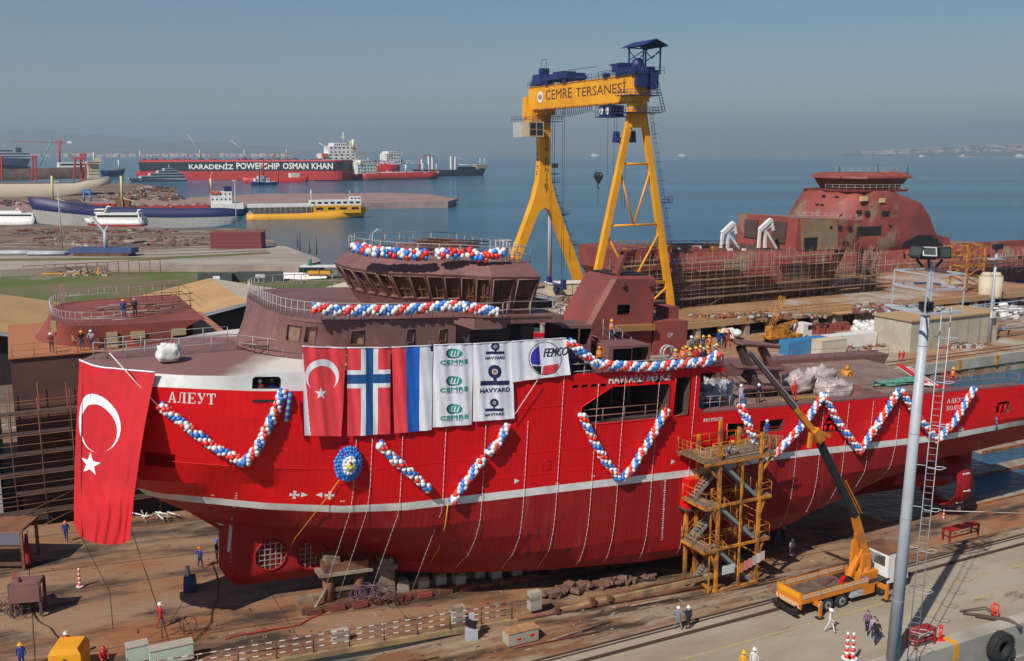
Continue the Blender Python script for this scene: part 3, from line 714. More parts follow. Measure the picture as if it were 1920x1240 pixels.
for sd in (-1, 1):
 wls = []
 segs = [((0), (1), 1), ((1), (2), 3), ((2), (3), 4), ((3), (4), 2), ((4), (5), 2)]
 b = B()
 for a, c, n in segs:
  for_w = n
  fa, fc, ea, ec = FT[a], FT[c], EV[a], EV[c]
  zt = lambda t: lerp(20.24, ZE, t)
  us_, wi = [0], set()
  for k in range(n):
   us_ += [(k+.10)/n, (k+.90)/n];
  us_.append(1); us_ = sorted(set(round(u_, 5) for u_ in us_))
  vs_ = [0, .36 if a < 3 else .12, .93, 1]
  for i in range(n): wi.add((1+2*i, 1))
  q = [(fa[0], sd*fa[1], 20.24), (fc[0], sd*fc[1], 20.24), (ec[0], sd*ec[1], ZE), (ea[0], sd*ea[1], ZE)]
  nv = (Vector(q[1])-Vector(q[0])).cross(Vector(q[3])-Vector(q[0])).normalized()
  ctr = Vector((24, 0, 21));
  if nv.dot(ctr-Vector(q[0])) < 0: nv = -nv
  b.wall(*q, us_, vs_, wi, .22, 0, 1, 0, inward=nv)
  P = lambda u, v, o_=0: ((Vector(q[0])*(1-u)+Vector(q[1])*u)*(1-v)+(Vector(q[3])*(1-u)+Vector(q[2])*u)*v)-nv*o_
  for i in range(n):
   u0, u1 = (i+.10)/n, (i+.90)/n; v0, v1 = vs_[1], vs_[2]
   b.pipe([P(u0, v0, .03), P(u1, v0, .03), P(u1, v1, .03), P(u0, v1, .03), P(u0, v0, .03)], .05, 4, mi=2)
   b.beam(P((u0+u1)/2, v0, -.17), P((u0+u1)/2+.01, v1, -.17), .09, mi=3); b.beam(P(u0, lerp(v0, v1, .35), -.18), P(u1, lerp(v0, v1, .3+.1*R.random()), -.18), .06, mi=3)
   if a >= 3: b.beam(P(u0, lerp(v0, v1, .12), -.17), P(u1, lerp(v0, v1, .6), -.17), .05, mi=3)
  ra, rc = RF[a], RF[c]
  b.face([(ea[0], sd*ea[1], ZE), (ec[0], sd*ec[1], ZE), (rc[0], sd*rc[1], ZR), (ra[0], sd*ra[1], ZR)], 0)
 b.build('wheelhouse_wall', [M_BROWN, M_PLY, mat('window_rim', (.27, .15, .13), .5), M_RUSTY], ship, recalc=False)
b = B(); b.face([(28.6, -7.7, 20.24), (28.6, 7.7, 20.24), (28.9, 8.6, ZE), (28.9, -8.6, ZE)]); b.face([(28.9, -8.6, ZE), (28.9, 8.6, ZE), (28.5, 7.5, ZR), (28.5, -7.5, ZR)])
b.build('wheelhouse_back', M_BROWN, ship)
b = B(); b.face(plan(RF, ZR, 28.5)); b.build('wheelhouse_roof', M_DECK, ship)
b = B(); rp = [(x, y, ZR+.02) for x, y, _ in plan(RF, 0, 28.5)]
b.loft([[(x*1.0, y, z+.0) for x, y, z in rp], [(x, y, z+.09) for x, y, z in rp], ], False); b.build('roof_coaming', M_BROWN, ship)
b = B(); b.bb(22.2, 27.2, -1.5, 3.5, ZR, ZR+.5); b.build('roof_platform', M_BROWN, ship)
b = B()
for x in (22.6, 24, 25.2, 26.4): b.tube((x, -1.6, ZR), (x, -1.6, ZR+1.15), .04, 4); b.tube((x, 1.6, ZR+.5), (x, 1.6, ZR+1.3), .04, 4)
for z in (.8, 1.1): b.tube((21.8, -1.6, ZR+z), (27.2, -1.7, ZR+z-.15), .05, 4); b.tube((23, -.2, ZR+z+.1), (28.5, -.5, ZR+z-.1), .05, 4)
for k in range(5): b.tube((21.5+k*.3, -2.2, ZR+.9), (25+k*.5, 2, ZR+.95), .035, 4)
b.build('roof_pipework', M_RUSTY, ship)
def rail(name, pts, m=M_RAIL, h_=1.1, post=1.5, r=.028, bars=(.5, 1.0)):
 b = B(); railing(b, pts, h_, post, r, bars); return b.build(name, m, ship)
rail('roof_railing', [(x+.1, y*.98, ZR) for x, y, _ in plan(RF, 0, 28.5)]+[(RF[0][0]+.1, 0, ZR)], h_=1.15, post=1.6)
rail('bridge_deck_railing', [(x+.05, -y+.06, 20.24) for x, y in EDGE[2:]]+[(30.6, 8.4, 20.24)], post=1.8)
rail('bridge_deck_railing', [(x+.05, y-.06, 20.24) for x, y in EDGE[::-1]], post=1.8)
near_in = [(1.0, -.9, 16.85), (3.3, -1.1, 17.0), (5.4, -1.6, 17.12), (7.5, -1.6, 17.25), (9.2, -1.7, 17.3)]
rail('forecastle_railing', near_in, h_=1.1, post=1.5)
rail('forecastle_railing', [(x, -y, z) for x, y, z in near_in], h_=1.1, post=1.5)
rail('forecastle_railing', [(9.2, -1.7, 17.3), (10.0, -2.9, 17.35), (11.5, -5.2, 17.38), (12.5, -6.4, 17.4), (14.2, -8.3, 17.4), (17, -8.9, 17.4), (31, -8.9, 17.4)], h_=1.05, post=1.5)
rail('bow_railing', [(1.0, -.9, 16.85), (.2, -.2, 16.8), (1.0, .9, 16.85)], h_=1.1)
rail('side_deck_railing', [(31.2, -8.8, 15.5), (45.4, -8.8, 15.5), (45.4, -4, 15.5)], h_=1.1, post=1.5)
rail('aft_deck_railing', [(48.5, -8.0, 12.28), (66, -8.0, 12.28)], M_RAILR, .9, 2.0, .022)
rail('aft_deck_railing', [(44, -8.3, 12.28), (47, -8.3, 12.28)], M_RAIL, 1.0, 1.0)
rail('stern_railing', [(74, -7.2, 12.1), (81.8, -7.2, 12.1), (81.8, -8.8, 12.2)], M_RAILR, 1.1, 1.5, .025)
b = B()
b.pipe([(18.6, -2.2, ZR), (18.6, -2.2, ZR+1.6), (18.9, -2.2, ZR+1.9), (19.3, -2.2, ZR+1.7), (19.4, -2.2, ZR)], .07, 6); b.build('roof_ladder_hoop', M_GREY, ship)
b = B();
for x, y in ((26.8, -6.6), (27.6, -6.8), (26.8, -5.4), (27.8, -5.2)): b.tube((x, y, ZR), (x, y, ZR+1.5), .06, 6)
b.torus((27.2, -6.1, ZR+1.5), Matrix.Identity(3), .5, .05); b.build('aerial_stand', M_RAIL, ship)
# funnel casing and houses on the forecastle deck aft
def pbox(name, m, a, c, lat, lat2, mi=0, ret=False, zb=None):
 p, q = SP(a[0], a[1], lat), SP(c[0], c[1], lat); b = B(); b.bb(p.x, q.x, lat, lat2, q.z if zb is None else zb, p.z)
 return b.build(name, m, ship), (p.x, q.x, q.z if zb is None else zb, p.z)
f0 = SP(1105, 605, -2.5); f1 = SP(1150, 516, -2.5); f2 = SP(1231, 524, -2.5); f3 = SP(1229, 612, -2.5)
ztop = (f1.z+f2.z)/2; zlow = f0.z-2.4
b = B()
def frounded(x0, x1, y0, y1, z, c_=.35):
 return [(x0+c_, y0, z), (x1-c_*.4, y0, z), (x1, y0+c_*.4, z), (x1, y1, z), (x0+c_, y1, z), (x0, y1-c_, z), (x0, y0+c_, z)]
rg = [frounded(lerp(f0.x-1.4, f1.x, max(0, min(1, t))), f2.x, -2.5, 2.2, lerp(zlow, ztop-.15, t)) for t in (0, .25, .5, .75, 1)]
rg.append(frounded(f1.x+.25, f2.x-.2, -2.3, 2.0, ztop+.05, .3)); b.loft(rg)
q0, q1 = SP(1158, 572, -2.5), SP(1180, 590, -2.5)
b.cut([(q0.x, q1.z), (q1.x-.15, q1.z), (q1.x, q1.z+.15), (q1.x, q0.z), (q0.x, q0.z)], (0, 2), lambda c_: c_.y < -2)
b.build('funnel', M_RPRIM, ship)
b = B(); b.bb(q0.x-.1, q1.x+.1, -2.1, -2.0, q1.z-.1, q0.z+.1); b.build('funnel_window', M_DARK, ship)
b = B(); b.beam((f1.x+.8, -1.5, ztop), (f1.x+1.6, -1.5, ztop+2.1), .9, .3, .6); b.bb(f1.x+1.1, f1.x+2.1, -1.8, -1.2, ztop+2.0, ztop+2.15); b.build('funnel_fin', M_RPRIM, ship)
b = B()
for px in (1168, 1218):
 p = SP(px, 533, -2.5); b.bb(p.x-.12, p.x+.12, -2.75, -2.5, p.z-.2, p.z+.15)
b.build('floodlight', M_BROWND, ship)
b = B(); b.bb(f1.x+.6, f2.x-.4, -1.8, 1.6, ztop+.06, ztop+.2); b.build('funnel_grille', M_DARK, ship)
_, e = pbox('engine_casing', M_RPRIM, (1228, 604), (1286, 660), -2.6, 3.5, zb=15.5)
b = B(); p, q = SP(1253, 576, -1), SP(1272, 597, -1); b.bb(p.x, q.x, -1, .8, q.z-.6, p.z); b.build('casing_trunk', M_RPRIM, ship)
b = B(); mp = lambda u, v, o_: Vector((u, -2.6-.02-o_, v)); p = SP(1251, 633, -2.6)
b.text('G', p.x, p.z, .38, .32, mp); b.text('+', p.x+.3, p.z+.1, .3, .28, mp); b.build('stencil_mark', M_WHITE, ship)
_, e2 = pbox('lower_house', M_RPRIM, (1125, 612), (1229, 655), -2.3, 2.4, zb=15.5)
b = B()
for a, c in (((1197, 620), (1207, 648)), ((1217, 620), (1228, 650))):
 p, q = SP(a[0], a[1], -2.3), SP(c[0], c[1], -2.3); b.bb(p.x, q.x, -2.36, -2.29, q.z, p.z)
b.build('doorway', M_DARK, ship)
p, q = SP(1145, 610, -2.6), SP(1222, 618, -2.6); b = B(); b.bb(p.x, q.x, -3.1, -2.3, q.z, p.z); b.build('canopy_beam', mat('ochre_primer', (.32, .17, .06), .6), ship)
for nm, a, c, lat, wins in (('vent_trunk', (1040, 612), (1108, 650), -5.8, ((1050, 617, 1083, 650), (1088, 617, 1107, 645))), ('vent_trunk', (1129, 650), (1217, 702), -7.0, ((1150, 655, 1182, 700), (1186, 652, 1213, 696)))):
 p, q = SP(a[0], a[1], lat), SP(c[0], c[1], lat); b = B(); x0, x1, z1 = p.x+.6, q.x, p.z; z0 = 15.5
 b.bb(x0, x1, lat, lat+2.6, z0, z1);
 for w_ in wins:
  u, v = SP(w_[0], w_[1], lat), SP(w_[2], w_[3], lat); b.cut([(u.x, v.z), (v.x, v.z), (v.x, u.z), (u.x, u.z)], (0, 2), lambda c_: c_.y < lat+.2)
 tb = b.build(nm, M_BROWN, ship)
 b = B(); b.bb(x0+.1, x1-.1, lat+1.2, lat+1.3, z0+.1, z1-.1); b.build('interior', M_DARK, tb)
b = B(); p, q = SP(1225, 668, -5), SP(1262, 700, -5); b.bb(p.x, q.x, -5.2, -4.2, 15.5, p.z-.1); b.build('grey_hatch_box', M_CONCD, ship)
b = B(); b.torus((42.0, -6.5, 16.6), Matrix.Rotation(math.pi/2, 3, 'X'), .55, .08); b.torus((42.0, -6.1, 16.6), Matrix.Rotation(math.pi/2, 3, 'X'), .55, .08); b.build('hose_reel', M_GREY, ship)
b = B(); p, q = SP(1113, 630, -4), SP(1160, 668, -4); b.beam(p, q, .9, .12); b.build('accommodation_stairs', M_BROWN, ship)
b = B(); railing(b, [SP(1130, 622, -4.4), SP(1130, 636, -4.4), SP(1165, 668, -4.4)], 1.0, .9, .03); railing(b, [SP(1150, 635, -3.6), SP(1182, 655, -3.6)], 1.0, 1, .03)
b.build('stair_rail', M_RAIL, ship)
p, q = SP(1450, 680, 6.8), SP(1668, 662, 6.8)
zt = SP(1668, 664, 6.8).z; a, c = 47.5, q.x
b = B(); b.loft([[(a, 6.8, 11), (a, 8.9, 11), (a, 8.9, zt), (a, 6.8, zt)], [(c-.9, 6.8, 11), (c-.9, 8.9, 11), (c, 8.9, zt), (c, 6.8, zt)]])
for w_ in ((1461, 692, 1471, 703), (1515, 689, 1526, 703), (1588, 684, 1605, 712), (1569, 699, 1583, 709)):
 u, v = SP(w_[0], w_[1], 6.8), SP(w_[2], w_[3], 6.8); b.cut([(u.x, v.z), (v.x, v.z), (v.x, u.z), (u.x, u.z)], (0, 2), lambda c_: c_.y < 7.2)
b.build('far_cargo_rail_house', M_BROWN, ship)
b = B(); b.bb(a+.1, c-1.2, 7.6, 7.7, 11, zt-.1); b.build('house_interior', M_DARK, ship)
b = B(); railing(b, [(a, 7, zt), (c, 7, zt)], .9, 2, .022); b.build('house_railing', M_RAILR, ship)
b = B(); b.bb(43, 50, 2, 8.9, 11, 14.2); b.bb(45.6, 46.6, 1.96, 2.02, 12.6, 13.4, 1); b.build('aft_house', [M_BROWN, M_DARK], ship)
b = B(); b.beam((43.4, -3.5, 13.9), (49.5, -3.5, 12.2), 1.8, .35); b.beam((43.4, -1.2, 14.2), (50.5, -1.2, 12.4), 1.2, .12); b.build('gangway_plating', M_BROWN, ship)
b = B(); b.beam((66.5, 3, 12.6), (72.5, -3.0, 12.2), 1.3, .1); b.build('white_hatch_panel', M_WHITE, ship)
b = B(); hp = lambda u, v, o_: hull_pt(u, v, .008+o_)
def lab(txt, a, c, hgt=None, bold=.012):
 p, q = onhull(a[0], a[1], 0), onhull(c[0], c[1], 0)
 b.text(txt, p.x, p.z, (hgt or abs(q.z-p.z)), q.x-p.x, hp, step=.5, bold=bold)
p, q = SP(1142, 717), SP(1257, 717)
b.text('HAVYARD 843 ICE', 34.85, 15.02, .6, 5.6, hp, bold=.045)
b.text('IMO 9720720', 43.95, 11.42, .27, 1.85, hp, bold=.04)
GL = {
 'А': [[(0, 0), (.3, 0), (.3, .07), (.22, .07), (.5, .8), (.42, 1), (.08, .07), (0, .07)], [(.42, 1), (.5, .8), (.68, .07), (.6, .07), (.6, 0), (1, 0), (1, .07), (.9, .07), (.56, 1)], [(.25, .28), (.66, .28), (.64, .36), (.28, .36)]],
 'Л': [[(0, 0), (.14, 0), (.3, .12), (.36, .93), (.25, 1), (.25, .93), (.2, .16), (.12, .1), (0, .12)], [(.25, .93), (.98, .93), (.98, 1), (.25, 1)], [(.62, .07), (.86, .07), (.86, .93), (.62, .93)], [(.52, 0), (.98, 0), (.98, .07), (.52, .07)]],
 'Е': [[(0, 0), (.9, 0), (.95, .26), (.88, .26), (.8, .07), (0, .07)], [(.12, .07), (.36, .07), (.36, .93), (.12, .93)], [(0, .93), (.8, .93), (.86, .76), (.92, .76), (.9, 1), (0, 1)], [(.36, .46), (.6, .46), (.6, .54), (.36, .54)], [(.6, .36), (.67, .36), (.67, .64), (.6, .64)]],
 'У': [[(0, .93), (.42, .93), (.42, 1), (0, 1)], [(.66, .93), (1, .93), (1, 1), (.66, 1)], [(.08, .93), (.5, .25), (.62, .45), (.34, .93)], [(.80, .93), (.88, .93), (.48, .1), (.3, 0), (.14, .02), (.12, .2), (.26, .2), (.4, .14), (.5, .3)]],
 'Т': [[(0, .93), (1, .93), (1, 1), (0, 1)], [(0, .7), (.07, .7), (.13, .93), (0, .93)], [(.93, .7), (1, .7), (1, .93), (.87, .93)], [(.38, .07), (.62, .07), (.62, .93), (.38, .93)], [(.26, 0), (.74, 0), (.74, .07), (.26, .07)]],
 'Х': [[(0, 0), (.34, 0), (.34, .07), (0, .07)], [(.6, 0), (1, 0), (1, .07), (.6, .07)], [(0, .93), (.42, .93), (.42, 1), (0, 1)], [(.66, .93), (1, .93), (1, 1), (.66, 1)], [(.08, .93), (.68, .07), (.94, .07), (.34, .93)], [(.76, .93), (.86, .93), (.24, .07), (.12, .07)]],
 'О': [[(.5+.5*math.cos(t), .5+.5*math.sin(t)) for t in [k*math.pi/10-math.pi/2 for k in range(11)]]+[(.5+.24*math.cos(t), .5+.44*math.sin(t)) for t in [math.pi/2-k*math.pi/10 for k in range(11)]], [(.5+.5*math.cos(t), .5+.5*math.sin(t)) for t in [k*math.pi/10+math.pi/2 for k in range(11)]]+[(.5+.24*math.cos(t), .5+.44*math.sin(t)) for t in [-math.pi/2-k*math.pi/10 for k in range(11)]]],
 'М': [[(0, 0), (.3, 0), (.3, .07), (0, .07)], [(.62, 0), (1, 0), (1, .07), (.62, .07)], [(.1, .07), (.19, .07), (.19, 1), (.1, 1)], [(.7, .07), (.92, .07), (.92, 1), (.7, 1)], [(0, .93), (.3, .93), (.54, .3), (.46, .1), (.12, .93)], [(.46, .1), (.54, .3), (.74, .93), (.76, 1), (.68, 1)]],
}
GL['С'] = [GL['О'][1], [(.5, 0), (.85, .1), (.97, .3), (.9, .3), (.72, .1), (.5, .06)], [(.5, 1), (.85, .9), (.95, .7), (.88, .68), (.72, .88), (.5, .94)]]
GL['К'] = [[(0, 0), (.44, 0), (.44, .07), (0, .07)], [(.12, .07), (.34, .07), (.34, .93), (.12, .93)], [(0, .93), (.44, .93), (.44, 1), (0, 1)], [(.34, .5), (.44, .56), (.9, .93), (.78, .93), (.34, .56)], [(.4, .55), (.5, .6), (1, .07), (.72, .07)], [(.6, 0), (1, 0), (1, .07), (.6, .07)]]
def serif(b, word, u0, v0, hgt, wid, slope=0.0, **kw):
 n = len(word); cw = wid/n
 for i, ch in enumerate(word):
  b.flat([[(u0+i*cw+x*cw*.9, v0+slope*(i*cw+x*cw)+y*hgt) for x, y in pl] for pl in GL[ch]], hp, off=.004, **kw)
p, q = onhull(315, 749, 0), onhull(406, 749, 0)
serif(b, 'АЛЕУТ', p.x, 15.25-.45, .72, q.x-p.x, step=.35)
p, q = onhull(1776, 757), onhull(1811, 750)
serif(b, 'АЛЕУТ', p.x, 11.1, .42, q.x-p.x, step=0); p = onhull(1774, 770)
serif(b, 'ХОЛМСК', p.x, 10.42, .42, (q.x-p.x)*1.18, step=0)
b.build('lettering', M_WHITE, ship, recalc=False)
b = B()
def one(fn):
 def g(*a):
  global b
  b = B(); fn(*a); b.build('hull_mark', M_WHITE, ship, recalc=False)
 return g
def cross(px, py, s=.3):
 p = onhull(px, py, 0)
 b.flat([[(p.x+s*(a*math.cos(r_)-c*math.sin(r_)), p.z+s*(a*math.sin(r_)+c*math.cos(r_))) for a, c in ((.12, .12), (.4, 1), (-.4, 1), (-.12, .12))] for r_ in (0, math.pi/2, math.pi, -math.pi/2)], hp, off=.004, step=0)
 b.flat([circ((p.x, p.z), s*.3, 8)], hp, off=.0045, step=0)
def tri(px, py, d=1, s=.2):
 p = onhull(px, py, 0); b.flat([[(p.x-d*s, p.z-s), (p.x-d*s, p.z+s), (p.x+d*s, p.z)]], hp, off=.004, step=0)
def dash(px, py, w_=.28, h_=.1):
 p = onhull(px, py, 0); b.flat([[(p.x-w_/2, p.z-h_/2), (p.x+w_/2, p.z-h_/2), (p.x+w_/2, p.z+h_/2), (p.x-w_/2, p.z+h_/2)]], hp, off=.004, step=0)
cross, tri = one(cross), one(tri)
cross(552, 928); cross(618, 929); cross(1802, 806, .33); tri(571, 928); tri(598, 928, -1); tri(969, 902); tri(1262, 866); tri(1045, 907, 1, .08)
b = B()
for q in ((398, 929), (642, 940), (1045, 907), (1112, 893)): dash(*q)
for i in range(26):
 t = i/25; dash(lerp(1247, 1241, t), lerp(902, 1012, t), .12 if i % 4 else .2, .1)
for i in range(12): dash(lerp(444, 434, i/11), lerp(925, 975, i/11), .12, .08)
for i in range(10): dash(lerp(1836, 1834, i/9), lerp(828, 850, i/9), .12, .08)
b.build('draught_marks', M_WHITE, ship, recalc=False)
b = B()
for i in range(16):
 p = SP(lerp(434, 430, i/15), lerp(980, 1036, i/15), -1.0); b.bb(p.x-.09, p.x+(.12 if i % 4 else .3), -sky_(p.x)-.03, -sky_(p.x)-.01, p.z-.05, p.z+.06)
for i in range(8):
 p = SP(432, 1000+i*8, -1); b.bb(p.x, p.x+.9, -sky_(p.x)-.022, -sky_(p.x)-.012, p.z-.01, p.z+.01)
b.build('skeg_draught_marks', M_WHITE, ship)
b = B()
for px, py in ((972, 1007), (991, 1007), (1010, 1001), (1028, 998), (968, 1040), (990, 1038), (1015, 1032), (1033, 1028)):
 p = onhull(px, py, 0)
 for k in range(6):
  z = p.z+(k-2.5)*.17; b.flat([[(p.x-.13, z), (p.x+.13, z), (p.x+.13, z+.09), (p.x-.13, z+.09)]], hp, off=.003, step=0)
for px, py, r_ in ((1065, 1032, .2), (1055, 969, .11), (1082, 946, .09), (1001, 910, .05)):
 p = onhull(px, py, 0); b.flat([circ((p.x, p.z), r_, 10)], hp, off=.003, step=0)
b.build('sea_chest_slots', mat('slot_shadow_brown', (.10, .02, .018), .8), ship, recalc=False)
b = B()
p = onhull(500, 752, 0); b.flat([[(p.x-.85, p.z-.09), (p.x+.85, p.z-.09), (p.x+.85, p.z+.09), (p.x-.85, p.z+.09)]], hp, off=.004, step=.4); b.build('mooring_slot', M_DARK, ship, recalc=False)
b = B(); p = onhull(1025, 873, 0); s_ = .33
b.pipe([hull_pt(p.x+i*s_, p.z+j*s_, .02) for i, j in ((-1, -1), (1, -1), (1, 1), (-1, 1), (-1, -1))], .02, 4)
for (x0, z0, x1, z1) in ((16, 10.2, 44, 10.4), (44, 10.45, 80, 10.4), (4, 10.6, 16, 10.3), (24, 8.6, 42, 8.6), (14, 13.6, 31, 13.6)):
 b.pipe([hull_pt(lerp(x0, x1, k/24), lerp(z0, z1, k/24), .0) for k in range(25)], .03, 4)
b.build('rubbing_seams', M_RED, ship)
# flags and banners hung on the near side
def clothm(name, c): return mat(name, c, .75, 0, tuple(x*.85 for x in c), .5, .4, .6)
CR, CW, CB, CN, CG = clothm('flag_red', (.90, .06, .075)), clothm('flag_white', (.90, .90, .95)), clothm('flag_blue', (.012, .13, .55)), clothm('banner_navy', (.02, .025, .10)), clothm('banner_green', (.02, .36, .27))
CK = clothm('banner_black', (.01, .01, .012)); CNB = clothm('flag_mid_blue', (.01, .10, .30)); CPB = clothm('banner_violet_blue', (.045, .03, .45)); CGD = clothm('banner_ochre', (.3, .22, .12)); CRL = clothm('banner_light_red', (.75, .05, .07))
def zpt(zx, zy): return SP(540+zx/3.4444, 600+zy/3.4444, -9.3)
def XZ(zx, zy): p = zpt(zx, zy); return (p.x, p.z)
def wave(x, z, s=0): return -9.24-.04*math.sin(x*4.1+z*.35+s)-.015*math.sin(x*9.3+z*1.3+s*2)-.02*math.sin(z*2.1+x)
def banner(name, tl, tr, br, bl, label, cat, us, vs, mf, mats, s=0):
 A, Bq, Cq, D = [Vector(XZ(*q)) for q in (tl, tr, br, bl)]
 c = B(); nu = sorted(set([round(k/30, 4) for k in range(31)]+list(us))); nv = sorted(set([round(k/44, 4) for k in range(45)]+list(vs)))
 P = lambda u, v: A.lerp(Bq, u).lerp(D.lerp(Cq, u), v)
 V = [[c.bm.verts.new(((lambda q: (q.x, wave(q.x, q.y, s), q.y))(P(u, v)))) for v in nv] for u in nu]
 for i in range(len(nu)-1):
  for j in range(len(nv)-1):
   f = c.bm.faces.new((V[i][j], V[i][j+1], V[i+1][j+1], V[i+1][j])); f.smooth = True
   f.material_index = mf((nu[i]+nu[i+1])/2, (nv[j]+nv[j+1])/2)
 org = Vector((A.x, -9.24, A.y))
 r = root(name, MS @ Matrix.Translation(org), label, cat, 'flags and banners hung along the ship side')
 o = c.build('cloth', mats, r, recalc=False)
 for v in o.data.vertices: v.co -= org
 def part(nm, b_, m):
  p = b_.build(nm, m, r, recalc=False)
  for v in p.data.vertices: v.co -= org
 b_ = B(); b_.pipe([(q.x, wave(q.x, q.y, s)-.01, q.y) for q in [P(k/14, 0) for k in range(15)]], .035, 4); part('top_hem', b_, CW)
 mp = lambda x, z, o_: Vector((x, wave(x, z, s)-.012-o_, z))
 return mp, part
ell = lambda cx, cy, rx, ry, n=24, a0=0, a1=math.tau: [XZ(cx+rx*math.cos(a0+(a1-a0)*k/n), cy+ry*math.sin(a0+(a1-a0)*k/n)) for k in range(n)]
def ring_quads(cx, cy, r0, r1, n=20):
 out = []
 for k in range(n):
  t, u = k*math.tau/n, (k+1)*math.tau/n
  out.append([XZ(cx+r0*math.cos(t), cy+r0*math.sin(t)), XZ(cx+r1*math.cos(t), cy+r1*math.sin(t)), XZ(cx+r1*math.cos(u), cy+r1*math.sin(u)), XZ(cx+r0*math.cos(u), cy+r0*math.sin(u))])
 return out
def crescent(cx, cy, R0, dx, dy, R1, n=22):
 "quads of a crescent: disc R0 minus disc R1 offset by (dx,dy) in picture units (y down)"
 d = math.hypot(dx, dy); ax = math.atan2(dy, dx); ca = (R0*R0+d*d-R1*R1)/(2*R0*d); h = math.acos(max(-1, min(1, ca)))
 hs = math.atan2(R0*math.sin(h), R0*math.cos(h)-d)
 out = []
 for k in range(n):
  a, c = k/n, (k+1)/n; q = []
  for t, far in ((a, 0), (c, 0), (c, 1), (a, 1)):
   A = ax+h+(math.tau-2*h)*t; A2 = ax+hs+(math.tau-2*hs)*t
   q.append((cx+R0*math.cos(A), cy+R0*math.sin(A)) if not far else (cx+dx+R1*math.cos(A2), cy+dy+R1*math.sin(A2)))
  out.append(q)
 return out
def star(cx, cy, r, rot=-math.pi/2):
 pts = [(cx+(r if k % 2 == 0 else r*.4)*math.cos(rot+k*math.pi/5), cy+(r if k % 2 == 0 else r*.4)*math.sin(rot+k*math.pi/5)) for k in range(10)]
 return pts
mp, part = banner('turkish_flag', (95, 172), (377, 185), (345, 755), (108, 748), 'vertical red flag with white crescent and star, leftmost of the row along the ship side', 'flag',
 [.012*k for k in range(14)], [k/50 for k in range(50)], lambda u, v: 1 if u < .16*max(0, v*1.1-.05) else 0, [CR, CW])
b = B(); b.flat([[XZ(*q) for q in c] for c in crescent(222, 362, 108, 0, 26, 90)], mp, step=.15); b.flat([[XZ(*q) for q in star(212, 475, 41)]], mp, step=.15)
part('crescent_and_star', b, CW)
mp, part = banner('norwegian_flag', (385, 183), (665, 180), (660, 738), (385, 755), 'red flag with a blue and white cross, second along the ship side', 'flag',
 [.31, .425, .60, .71], [.25, .30, .405, .455], lambda u, v: 2 if .425 < u < .60 or .30 < v < .405 else 1 if .31 < u < .71 or .25 < v < .455 else 0, [CR, CW, CNB], 1)
mp, part = banner('russian_flag', (672, 178), (940, 165), (930, 712), (690, 735), 'flag hung sideways in red, blue and white stripes, third along the ship side', 'flag',
 [.335, .665], [], lambda u, v: 0 if u < .335 else 1 if u < .665 else 2, [CR, CB, CW], 2)
mp, part = banner('shipyard_banner', (942, 163), (1200, 155), (1190, 678), (938, 697), 'white banner with three green oval logos over green lettering', 'banner', [], [], lambda u, v: 0, [CW], 3)
bg_, bn_, bw_ = B(), B(), B()
for cy in (218, 396, 576):
 bg_.flat([ell(1080, cy, 46, 30)], mp, step=.15)
 bn_.flat([[XZ(*[q[0]*1.22-1062*.22, q[1]]) for q in c] for c in crescent(1062, cy+1, 32, 10, 0, 29, 14)], mp, step=.15)
 for k in (-20, 0, 20): bw_.flat([[XZ(1080+k-9, cy+18), XZ(1080+k-1, cy+18), XZ(1080+k+9, cy-18), XZ(1080+k+1, cy-18)]], mp, off=.006, step=.15)
 bw_.flat([[XZ(1060, cy+20), XZ(1095, cy+20), XZ(1095, cy+16), XZ(1060, cy+16)]], mp, off=.006, step=.15)
 p, q = XZ(982, cy+68), XZ(1164, cy+66); b_h = XZ(982, cy+42)[1]-p[1]
 bg_.text('CEMRE', p[0], p[1]+(q[1]-p[1])*.5, b_h, q[0]-p[0], mp, off=.004, step=.15, bold=.05)
 p, q = XZ(1020, cy+85), XZ(1128, cy+85); bn_.text('S H I P Y A R D', p[0], p[1], .12, q[0]-p[0], mp, off=.004, step=.15)
part('green_lettering', bg_, CG); part('navy_crescents', bn_, CN); part('white_strokes', bw_, CW)
mp, part = banner('builder_banner', (1200, 155), (1445, 140), (1467, 640), (1197, 658), 'white banner with three navy ring-and-bar marks', 'banner', [], [], lambda u, v: 0, [CW], 4)
bn_, bo_ = B(), B()
def hv(cx, cy, r, bar, wb, ht, ty, tw, th):
 bn_.flat(ring_quads(cx, cy, r*.42, r), mp, off=0, step=.15)
 bn_.flat([[XZ(cx-r*.24, cy+r*.9), XZ(cx+r*.24, cy+r*.9), XZ(cx+r*.24, bar), XZ(cx-r*.24, bar)]], mp, step=.15)
 bn_.flat([[XZ(cx-wb, bar-ht), XZ(cx+wb, bar-ht-3), XZ(cx+wb, bar+ht-3), XZ(cx-wb, bar+ht)]], mp, step=.15)
 bo_.flat([ell(cx, cy, r*.3, r*.3, 12)], mp, step=.15)
 p = XZ(cx-tw, ty+th/2); q = XZ(cx+tw, ty+th/2); bn_.text('HAVYARD', p[0], (p[1]+q[1])/2-.02, XZ(cx, ty-th/2)[1]-XZ(cx, ty+th/2)[1], q[0]-p[0], mp, off=.004, step=.15, bold=.05)
hv(1340, 172, 27, 215, 59, 9, 244, 62, 18); hv(1338, 335, 43, 410, 96, 14, 453, 97, 27); hv(1335, 537, 27, 584, 60, 9, 609, 62, 18)
part('navy_marks', bn_, CN); part('ring_centres', bo_, CGD)
mp, part = banner('company_banner', (1445, 140), (1800, 118), (1825, 355), (1445, 405), 'wide white banner with circle emblem and black italic lettering, rightmost of the row', 'banner', [], [], lambda u, v: 0, [CW], 5)
b = B(); b.flat(ring_quads(1663, 250, 104, 108, 40), mp, step=.15); p = XZ(1650, 243); q = XZ(1808, 235)
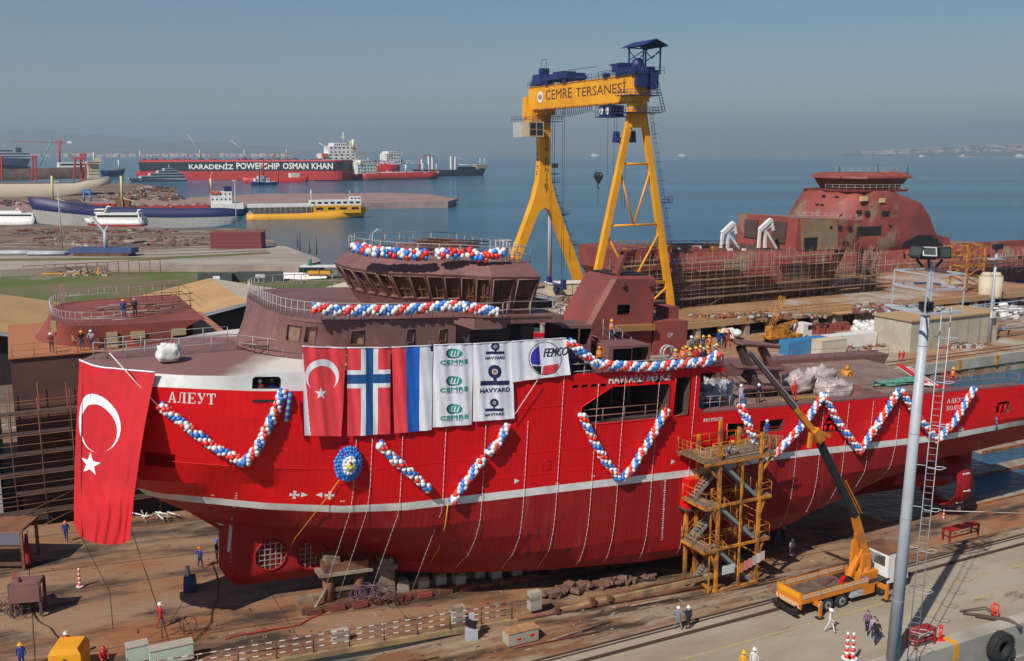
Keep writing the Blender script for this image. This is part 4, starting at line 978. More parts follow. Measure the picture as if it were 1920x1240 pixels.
for du in (0, -2, 2):
 bm2, bx = text_bm('FEMCO', 0)
 for v in bm2.verts:
  fx = (v.co.x-bx[0])/(bx[1]-bx[0]); fy = (v.co.y-bx[2])/(bx[3]-bx[2]); zx = 1652+fx*152+fy*14+du; zy = 242-fx*12-fy*56; w_ = XZ(zx, zy); v.co = Vector((w_[0], w_[1], 0))
 b._emit(bm2, mp, 0, .004+abs(du)*.001+(du > 0)*.002, .15)
b.flat([[XZ(1640, 300), XZ(1636, 350)]+[XZ(1663+100*math.cos(t), 250+100*math.sin(t)) for t in (1.8, 2.1, 2.4, 2.65)]], mp, off=.003, step=.15)
part('black_emblem', b, CK)
b = B(); b.flat([[XZ(1625, 168), XZ(1632, 290)]+[XZ(1663+96*math.cos(t), 250+90*math.sin(t)) for t in (2.7, 3.0, 3.3, 3.6, 3.9, 4.2)]], mp, step=.15); part('blue_segment', b, CPB)
b = B(); b.flat([[XZ(1652, 300), XZ(1752, 282), XZ(1744, 318), XZ(1725, 340), XZ(1700, 352), XZ(1644, 354)]], mp, step=.15); part('red_segment', b, CRL)
# the large flag over the bow
TOPC = [LP(px, py, z)+Vector((0, -.12, .1)) for px, py, z in ((149, 678, 16.7), (158, 682, 16.7), (172, 688, 16.7), (190, 692, 16.65), (212, 694, 16.65), (238, 697, 16.65), (264, 699, 16.65), (291, 701, 16.65))]
def curve(P, t):
 t = t*(len(P)-1); i = min(int(t), len(P)-2); return P[i].lerp(P[i+1], t-i)
BOT = []
for k, (px, py) in enumerate(((139, 985), (148, 1004), (162, 1013), (180, 1018), (200, 1021), (218, 1022), (232, 1021), (243, 1014))):
 BOT.append(SP(px, py, lerp(-1.2, -5.6, (k/7)**.8)))
MID = []
for k, (px, py) in enumerate(((141, 850), (151, 853), (166, 856), (184, 858), (203, 859), (224, 859), (242, 857), (263, 850))):
 MID.append(SP(px, py, lerp(-.9, -5.5, (k/7)**.8)))
def bf(u, v, off=0):
 a, m, c = curve(TOPC, u), curve(MID, u), curve(BOT, u)
 p = a*(1-v)*(1-2*v)+m*4*v*(1-v)+c*v*(2*v-1)
 am = .02+.13*v**1.2; fan = (1-u)*1.2
 p.y += -am*math.sin(u*13+v*4*(1.2-u)+1.8*math.sin(v*3+u*2))-am*.6*math.sin(u*29+v*9*(u-.6)+noise.noise(Vector((u*4, v*3, 1)))*5)-.16*v*noise.noise(Vector((u*3.1, v*4.3, 5)))-.05*noise.noise(Vector((u*11+v*3, v*6, 2)))-off
 return p
org = curve(TOPC, .5)
r = root('turkish_flag', MS @ Matrix.Translation(org), 'giant red flag with white crescent and star draped over the bow down to the ground', 'flag')
def sub(o):
 for v in o.data.vertices: v.co -= org
 return o
c = B(); NU, NV = 56, 70
V = [[c.bm.verts.new(bf(i/NU, j/NV)) for j in range(NV+1)] for i in range(NU+1)]
for i in range(NU):
 for j in range(NV): c.bm.faces.new((V[i][j], V[i][j+1], V[i+1][j+1], V[i+1][j])).smooth = True
M_BFLAG = mat('big_flag_red', (.62, .012, .02), .7, 0, (.52, .01, .02), .3, .4, .6)
sub(c.build('cloth', M_BFLAG, r, recalc=False))
b = B()
fm = lambda u, v, o_: bf(u, v, .02+o_)
def fuv(px, py):
 v = (py-690)/325.0; l = interp([(0, 150), (.5, 141), (1, 139)], v); r_ = interp([(0, 291), (.5, 263), (1, 245)], v); return ((px-l)/(r_-l), v)
cr = []
for q in crescent(194, 790, 1, .02, .17, .83, 26):
 cr.append([fuv(194+(x-194)*41, 791+(y-790)*53) for x, y in q])
b.flat(cr, fm, step=.03); b.flat([[fuv(178+(x)*20, 866+y*22) for x, y in star(0, 0, 1, -math.pi/2+.1)]], fm, step=.03)
sub(b.build('crescent_and_star', CW, r, recalc=False))
b = B(); b.pipe([bf(k/20, 0)+Vector((0, 0, .03)) for k in range(21)], .06, 5); sub(b.build('top_hem', CW, r))
b = B(); b.pipe([bf(0.12, .02), bf(.14, .3, .1), bf(.16, .6, .1), bf(.2, 1, .1), SP(206, 1110, -4.6), SP(212, 1180, -5.4)], .025, 4)
tag(b.build('rope', M_DARK, M=MS, origin=SP(206, 1110, -4.6)), 'thin black rope hanging from the giant bow flag to the slipway', 'rope')
def rope(pts, m, label, r_=.03, group=None, name='rope', ex='rope', n=4):
 b = B(); b.pipe(pts, r_, n); o = b.build(name, m, M=MS, origin=pts[-1]); return tag(o, label, ex, group)
rope([LP(205, 662, 18.0), onhull(258, 720, .5), onhull(300, 765, .45)], M_ROPE, 'pale rope running from the bow rail down to the first balloon garland', .035)
# balloon garlands
def pearshape():
 b = B(); b.sphere((0, 0, 0), .5, 10, 7, (1, 1, 1.08))
 for v in b.bm.verts:
  if v.co.z < 0: k = 1+v.co.z*.28; v.co.x *= k; v.co.y *= k
 b.sphere((0, 0, -.55), .06, 5, 3); return b
bb_ = pearshape(); bm_ = bb_.bm
BME = bpy.data.meshes.new('balloon'); bm_.to_mesh(BME); bm_.free(); BME.materials.append(BALL['w'])
for p_ in BME.polygons: p_.use_smooth = True
BM = {}
for k, m_ in BALL.items():
 q_ = BME.copy(); q_.materials[0] = m_; BM[k] = q_
def balloons(r, items):
 "items: (position in the root's frame, diameter, colour); first hundred are parts, the rest one clump"
 for i, (p, d, c_) in enumerate(items[:100]):
  o = bpy.data.objects.new('balloon', BM[c_]); COL.objects.link(o); o.parent = r
  o.location = p; o.scale = (d, d, d); o.rotation_euler = (R.uniform(-.6, .6), R.uniform(-.6, .6), 0)
 if len(items) > 100:
  b = B(); ks = list(BALL)
  for p, d, c_ in items[100:]: b.sphere(p, d/2, 9, 6, mi=ks.index(c_))
  o = b.build('balloons', [BALL[k] for k in ks], r, recalc=False); o['kind'] = 'stuff'
def garland(pts, label, d=.37, rad=.18, pitch=.26, pat='rwbw', gap=0.0, out=Vector((0, -1, 0)), group='balloon garlands on the ship', off=0):
 pts = [Vector(p) for p in pts]; org = pts[0].copy()
 r = root('balloon_garland', MS @ Matrix.Translation(org), label, 'garland', group)
 L_ = [0]
 for a, c in zip(pts, pts[1:]): L_.append(L_[-1]+(c-a).length)
 n = int(L_[-1]/pitch); it = []
 for i in range(n+1):
  s_ = L_[-1]*i/n; k = max(j for j in range(len(L_)-1) if L_[j] <= s_+1e-6); t = (s_-L_[k])/(L_[k+1]-L_[k])
  p = pts[k].lerp(pts[k+1], t); dr = (pts[k+1]-pts[k]).normalized(); a = dr.cross(out).normalized(); o2 = a.cross(dr).normalized()
  if gap and R.random() < gap: continue
  for q in range(4):
   an = q*math.pi/2+i*.95+.4
   ci = (q+int(i*.42/(math.pi/2)*1.0+off)) % 4
   col = pat[q % len(pat)] if pat != 'x' else R.choice('rwbw')
   if R.random() < .06: col = 'w'
   dd = d*R.uniform(.78, 1.12)
   it.append((p-org+a*math.cos(an)*rad+o2*(math.sin(an)*rad)+dr*R.uniform(-.06, .06), dd, col))
 R.shuffle(it) if len(it) <= 100 else None
 it.sort(key=lambda q: (q[0]+org).dot(out), reverse=True)
 if len(it) > 100:
  vis = it[:len(it)//2]; st = len(vis)/100; sel = [vis[int(k*st)] for k in range(min(100, len(vis)))] if len(vis) >= 100 else it[:100]
  ids = set(map(id, sel)); it = sel+[q for q in it if id(q) not in ids]
 balloons(r, it); return r
OFF = .36
oh = lambda px, py: onhull(px, py, OFF)
garland([oh(302, 762), oh(350, 800), oh(400, 838), oh(458, 868), oh(480, 845), oh(508, 790), oh(532, 733)], 'V-shaped garland on the bow, below the Cyrillic name')
garland([oh(712, 834), oh(740, 862), oh(770, 888), oh(803, 916)], 'short straight garland slanting down to the right, below the striped flags', d=.37)
garland([oh(952, 798), oh(935, 830), oh(905, 862), oh(880, 895)], 'upper part of the thin garland below the banner with navy ring-and-bar marks', d=.38, rad=.17, gap=.1, pat='wrwb')
garland([oh(877, 900), oh(862, 920), oh(849, 941)], 'lower tail of the thin garland, ending at the white waterline stripe', d=.38, rad=.16, gap=.2, pat='wrwb')
garland([oh(1092, 780), oh(1110, 820), oh(1135, 865), oh(1163, 900), oh(1185, 880), oh(1215, 830), oh(1250, 770)], 'V-shaped garland hanging under the large deck opening amidships', d=.37)
garland([oh(1452, 853), oh(1480, 825), oh(1515, 785), oh(1543, 742)], 'garland rising from the yellow stair tower to the aft bulwark', d=.37)
garland([oh(1545, 742), oh(1570, 790), oh(1612, 846), oh(1650, 790), oh(1686, 732)], 'W-shaped garland section left of the lamp mast', d=.37)
garland([oh(1690, 733), oh(1715, 775), oh(1757, 826), oh(1790, 790), oh(1826, 730)], 'V-shaped garland at the stern, right of the lamp mast', d=.37)
dk = lambda px, py, lat=-9.2: SP(px, py, lat)
garland([dk(590, 578, -8.7), dk(640, 583, -8.9), dk(740, 582), dk(800, 578), dk(850, 573, -9.3), dk(885, 578, -9.7), dk(930, 586, -9.8)], 'long garland on the rail of the bridge deck below the wheelhouse windows', rad=.22, d=.38)
garland([dk(666, 464, -4.2), dk(700, 472, -5.8), dk(760, 477, -6.4), dk(797, 478, -6.6)], 'left garland on the wheelhouse roof rail', rad=.24, d=.42, pat='x')
garland([dk(822, 477, -6.7), dk(848, 476, -6.8), dk(865, 478, -6.8)], 'short middle garland on the wheelhouse roof rail', rad=.24, d=.42, pat='x')
garland([dk(880, 474, -7.0), dk(905, 486, -7.5), dk(925, 476, -7.6), dk(942, 474, -7.6)], 'sagging right garland on the wheelhouse roof rail', rad=.22, d=.44, pat='x')
garland([dk(1068, 642), dk(1082, 654), dk(1098, 668), dk(1120, 684), dk(1160, 686), dk(1220, 689), dk(1280, 683), dk(1325, 679), dk(1344, 665)], 'long garland above the hull lettering, along the forecastle deck edge', rad=.22, d=.39)
garland([dk(1390, 762, -9.6), dk(1401, 790, -9.8), dk(1408, 812, -9.8), dk(1415, 832, -9.9)], 'garland hanging beside the steep ladder at the top of the stair tower', rad=.2, d=.38)
b = B()
pc = oh(653, 871); r = root('balloon_wreath', MS @ Matrix.Translation(pc) @ Matrix.Scale(.87, 4), 'round blue balloon wreath with white and yellow centre on the ship side', 'wreath')
it = []
for ring, (rx, rz, n, col) in enumerate(((1.0, 1.22, 26, 'b'), (.82, 1.02, 22, 'b'), (.6, .8, 17, 'b'), (.42, .58, 13, 'w'), (.24, .36, 9, 'w'), (.1, .15, 4, 'y'))):
 for k in range(n):
  a = k*math.tau/n+ring*.2; c_ = col
  if ring == 4 and k in (6,): c_ = 'y'
  it.append((Vector((math.cos(a)*rx+.06*R.uniform(-1, 1), -.1*ring+R.uniform(-.05, .05), math.sin(a)*rz*(1.06 if ring < 2 and math.sin(a) > .7 else 1))), .32, c_))
it.append((Vector((.02, -.55, .22)), .24, 'd')); it.append((Vector((0.02, -.6, -.2)), .22, 'b'))
for k in range(6): it.append((Vector((math.cos(k)*.22, -.5, -.12+math.sin(k)*.12)), .26, 'y'))
balloons(r, it)
rope([oh(640, 895), oh(600, 950), SP(553, 1010, -4.5), SP(545, 1025, -2)], M_YLINE, 'yellow rope tied to the balloon wreath, leading down to the forefoot', .025)
rope([onhull(840, 945, .1), onhull(835, 985, .1), onhull(822, 1030, .12), onhull(806, 1056, .1)], M_YLINE, 'yellow rope under the waterline below the thin garland', .03)
rope([SP(1008, 713, -9.4), onhull(960, 785, .35)], M_ROPE, 'pale guy rope from the wide banner down to the thin garland', .025)
rope([SP(545, 735, -9.2), SP(540, 770, -9.3), SP(538, 790, -9.3)], mat('blue_ribbon', (.04, .05, .4), .6, bands=(2, .4, .4, (.05, .4, .35))), 'blue and green ribbon hanging at the end of the bow garland', .14)
rope([onhull(1868, 781, .1), onhull(1869, 800, .15), onhull(1868, 808, .15)], mat('blue_ribbon', (.04, .05, .4), .6), 'blue loop of line hanging from the stern fairlead', .07)
LG = 'white taped lines hanging down the ship side'
lx = [(668, 822), (698, 822), (755, 815), (836, 803), (911, 795), (990, 790), (1058, 700), (1122, 720), (1173, 700), (1236, 715), (1306, 705), (1363, 795), (1433, 795), (1500, 775), (1545, 765), (1592, 757), (1638, 752), (1689, 745)]
wh = ['below the left edge of the cross flag', 'below the middle of the cross flag', 'below the striped flag', 'below the green-logo banner', 'below the navy-mark banner', 'left of the large V garland, near the circle-emblem banner', 'just right of the circle-emblem banner', 'through the left half of the midship V garland', 'through the middle of the large deck opening', 'through the right part of the large deck opening', 'just right of the tall narrow opening', 'left of the steep ladder', 'right of the stair tower', 'behind the truck crane boom', 'under the peak left of the W garland', 'left of the W garland bottom', 'right of the W garland bottom', 'beside the lamp mast']
for (px, py), w_ in zip(lx, wh):
 t_ = onhull(px, py, .06); pts = []
 zb_ = interp([(14, 1.2), (20, .9), (30, .35), (50, .5), (60, 1.8), (70, 3.5), (80, 5)], t_.x)
 if t_.x < 23: pts = [hull_pt(t_.x-.012*(t_.z-lerp(t_.z, 6.6, k/9)), lerp(t_.z, 6.6, k/9), .09) for k in range(10)]; l_ = pts[-1]; pts.append(Vector((l_.x-.5, l_.y+1.6, 2.8))); pts.append(Vector((l_.x-.9, l_.y+3.2, -.8)))
 for k in range(22 if t_.x >= 23 else 0):
  z = lerp(t_.z, zb_, k/21); x = t_.x-.012*(t_.z-z); q = hull_pt(x, z, .09); pts.append(q)
 for k in range(1, len(pts)-1 if t_.x >= 23 else 0): pts[k].y = min(pts[k].y, (pts[k-1].y+pts[k+1].y)/2+.02)
 rope(pts, M_LINE, 'white taped line '+w_, .017, LG, 'taped_line', 'line')
def FR(A, D=None, yaw=None):
 A = Vector(A)
 if yaw is None: yaw = math.atan2(D[1]-A[1], D[0]-A[0])
 return Matrix.Translation(A) @ RZ(yaw)
def PX(M, px, py, y=0.0): return hit(px, py, 1, y, M.inverted())
# yellow gantry crane
MC = FR((22.5, 182.2, 3.3), yaw=YAW) @ Matrix.Scale(.94, 4)
MCI = MC.inverted()
gc = root('gantry_crane', MC, 'tall yellow gantry crane with blue machinery, straddling the slipway behind the red vessel', 'gantry crane')
SPAN = 39.4
def q(px, py, y): return hit(px, py, 1, y, MCI)
for fx, tx, nm in ((-10.4, -1.0, 'leg'), (9.6, 1.2, 'leg')):
 b = B(); b.beam((fx, 0, 0), (tx, 0, 40.6), 1.3, 1.1, 1.15); b.bb(fx-1.4, fx+1.4, -.9, .9, -.3, .4); b.build(nm, M_YEL, gc)
AX_ = lambda z, s: lerp(-10.4 if s < 0 else 9.6, -1.0 if s < 0 else 1.2, z/40.6)
b = B(); z1, z2, z3 = 29.6, 17.8, 6.3
for z in (z1, z2, z3): b.tube((AX_(z, -1), 0, z), (AX_(z, 1), 0, z), .22, 8)
for s in (-1, 1):
 b.tube((AX_(z1-.2, s), 0, z1-1.0), (-.2, 0, z2), .2, 8); b.tube((AX_(z2-1.5, s), 0, z2-1.2), (-.2, 0, z3), .2, 8); b.tube((AX_(z3-1, s), 0, z3-1), (-.2+s*3, 0, 1.0), .2, 8)
b.build('leg_bracing', M_YEL, gc)
b = B(); b.loft([[(-1.9, -.9, 36.5), (1.9, -.9, 36.5), (1.9, .9, 36.5), (-1.9, .9, 36.5)], [(-1.5, -1.2, 41.2), (1.6, -1.2, 41.2), (1.6, 1.2, 41.2), (-1.5, 1.2, 41.2)]]); b.build('leg_head', M_YEL, gc)
FY = SPAN
b = B()
prof_l = [(-11.6, 0), (-8.4, 8), (-5.0, 16), (-2.8, 21.5), (-1.7, 25.5), (-1.3, 30), (-1.25, 41.4)]
prof_li = [(-9.5, 0), (-6.2, 8), (-2.7, 16), (-1.4, 18.6), (0, 19.4)]
sh = .9
def legpoly(mir):
 o = [(x*(mir), z) for x, z in prof_l]; i_ = [(x*(mir), z) for x, z in prof_li]
 return o, i_
for mir in (1, -1):
 o, i_ = legpoly(mir)
 pts = []
 zs = [0, 4, 8, 12, 16, 17.5, 18.6, 19.4, 21.5, 23.5, 25.5, 28, 30, 36, 41.4]
 rg = []
 for z in zs:
  xo = interp([(c, a) for a, c in o], z); xi = interp([(c, a) for a, c in i_], z) if z < 19.4 else 0.0
  rg.append([(xo+sh, FY-1.5, z), (xi+sh, FY-1.5, z), (xi+sh, FY+.5, z), (xo+sh, FY+.5, z)])
 b.loft(rg)
b.bb(-2.4+sh, 3.2, FY-2.0, FY+1.8, 40.2, 42.0)
b.build('portal_leg', M_YEL, gc)
GT, GB = 46.2, 41.3
b = B(); b.bb(-2.0, 2.0, -1.2, FY+1.4, GB, GT); b.build('girder', M_YEL, gc)
b = B(); b.bb(-2.6, 2.2, FY+1.4, FY+3.4, 39.6, 44.2, taper=.92); b.bb(-2.2, 2.0, FY-1, FY+2.6, 38.4, 41.4, taper=1.1); b.build('girder_end', M_YEL, gc)
b = B(); b.bb(-1.8, 1.8, -1.9, -1.2, 42.0, 46.4); b.bb(-2.12, -2.0, -1.2, FY+1, GB-.15, GB+.1, 1); b.bb(-2.12, -2.0, -1.2, FY+1, GT-.1, GT+.1, 1); b.build('girder_flange', [M_YEL, M_YEL2], gc)
b = B(); railing(b, [(-2.0, FY+1, GT), (-2.0, -2, GT)], 1.1, 1.3, .035); railing(b, [(2.0, FY+1, GT), (2.0, -2, GT)], 1.1, 1.3, .035); b.build('girder_railing', M_NAVY, gc)
gmap = lambda u, v, o_: Vector((-2.0-.03-o_, -u, v))
def gl(px, py): p = hit(px, py, 0, -2.0, MCI); return p
M_STEN = mat('stencil_dark', (.06, .035, .03), .6)
p, r_ = gl(1023, 180), gl(1174, 165)
b = B()
for txt, a, c in (('CEMRE', 1023, 1072), ('TERSANESİ', 1080, 1174)):
 u0, u1 = -gl(a, 180).y, -gl(c, 168).y; b.text(txt, u0, 43.1, 2.1 if txt == 'CEMRE' else 2.5, u1-u0, gmap, off=.0, bold=.0)
b.build('girder_lettering', M_STEN, gc, recalc=False)
b = B(); e_ = gl(1013, 179)
b.flat([[(-e_.y+1.25*math.cos(k*math.tau/20), 43.9+1.25*math.sin(k*math.tau/20)) for k in range(20)]], gmap, step=0)
b.mi = 1; b.flat([[(-e_.y+.8*math.cos(k*math.tau/16), 43.9+.5*math.sin(k*math.tau/16)) for k in range(16)]], gmap, off=.03, step=0)
b.mi = 0; b.flat([[(-e_.y-.35+k*.35, 43.55), (-e_.y-.2+k*.35, 43.55), (-e_.y-.05+k*.35, 44.25), (-e_.y-.2+k*.35, 44.25)] for k in range(3)], gmap, off=.05, step=0)
b.build('round_emblem', [M_WHITE, M_NAVY], gc, recalc=False)
b = B(); cm = lambda u, v, o_: Vector((u, FY-1.5-.03-o_, v)); cm2 = lambda u, v, o_: Vector((interp([(21.5, -2.8), (25.5, -1.7), (30, -1.3), (41, -1.25)], v)+sh-.03-o_, -u, v))
za, zb = hit(1010, 245, 1, FY-1.5, MCI).z, hit(1010, 360, 1, FY-1.5, MCI).z
word = 'ONCE EMNIYET'
for i, ch in enumerate(word):
 if ch == ' ': continue
 z = lerp(za, zb, i/(len(word)-.4)); wd = .85 if ch != 'I' else .2
 b.text(ch, sh-.0-wd/2+.35, z-1.0, .95, wd, cm, off=.0, bold=.01)
za, zb = hit(995, 272, 1, FY, MCI).z, hit(995, 325, 1, FY, MCI).z
for i, ch in enumerate('CEMRE'): b.text(ch, -FY+.1, lerp(za, zb, i/4.4)-1.0, .9, .8, cm2, off=.0)
zc = hit(995, 258, 1, FY, MCI).z; b.build('column_lettering', M_STEN, gc, recalc=False)
b = B(); b.flat([[(-FY+.5+.6*math.cos(k*math.tau/16), zc+.8*math.sin(k*math.tau/16)) for k in range(16)]], cm2, step=0); b.build('round_emblem', M_WHITE, gc, recalc=False)
b = B()
def atop(px0, px1): return (-gl(px0, 160).y*-1), (gl(px1, 160).y)
y0, y1 = gl(1022, 160).y, gl(1064, 158).y
b.bb(-2.4, 2.4, y1, y0, GT+.8, GT+2.2); b.bb(-2.6, 2.6, y1-.4, y0+.4, GT+1.0, GT+1.6)
for y in (y1+1, y0-1):
 for x in (-2, 2): b.bb(x-.4, x+.4, y-.7, y+.7, GT, GT+1)
b.bb(-1.6, 1.6, (y0+y1)/2-2.2, (y0+y1)/2+2.2, GT+2.2, GT+2.7)
b.build('upper_trolley', M_NAVY, gc)
y2, y3 = gl(996, 170).y, gl(1013, 168).y
b = B(); b.bb(-2.2, 1.6, y3, y2, GT+.3, GT+2.7, taper=.8); b.bb(-1.2, .8, y3+1, y2-2, GT+2.7, GT+4.0); railing(b, [(-2.4, y2+1, GT), (-2.4, y3-1, GT)], 1.2, 1.2, .04); b.tube((0, y2-1, GT+2.7), (0, y2-1, GT+6), .06, 4); b.tube((0, y3+1, GT+2.7), (0, y3+1, GT+6), .06, 4); b.tube((0, y2-1, GT+6), (0, y3+1, GT+6), .06, 4); b.build('cable_drum_house', M_NAVY, gc)
y4 = gl(1150, 140).y
b = B(); b.bb(-2.4, 2.4, 3.2, y4, GT+.9, GT+2.3); b.bb(-1.2, 1.2, 4, 8, GT+2.3, GT+2.7); b.bb(-2.4, 2.2, -2.6, 3.0, GT+.1, GT+1.5); b.sphere((-.4, -.6, GT+1.9), 1.35, 12, 8, (1, .9, 1)); b.bb(-2.0, 2.4, -2.9, -1.9, GT-2.2, GT-.2)
for y in (3.5, 8): b.bb(-2.4, -1.4, y-.6, y+.6, GT, GT+.9)
b.bb(1.0, 2.6, -3.3, -1.9, GT-2.6, GT+.9); railing(b, [(-2.6, 10, GT+.1), (-2.6, -4.4, GT+.1), (2.8, -4.8, GT+.1)], 1.2, 1.5, .04); b.build('winch_house', M_NAVY, gc)
b = B()
for x in (-1.6, 2.2):
 for y in (-4.2, .6): b.beam((x, y, GT), (x, y, GT+5.1), .24)
for x in (-1.6, 2.2): b.beam((x, -4.2, GT+4.2), (x, .6, GT+2.8), .14); b.beam((x, -4.2, GT+5.1), (x, .6, GT+5.1), .2)
for y in (-4.2, .6): b.beam((-2, y, GT+5.1), (2.6, y, GT+5.1), .2); b.beam((-2, y, GT+5), (.3, y, GT+2.8), .12); b.beam((2.6, y, GT+5), (.3, y, GT+2.8), .12)
b.build('service_hoist_frame', M_NAVY, gc)
b = B()
for s in (-1, 1): b.loft([[(.3, -5.6, GT+6.3), (.3+s*2.7, -5.6, GT+5.2), (.3+s*2.7, -5.6, GT+5.05), (.3, -5.6, GT+6.15)], [(.3, 2.2, GT+6.3), (.3+s*2.7, 2.2, GT+5.2), (.3+s*2.7, 2.2, GT+5.05), (.3, 2.2, GT+6.15)]])
b.build('hoist_roof', M_NAVY, gc)
b = B()
for z, w_ in ((39.2, 3.0), (42.4, 2.6)):
 b.bb(-w_-.6, w_+1.0, -2.6, 2.6, z, z+.14); railing(b, [(-w_-.6, 2.6, z), (-w_-.6, -2.6, z), (w_+1, -2.6, z), (w_+1, 2.6, z)], 1.1, 1.0, .04)
b.build('leg_platform', M_NAVY, gc)
b = B()
for k in range(2): b.tube((1.8+k*.7, -3.4, 45), (3.6+k*.7, -3.4, 39.4), .08, 4)
for k in range(12): t = k/11; b.tube((lerp(1.8, 3.6, t), -3.4, lerp(45, 39.4, t)), (lerp(2.5, 4.3, t), -3.4, lerp(45, 39.4, t)), .05, 4)
b.build('upper_stair', M_NAVY, gc)
b = B()
L0, L1 = Vector((AX_(1, 1)+1.5, -.2, 1)), Vector((AX_(39, 1)+1.4, -.2, 39))
for k in (0, .6): b.tube(L0+Vector((k, 0, 0)), L1+Vector((k, 0, 0)), .05, 4)
for k in range(52): p = L0.lerp(L1, k/51); b.tube(p, p+Vector((.6, 0, 0)), .04, 4)
for k in range(22): p = L0.lerp(L1, k/21); b.pipe([p, p+Vector((.1, -.6, 0)), p+Vector((.9, -.6, 0)), p+Vector((.6, 0, 0))], .04, 4)
for z in (22.0, 9.8): p = L0.lerp(L1, z/39); b.bb(p.x-.2, p.x+1.9, -1.0, .8, z, z+.12); railing(b, [(p.x+1.9, .8, z), (p.x+1.9, -1, z), (p.x, -1, z)], 1.1, .8, .04)
b.build('leg_ladder', M_NAVY, gc)
b = B()
l0, l1 = Vector((11.6, FY, 2)), Vector((3.2, FY, 25))
for k in (0, .6): b.tube(l0+Vector((k, 0, 0)), l1+Vector((k, 0, 0)), .05, 4)
for k in range(40): p = l0.lerp(l1, k/39); b.tube(p, p+Vector((.6, 0, 0)), .04, 4)
for k in range(16): p = l0.lerp(l1, k/15); b.pipe([p, p+Vector((.2, -.6, 0)), p+Vector((1.0, -.6, 0)), p+Vector((.6, 0, 0))], .05, 4)
b.tube((3.5, FY, 25), (3.5, FY, 39), .05, 4); b.tube((4.1, FY, 25), (4.1, FY, 39), .05, 4)
for z in (17.5, 10.2, 25): b.bb(interp([(2, 11.4), (25, 3)], z), interp([(2, 11.4), (25, 3)], z)+2, FY-1, FY+1, z, z+.14); railing(b, [(interp([(2, 11.4), (25, 3)], z)+2, FY-1, z), (interp([(2, 11.4), (25, 3)], z), FY-1, z)], 1.1, .7, .04)
b.bb(-2.8, 4.6, FY-2.4, FY-1.6, 38.6, 38.75); railing(b, [(-2.8, FY-2.4, 38.7), (4.6, FY-2.4, 38.7)], 1.1, 1, .04)
b.build('portal_ladder', M_NAVY, gc)
cb0 = hit(1000, 238, 1, FY-2, MCI)
b = B(); b.bb(-5.0, -2.3, FY-1.4, FY+3.2, 35.2, 38.6); cab = b.build('operator_cabin', paint('cabin_grey', (.42, .42, .42), .5), gc)
b = B(); b.bb(-1.2, -5.0, FY-4.6, FY-1.4, 35.2, 38.6, taper=1.0); fr = b.build('cabin_front', paint('cabin_tan', (.45, .34, .22), .5), gc)
for x0, x1, z0, z1 in ((-4.7, -3.3, 37.0, 38.3), (-3.0, -1.6, 37.0, 38.3), (-4.7, -3.3, 35.6, 36.8), (-3.0, -1.6, 35.6, 36.8)):
 b = B(); b.bb(x0, x1, FY-4.66, FY-4.6, z0, z1); b.build('window', M_GLASS, fr)
b = B(); railing(b, [(-5.2, FY+3.4, 38.6), (-5.2, FY-1, 38.6), (-2, FY-1, 38.6)], 1.1, 1, .04); b.build('cabin_railing', M_NAVY, gc)
yl, yr = gl(1113, 200).y, gl(1146, 200).y
b = B(); yl -= 1.5; yr += 1.0; b.bb(-1.6, 1.6, yr, yl, GB-2.4, GB-.3); b.bb(-1.9, 1.9, yr-1.0, yl+1.0, GB-2.6, GB-2.4); railing(b, [(-1.9, yl+1.0, GB-2.4), (-1.9, yr-1.0, GB-2.4)], 1.8, 1, .05)
lt = b.build('lower_trolley', M_NAVY, gc)
b = B(); ym = (yl+yr)/2
for dy in (-1.4, 1.4):
 b.loft([[(-1.66, ym+dy*.8+math.cos(k*math.tau/10)*.7, GB-1.4+math.sin(k*math.tau/10)*.75) for k in range(10)], [(-1.7, ym+dy*.8+math.cos(k*math.tau/10)*.7, GB-1.4+math.sin(k*math.tau/10)*.75) for k in range(10)]])
b.build('lamp_glass', M_WHITE, lt)
def block(y, z, w_):
 b = B(); b.bb(-.4, .4, y-w_/2, y+w_/2, z-.9, z-.2)
 for s in (-1, 1): b.bb(-.5, .5, y+s*w_/2-.7, y+s*w_/2+.7, z-1.2, z+1.0, taper=.8)
 b.loft([[(-.5, y-1, z-1.2), (.5, y-1, z-1.2), (.5, y+1, z-1.2), (-.5, y+1, z-1.2)], [(-.3, y-.3, z-2.6), (.3, y-.3, z-2.6), (.3, y+.3, z-2.6), (-.3, y+.3, z-2.6)]])
 b.build('hook_block', M_NAVY, gc)
ya, yb_ = hit(1153, 255, 0, 0, MCI).y+.8, hit(1188, 255, 0, 0, MCI).y+.8
zk = hit(1170, 256, 0, 0, MCI).z
block((ya+yb_)/2-.8, zk, abs(ya-yb_)-1)
yc = hit(1043, 530, 0, 0, MCI)
block(yc.y, yc.z, 6.5)
b = B()
def cab_(y, z0, z1=GB, x=0): b.tube((x, y, z0), (x, y, z1), .045, 4)
for d_ in (-.8, .8): cab_((ya+yb_)/2-.8+d_*4-.0, zk, GB, d_*.4); cab_(yc.y+d_*3.6, yc.z, GB, d_*.4); cab_(yc.y+d_*3.2, yc.z, GB, -d_*.4)
h1 = hit(1122, 330, 0, 0, MCI)
for d_ in (-1.2, 1.2): cab_(ym+d_, h1.z, GB)
cab_(h1.y, h1.z-6, h1.z)
h2 = hit(1168, 392, 0, 0, MCI)
for d_ in (-.5, .5): cab_(h2.y+d_, h2.z, zk-3)
b.tube((-1.8, y1, GT+2.6), (-1.8, 12, GT+2.5), .06, 4)
b.build('hoist_cables', M_BLACK, gc)
b = B()
for s in (-1, 1): b.sphere((0, h1.y+s*.7, h1.z), .9, 8, 6, (.5, 1, .9))
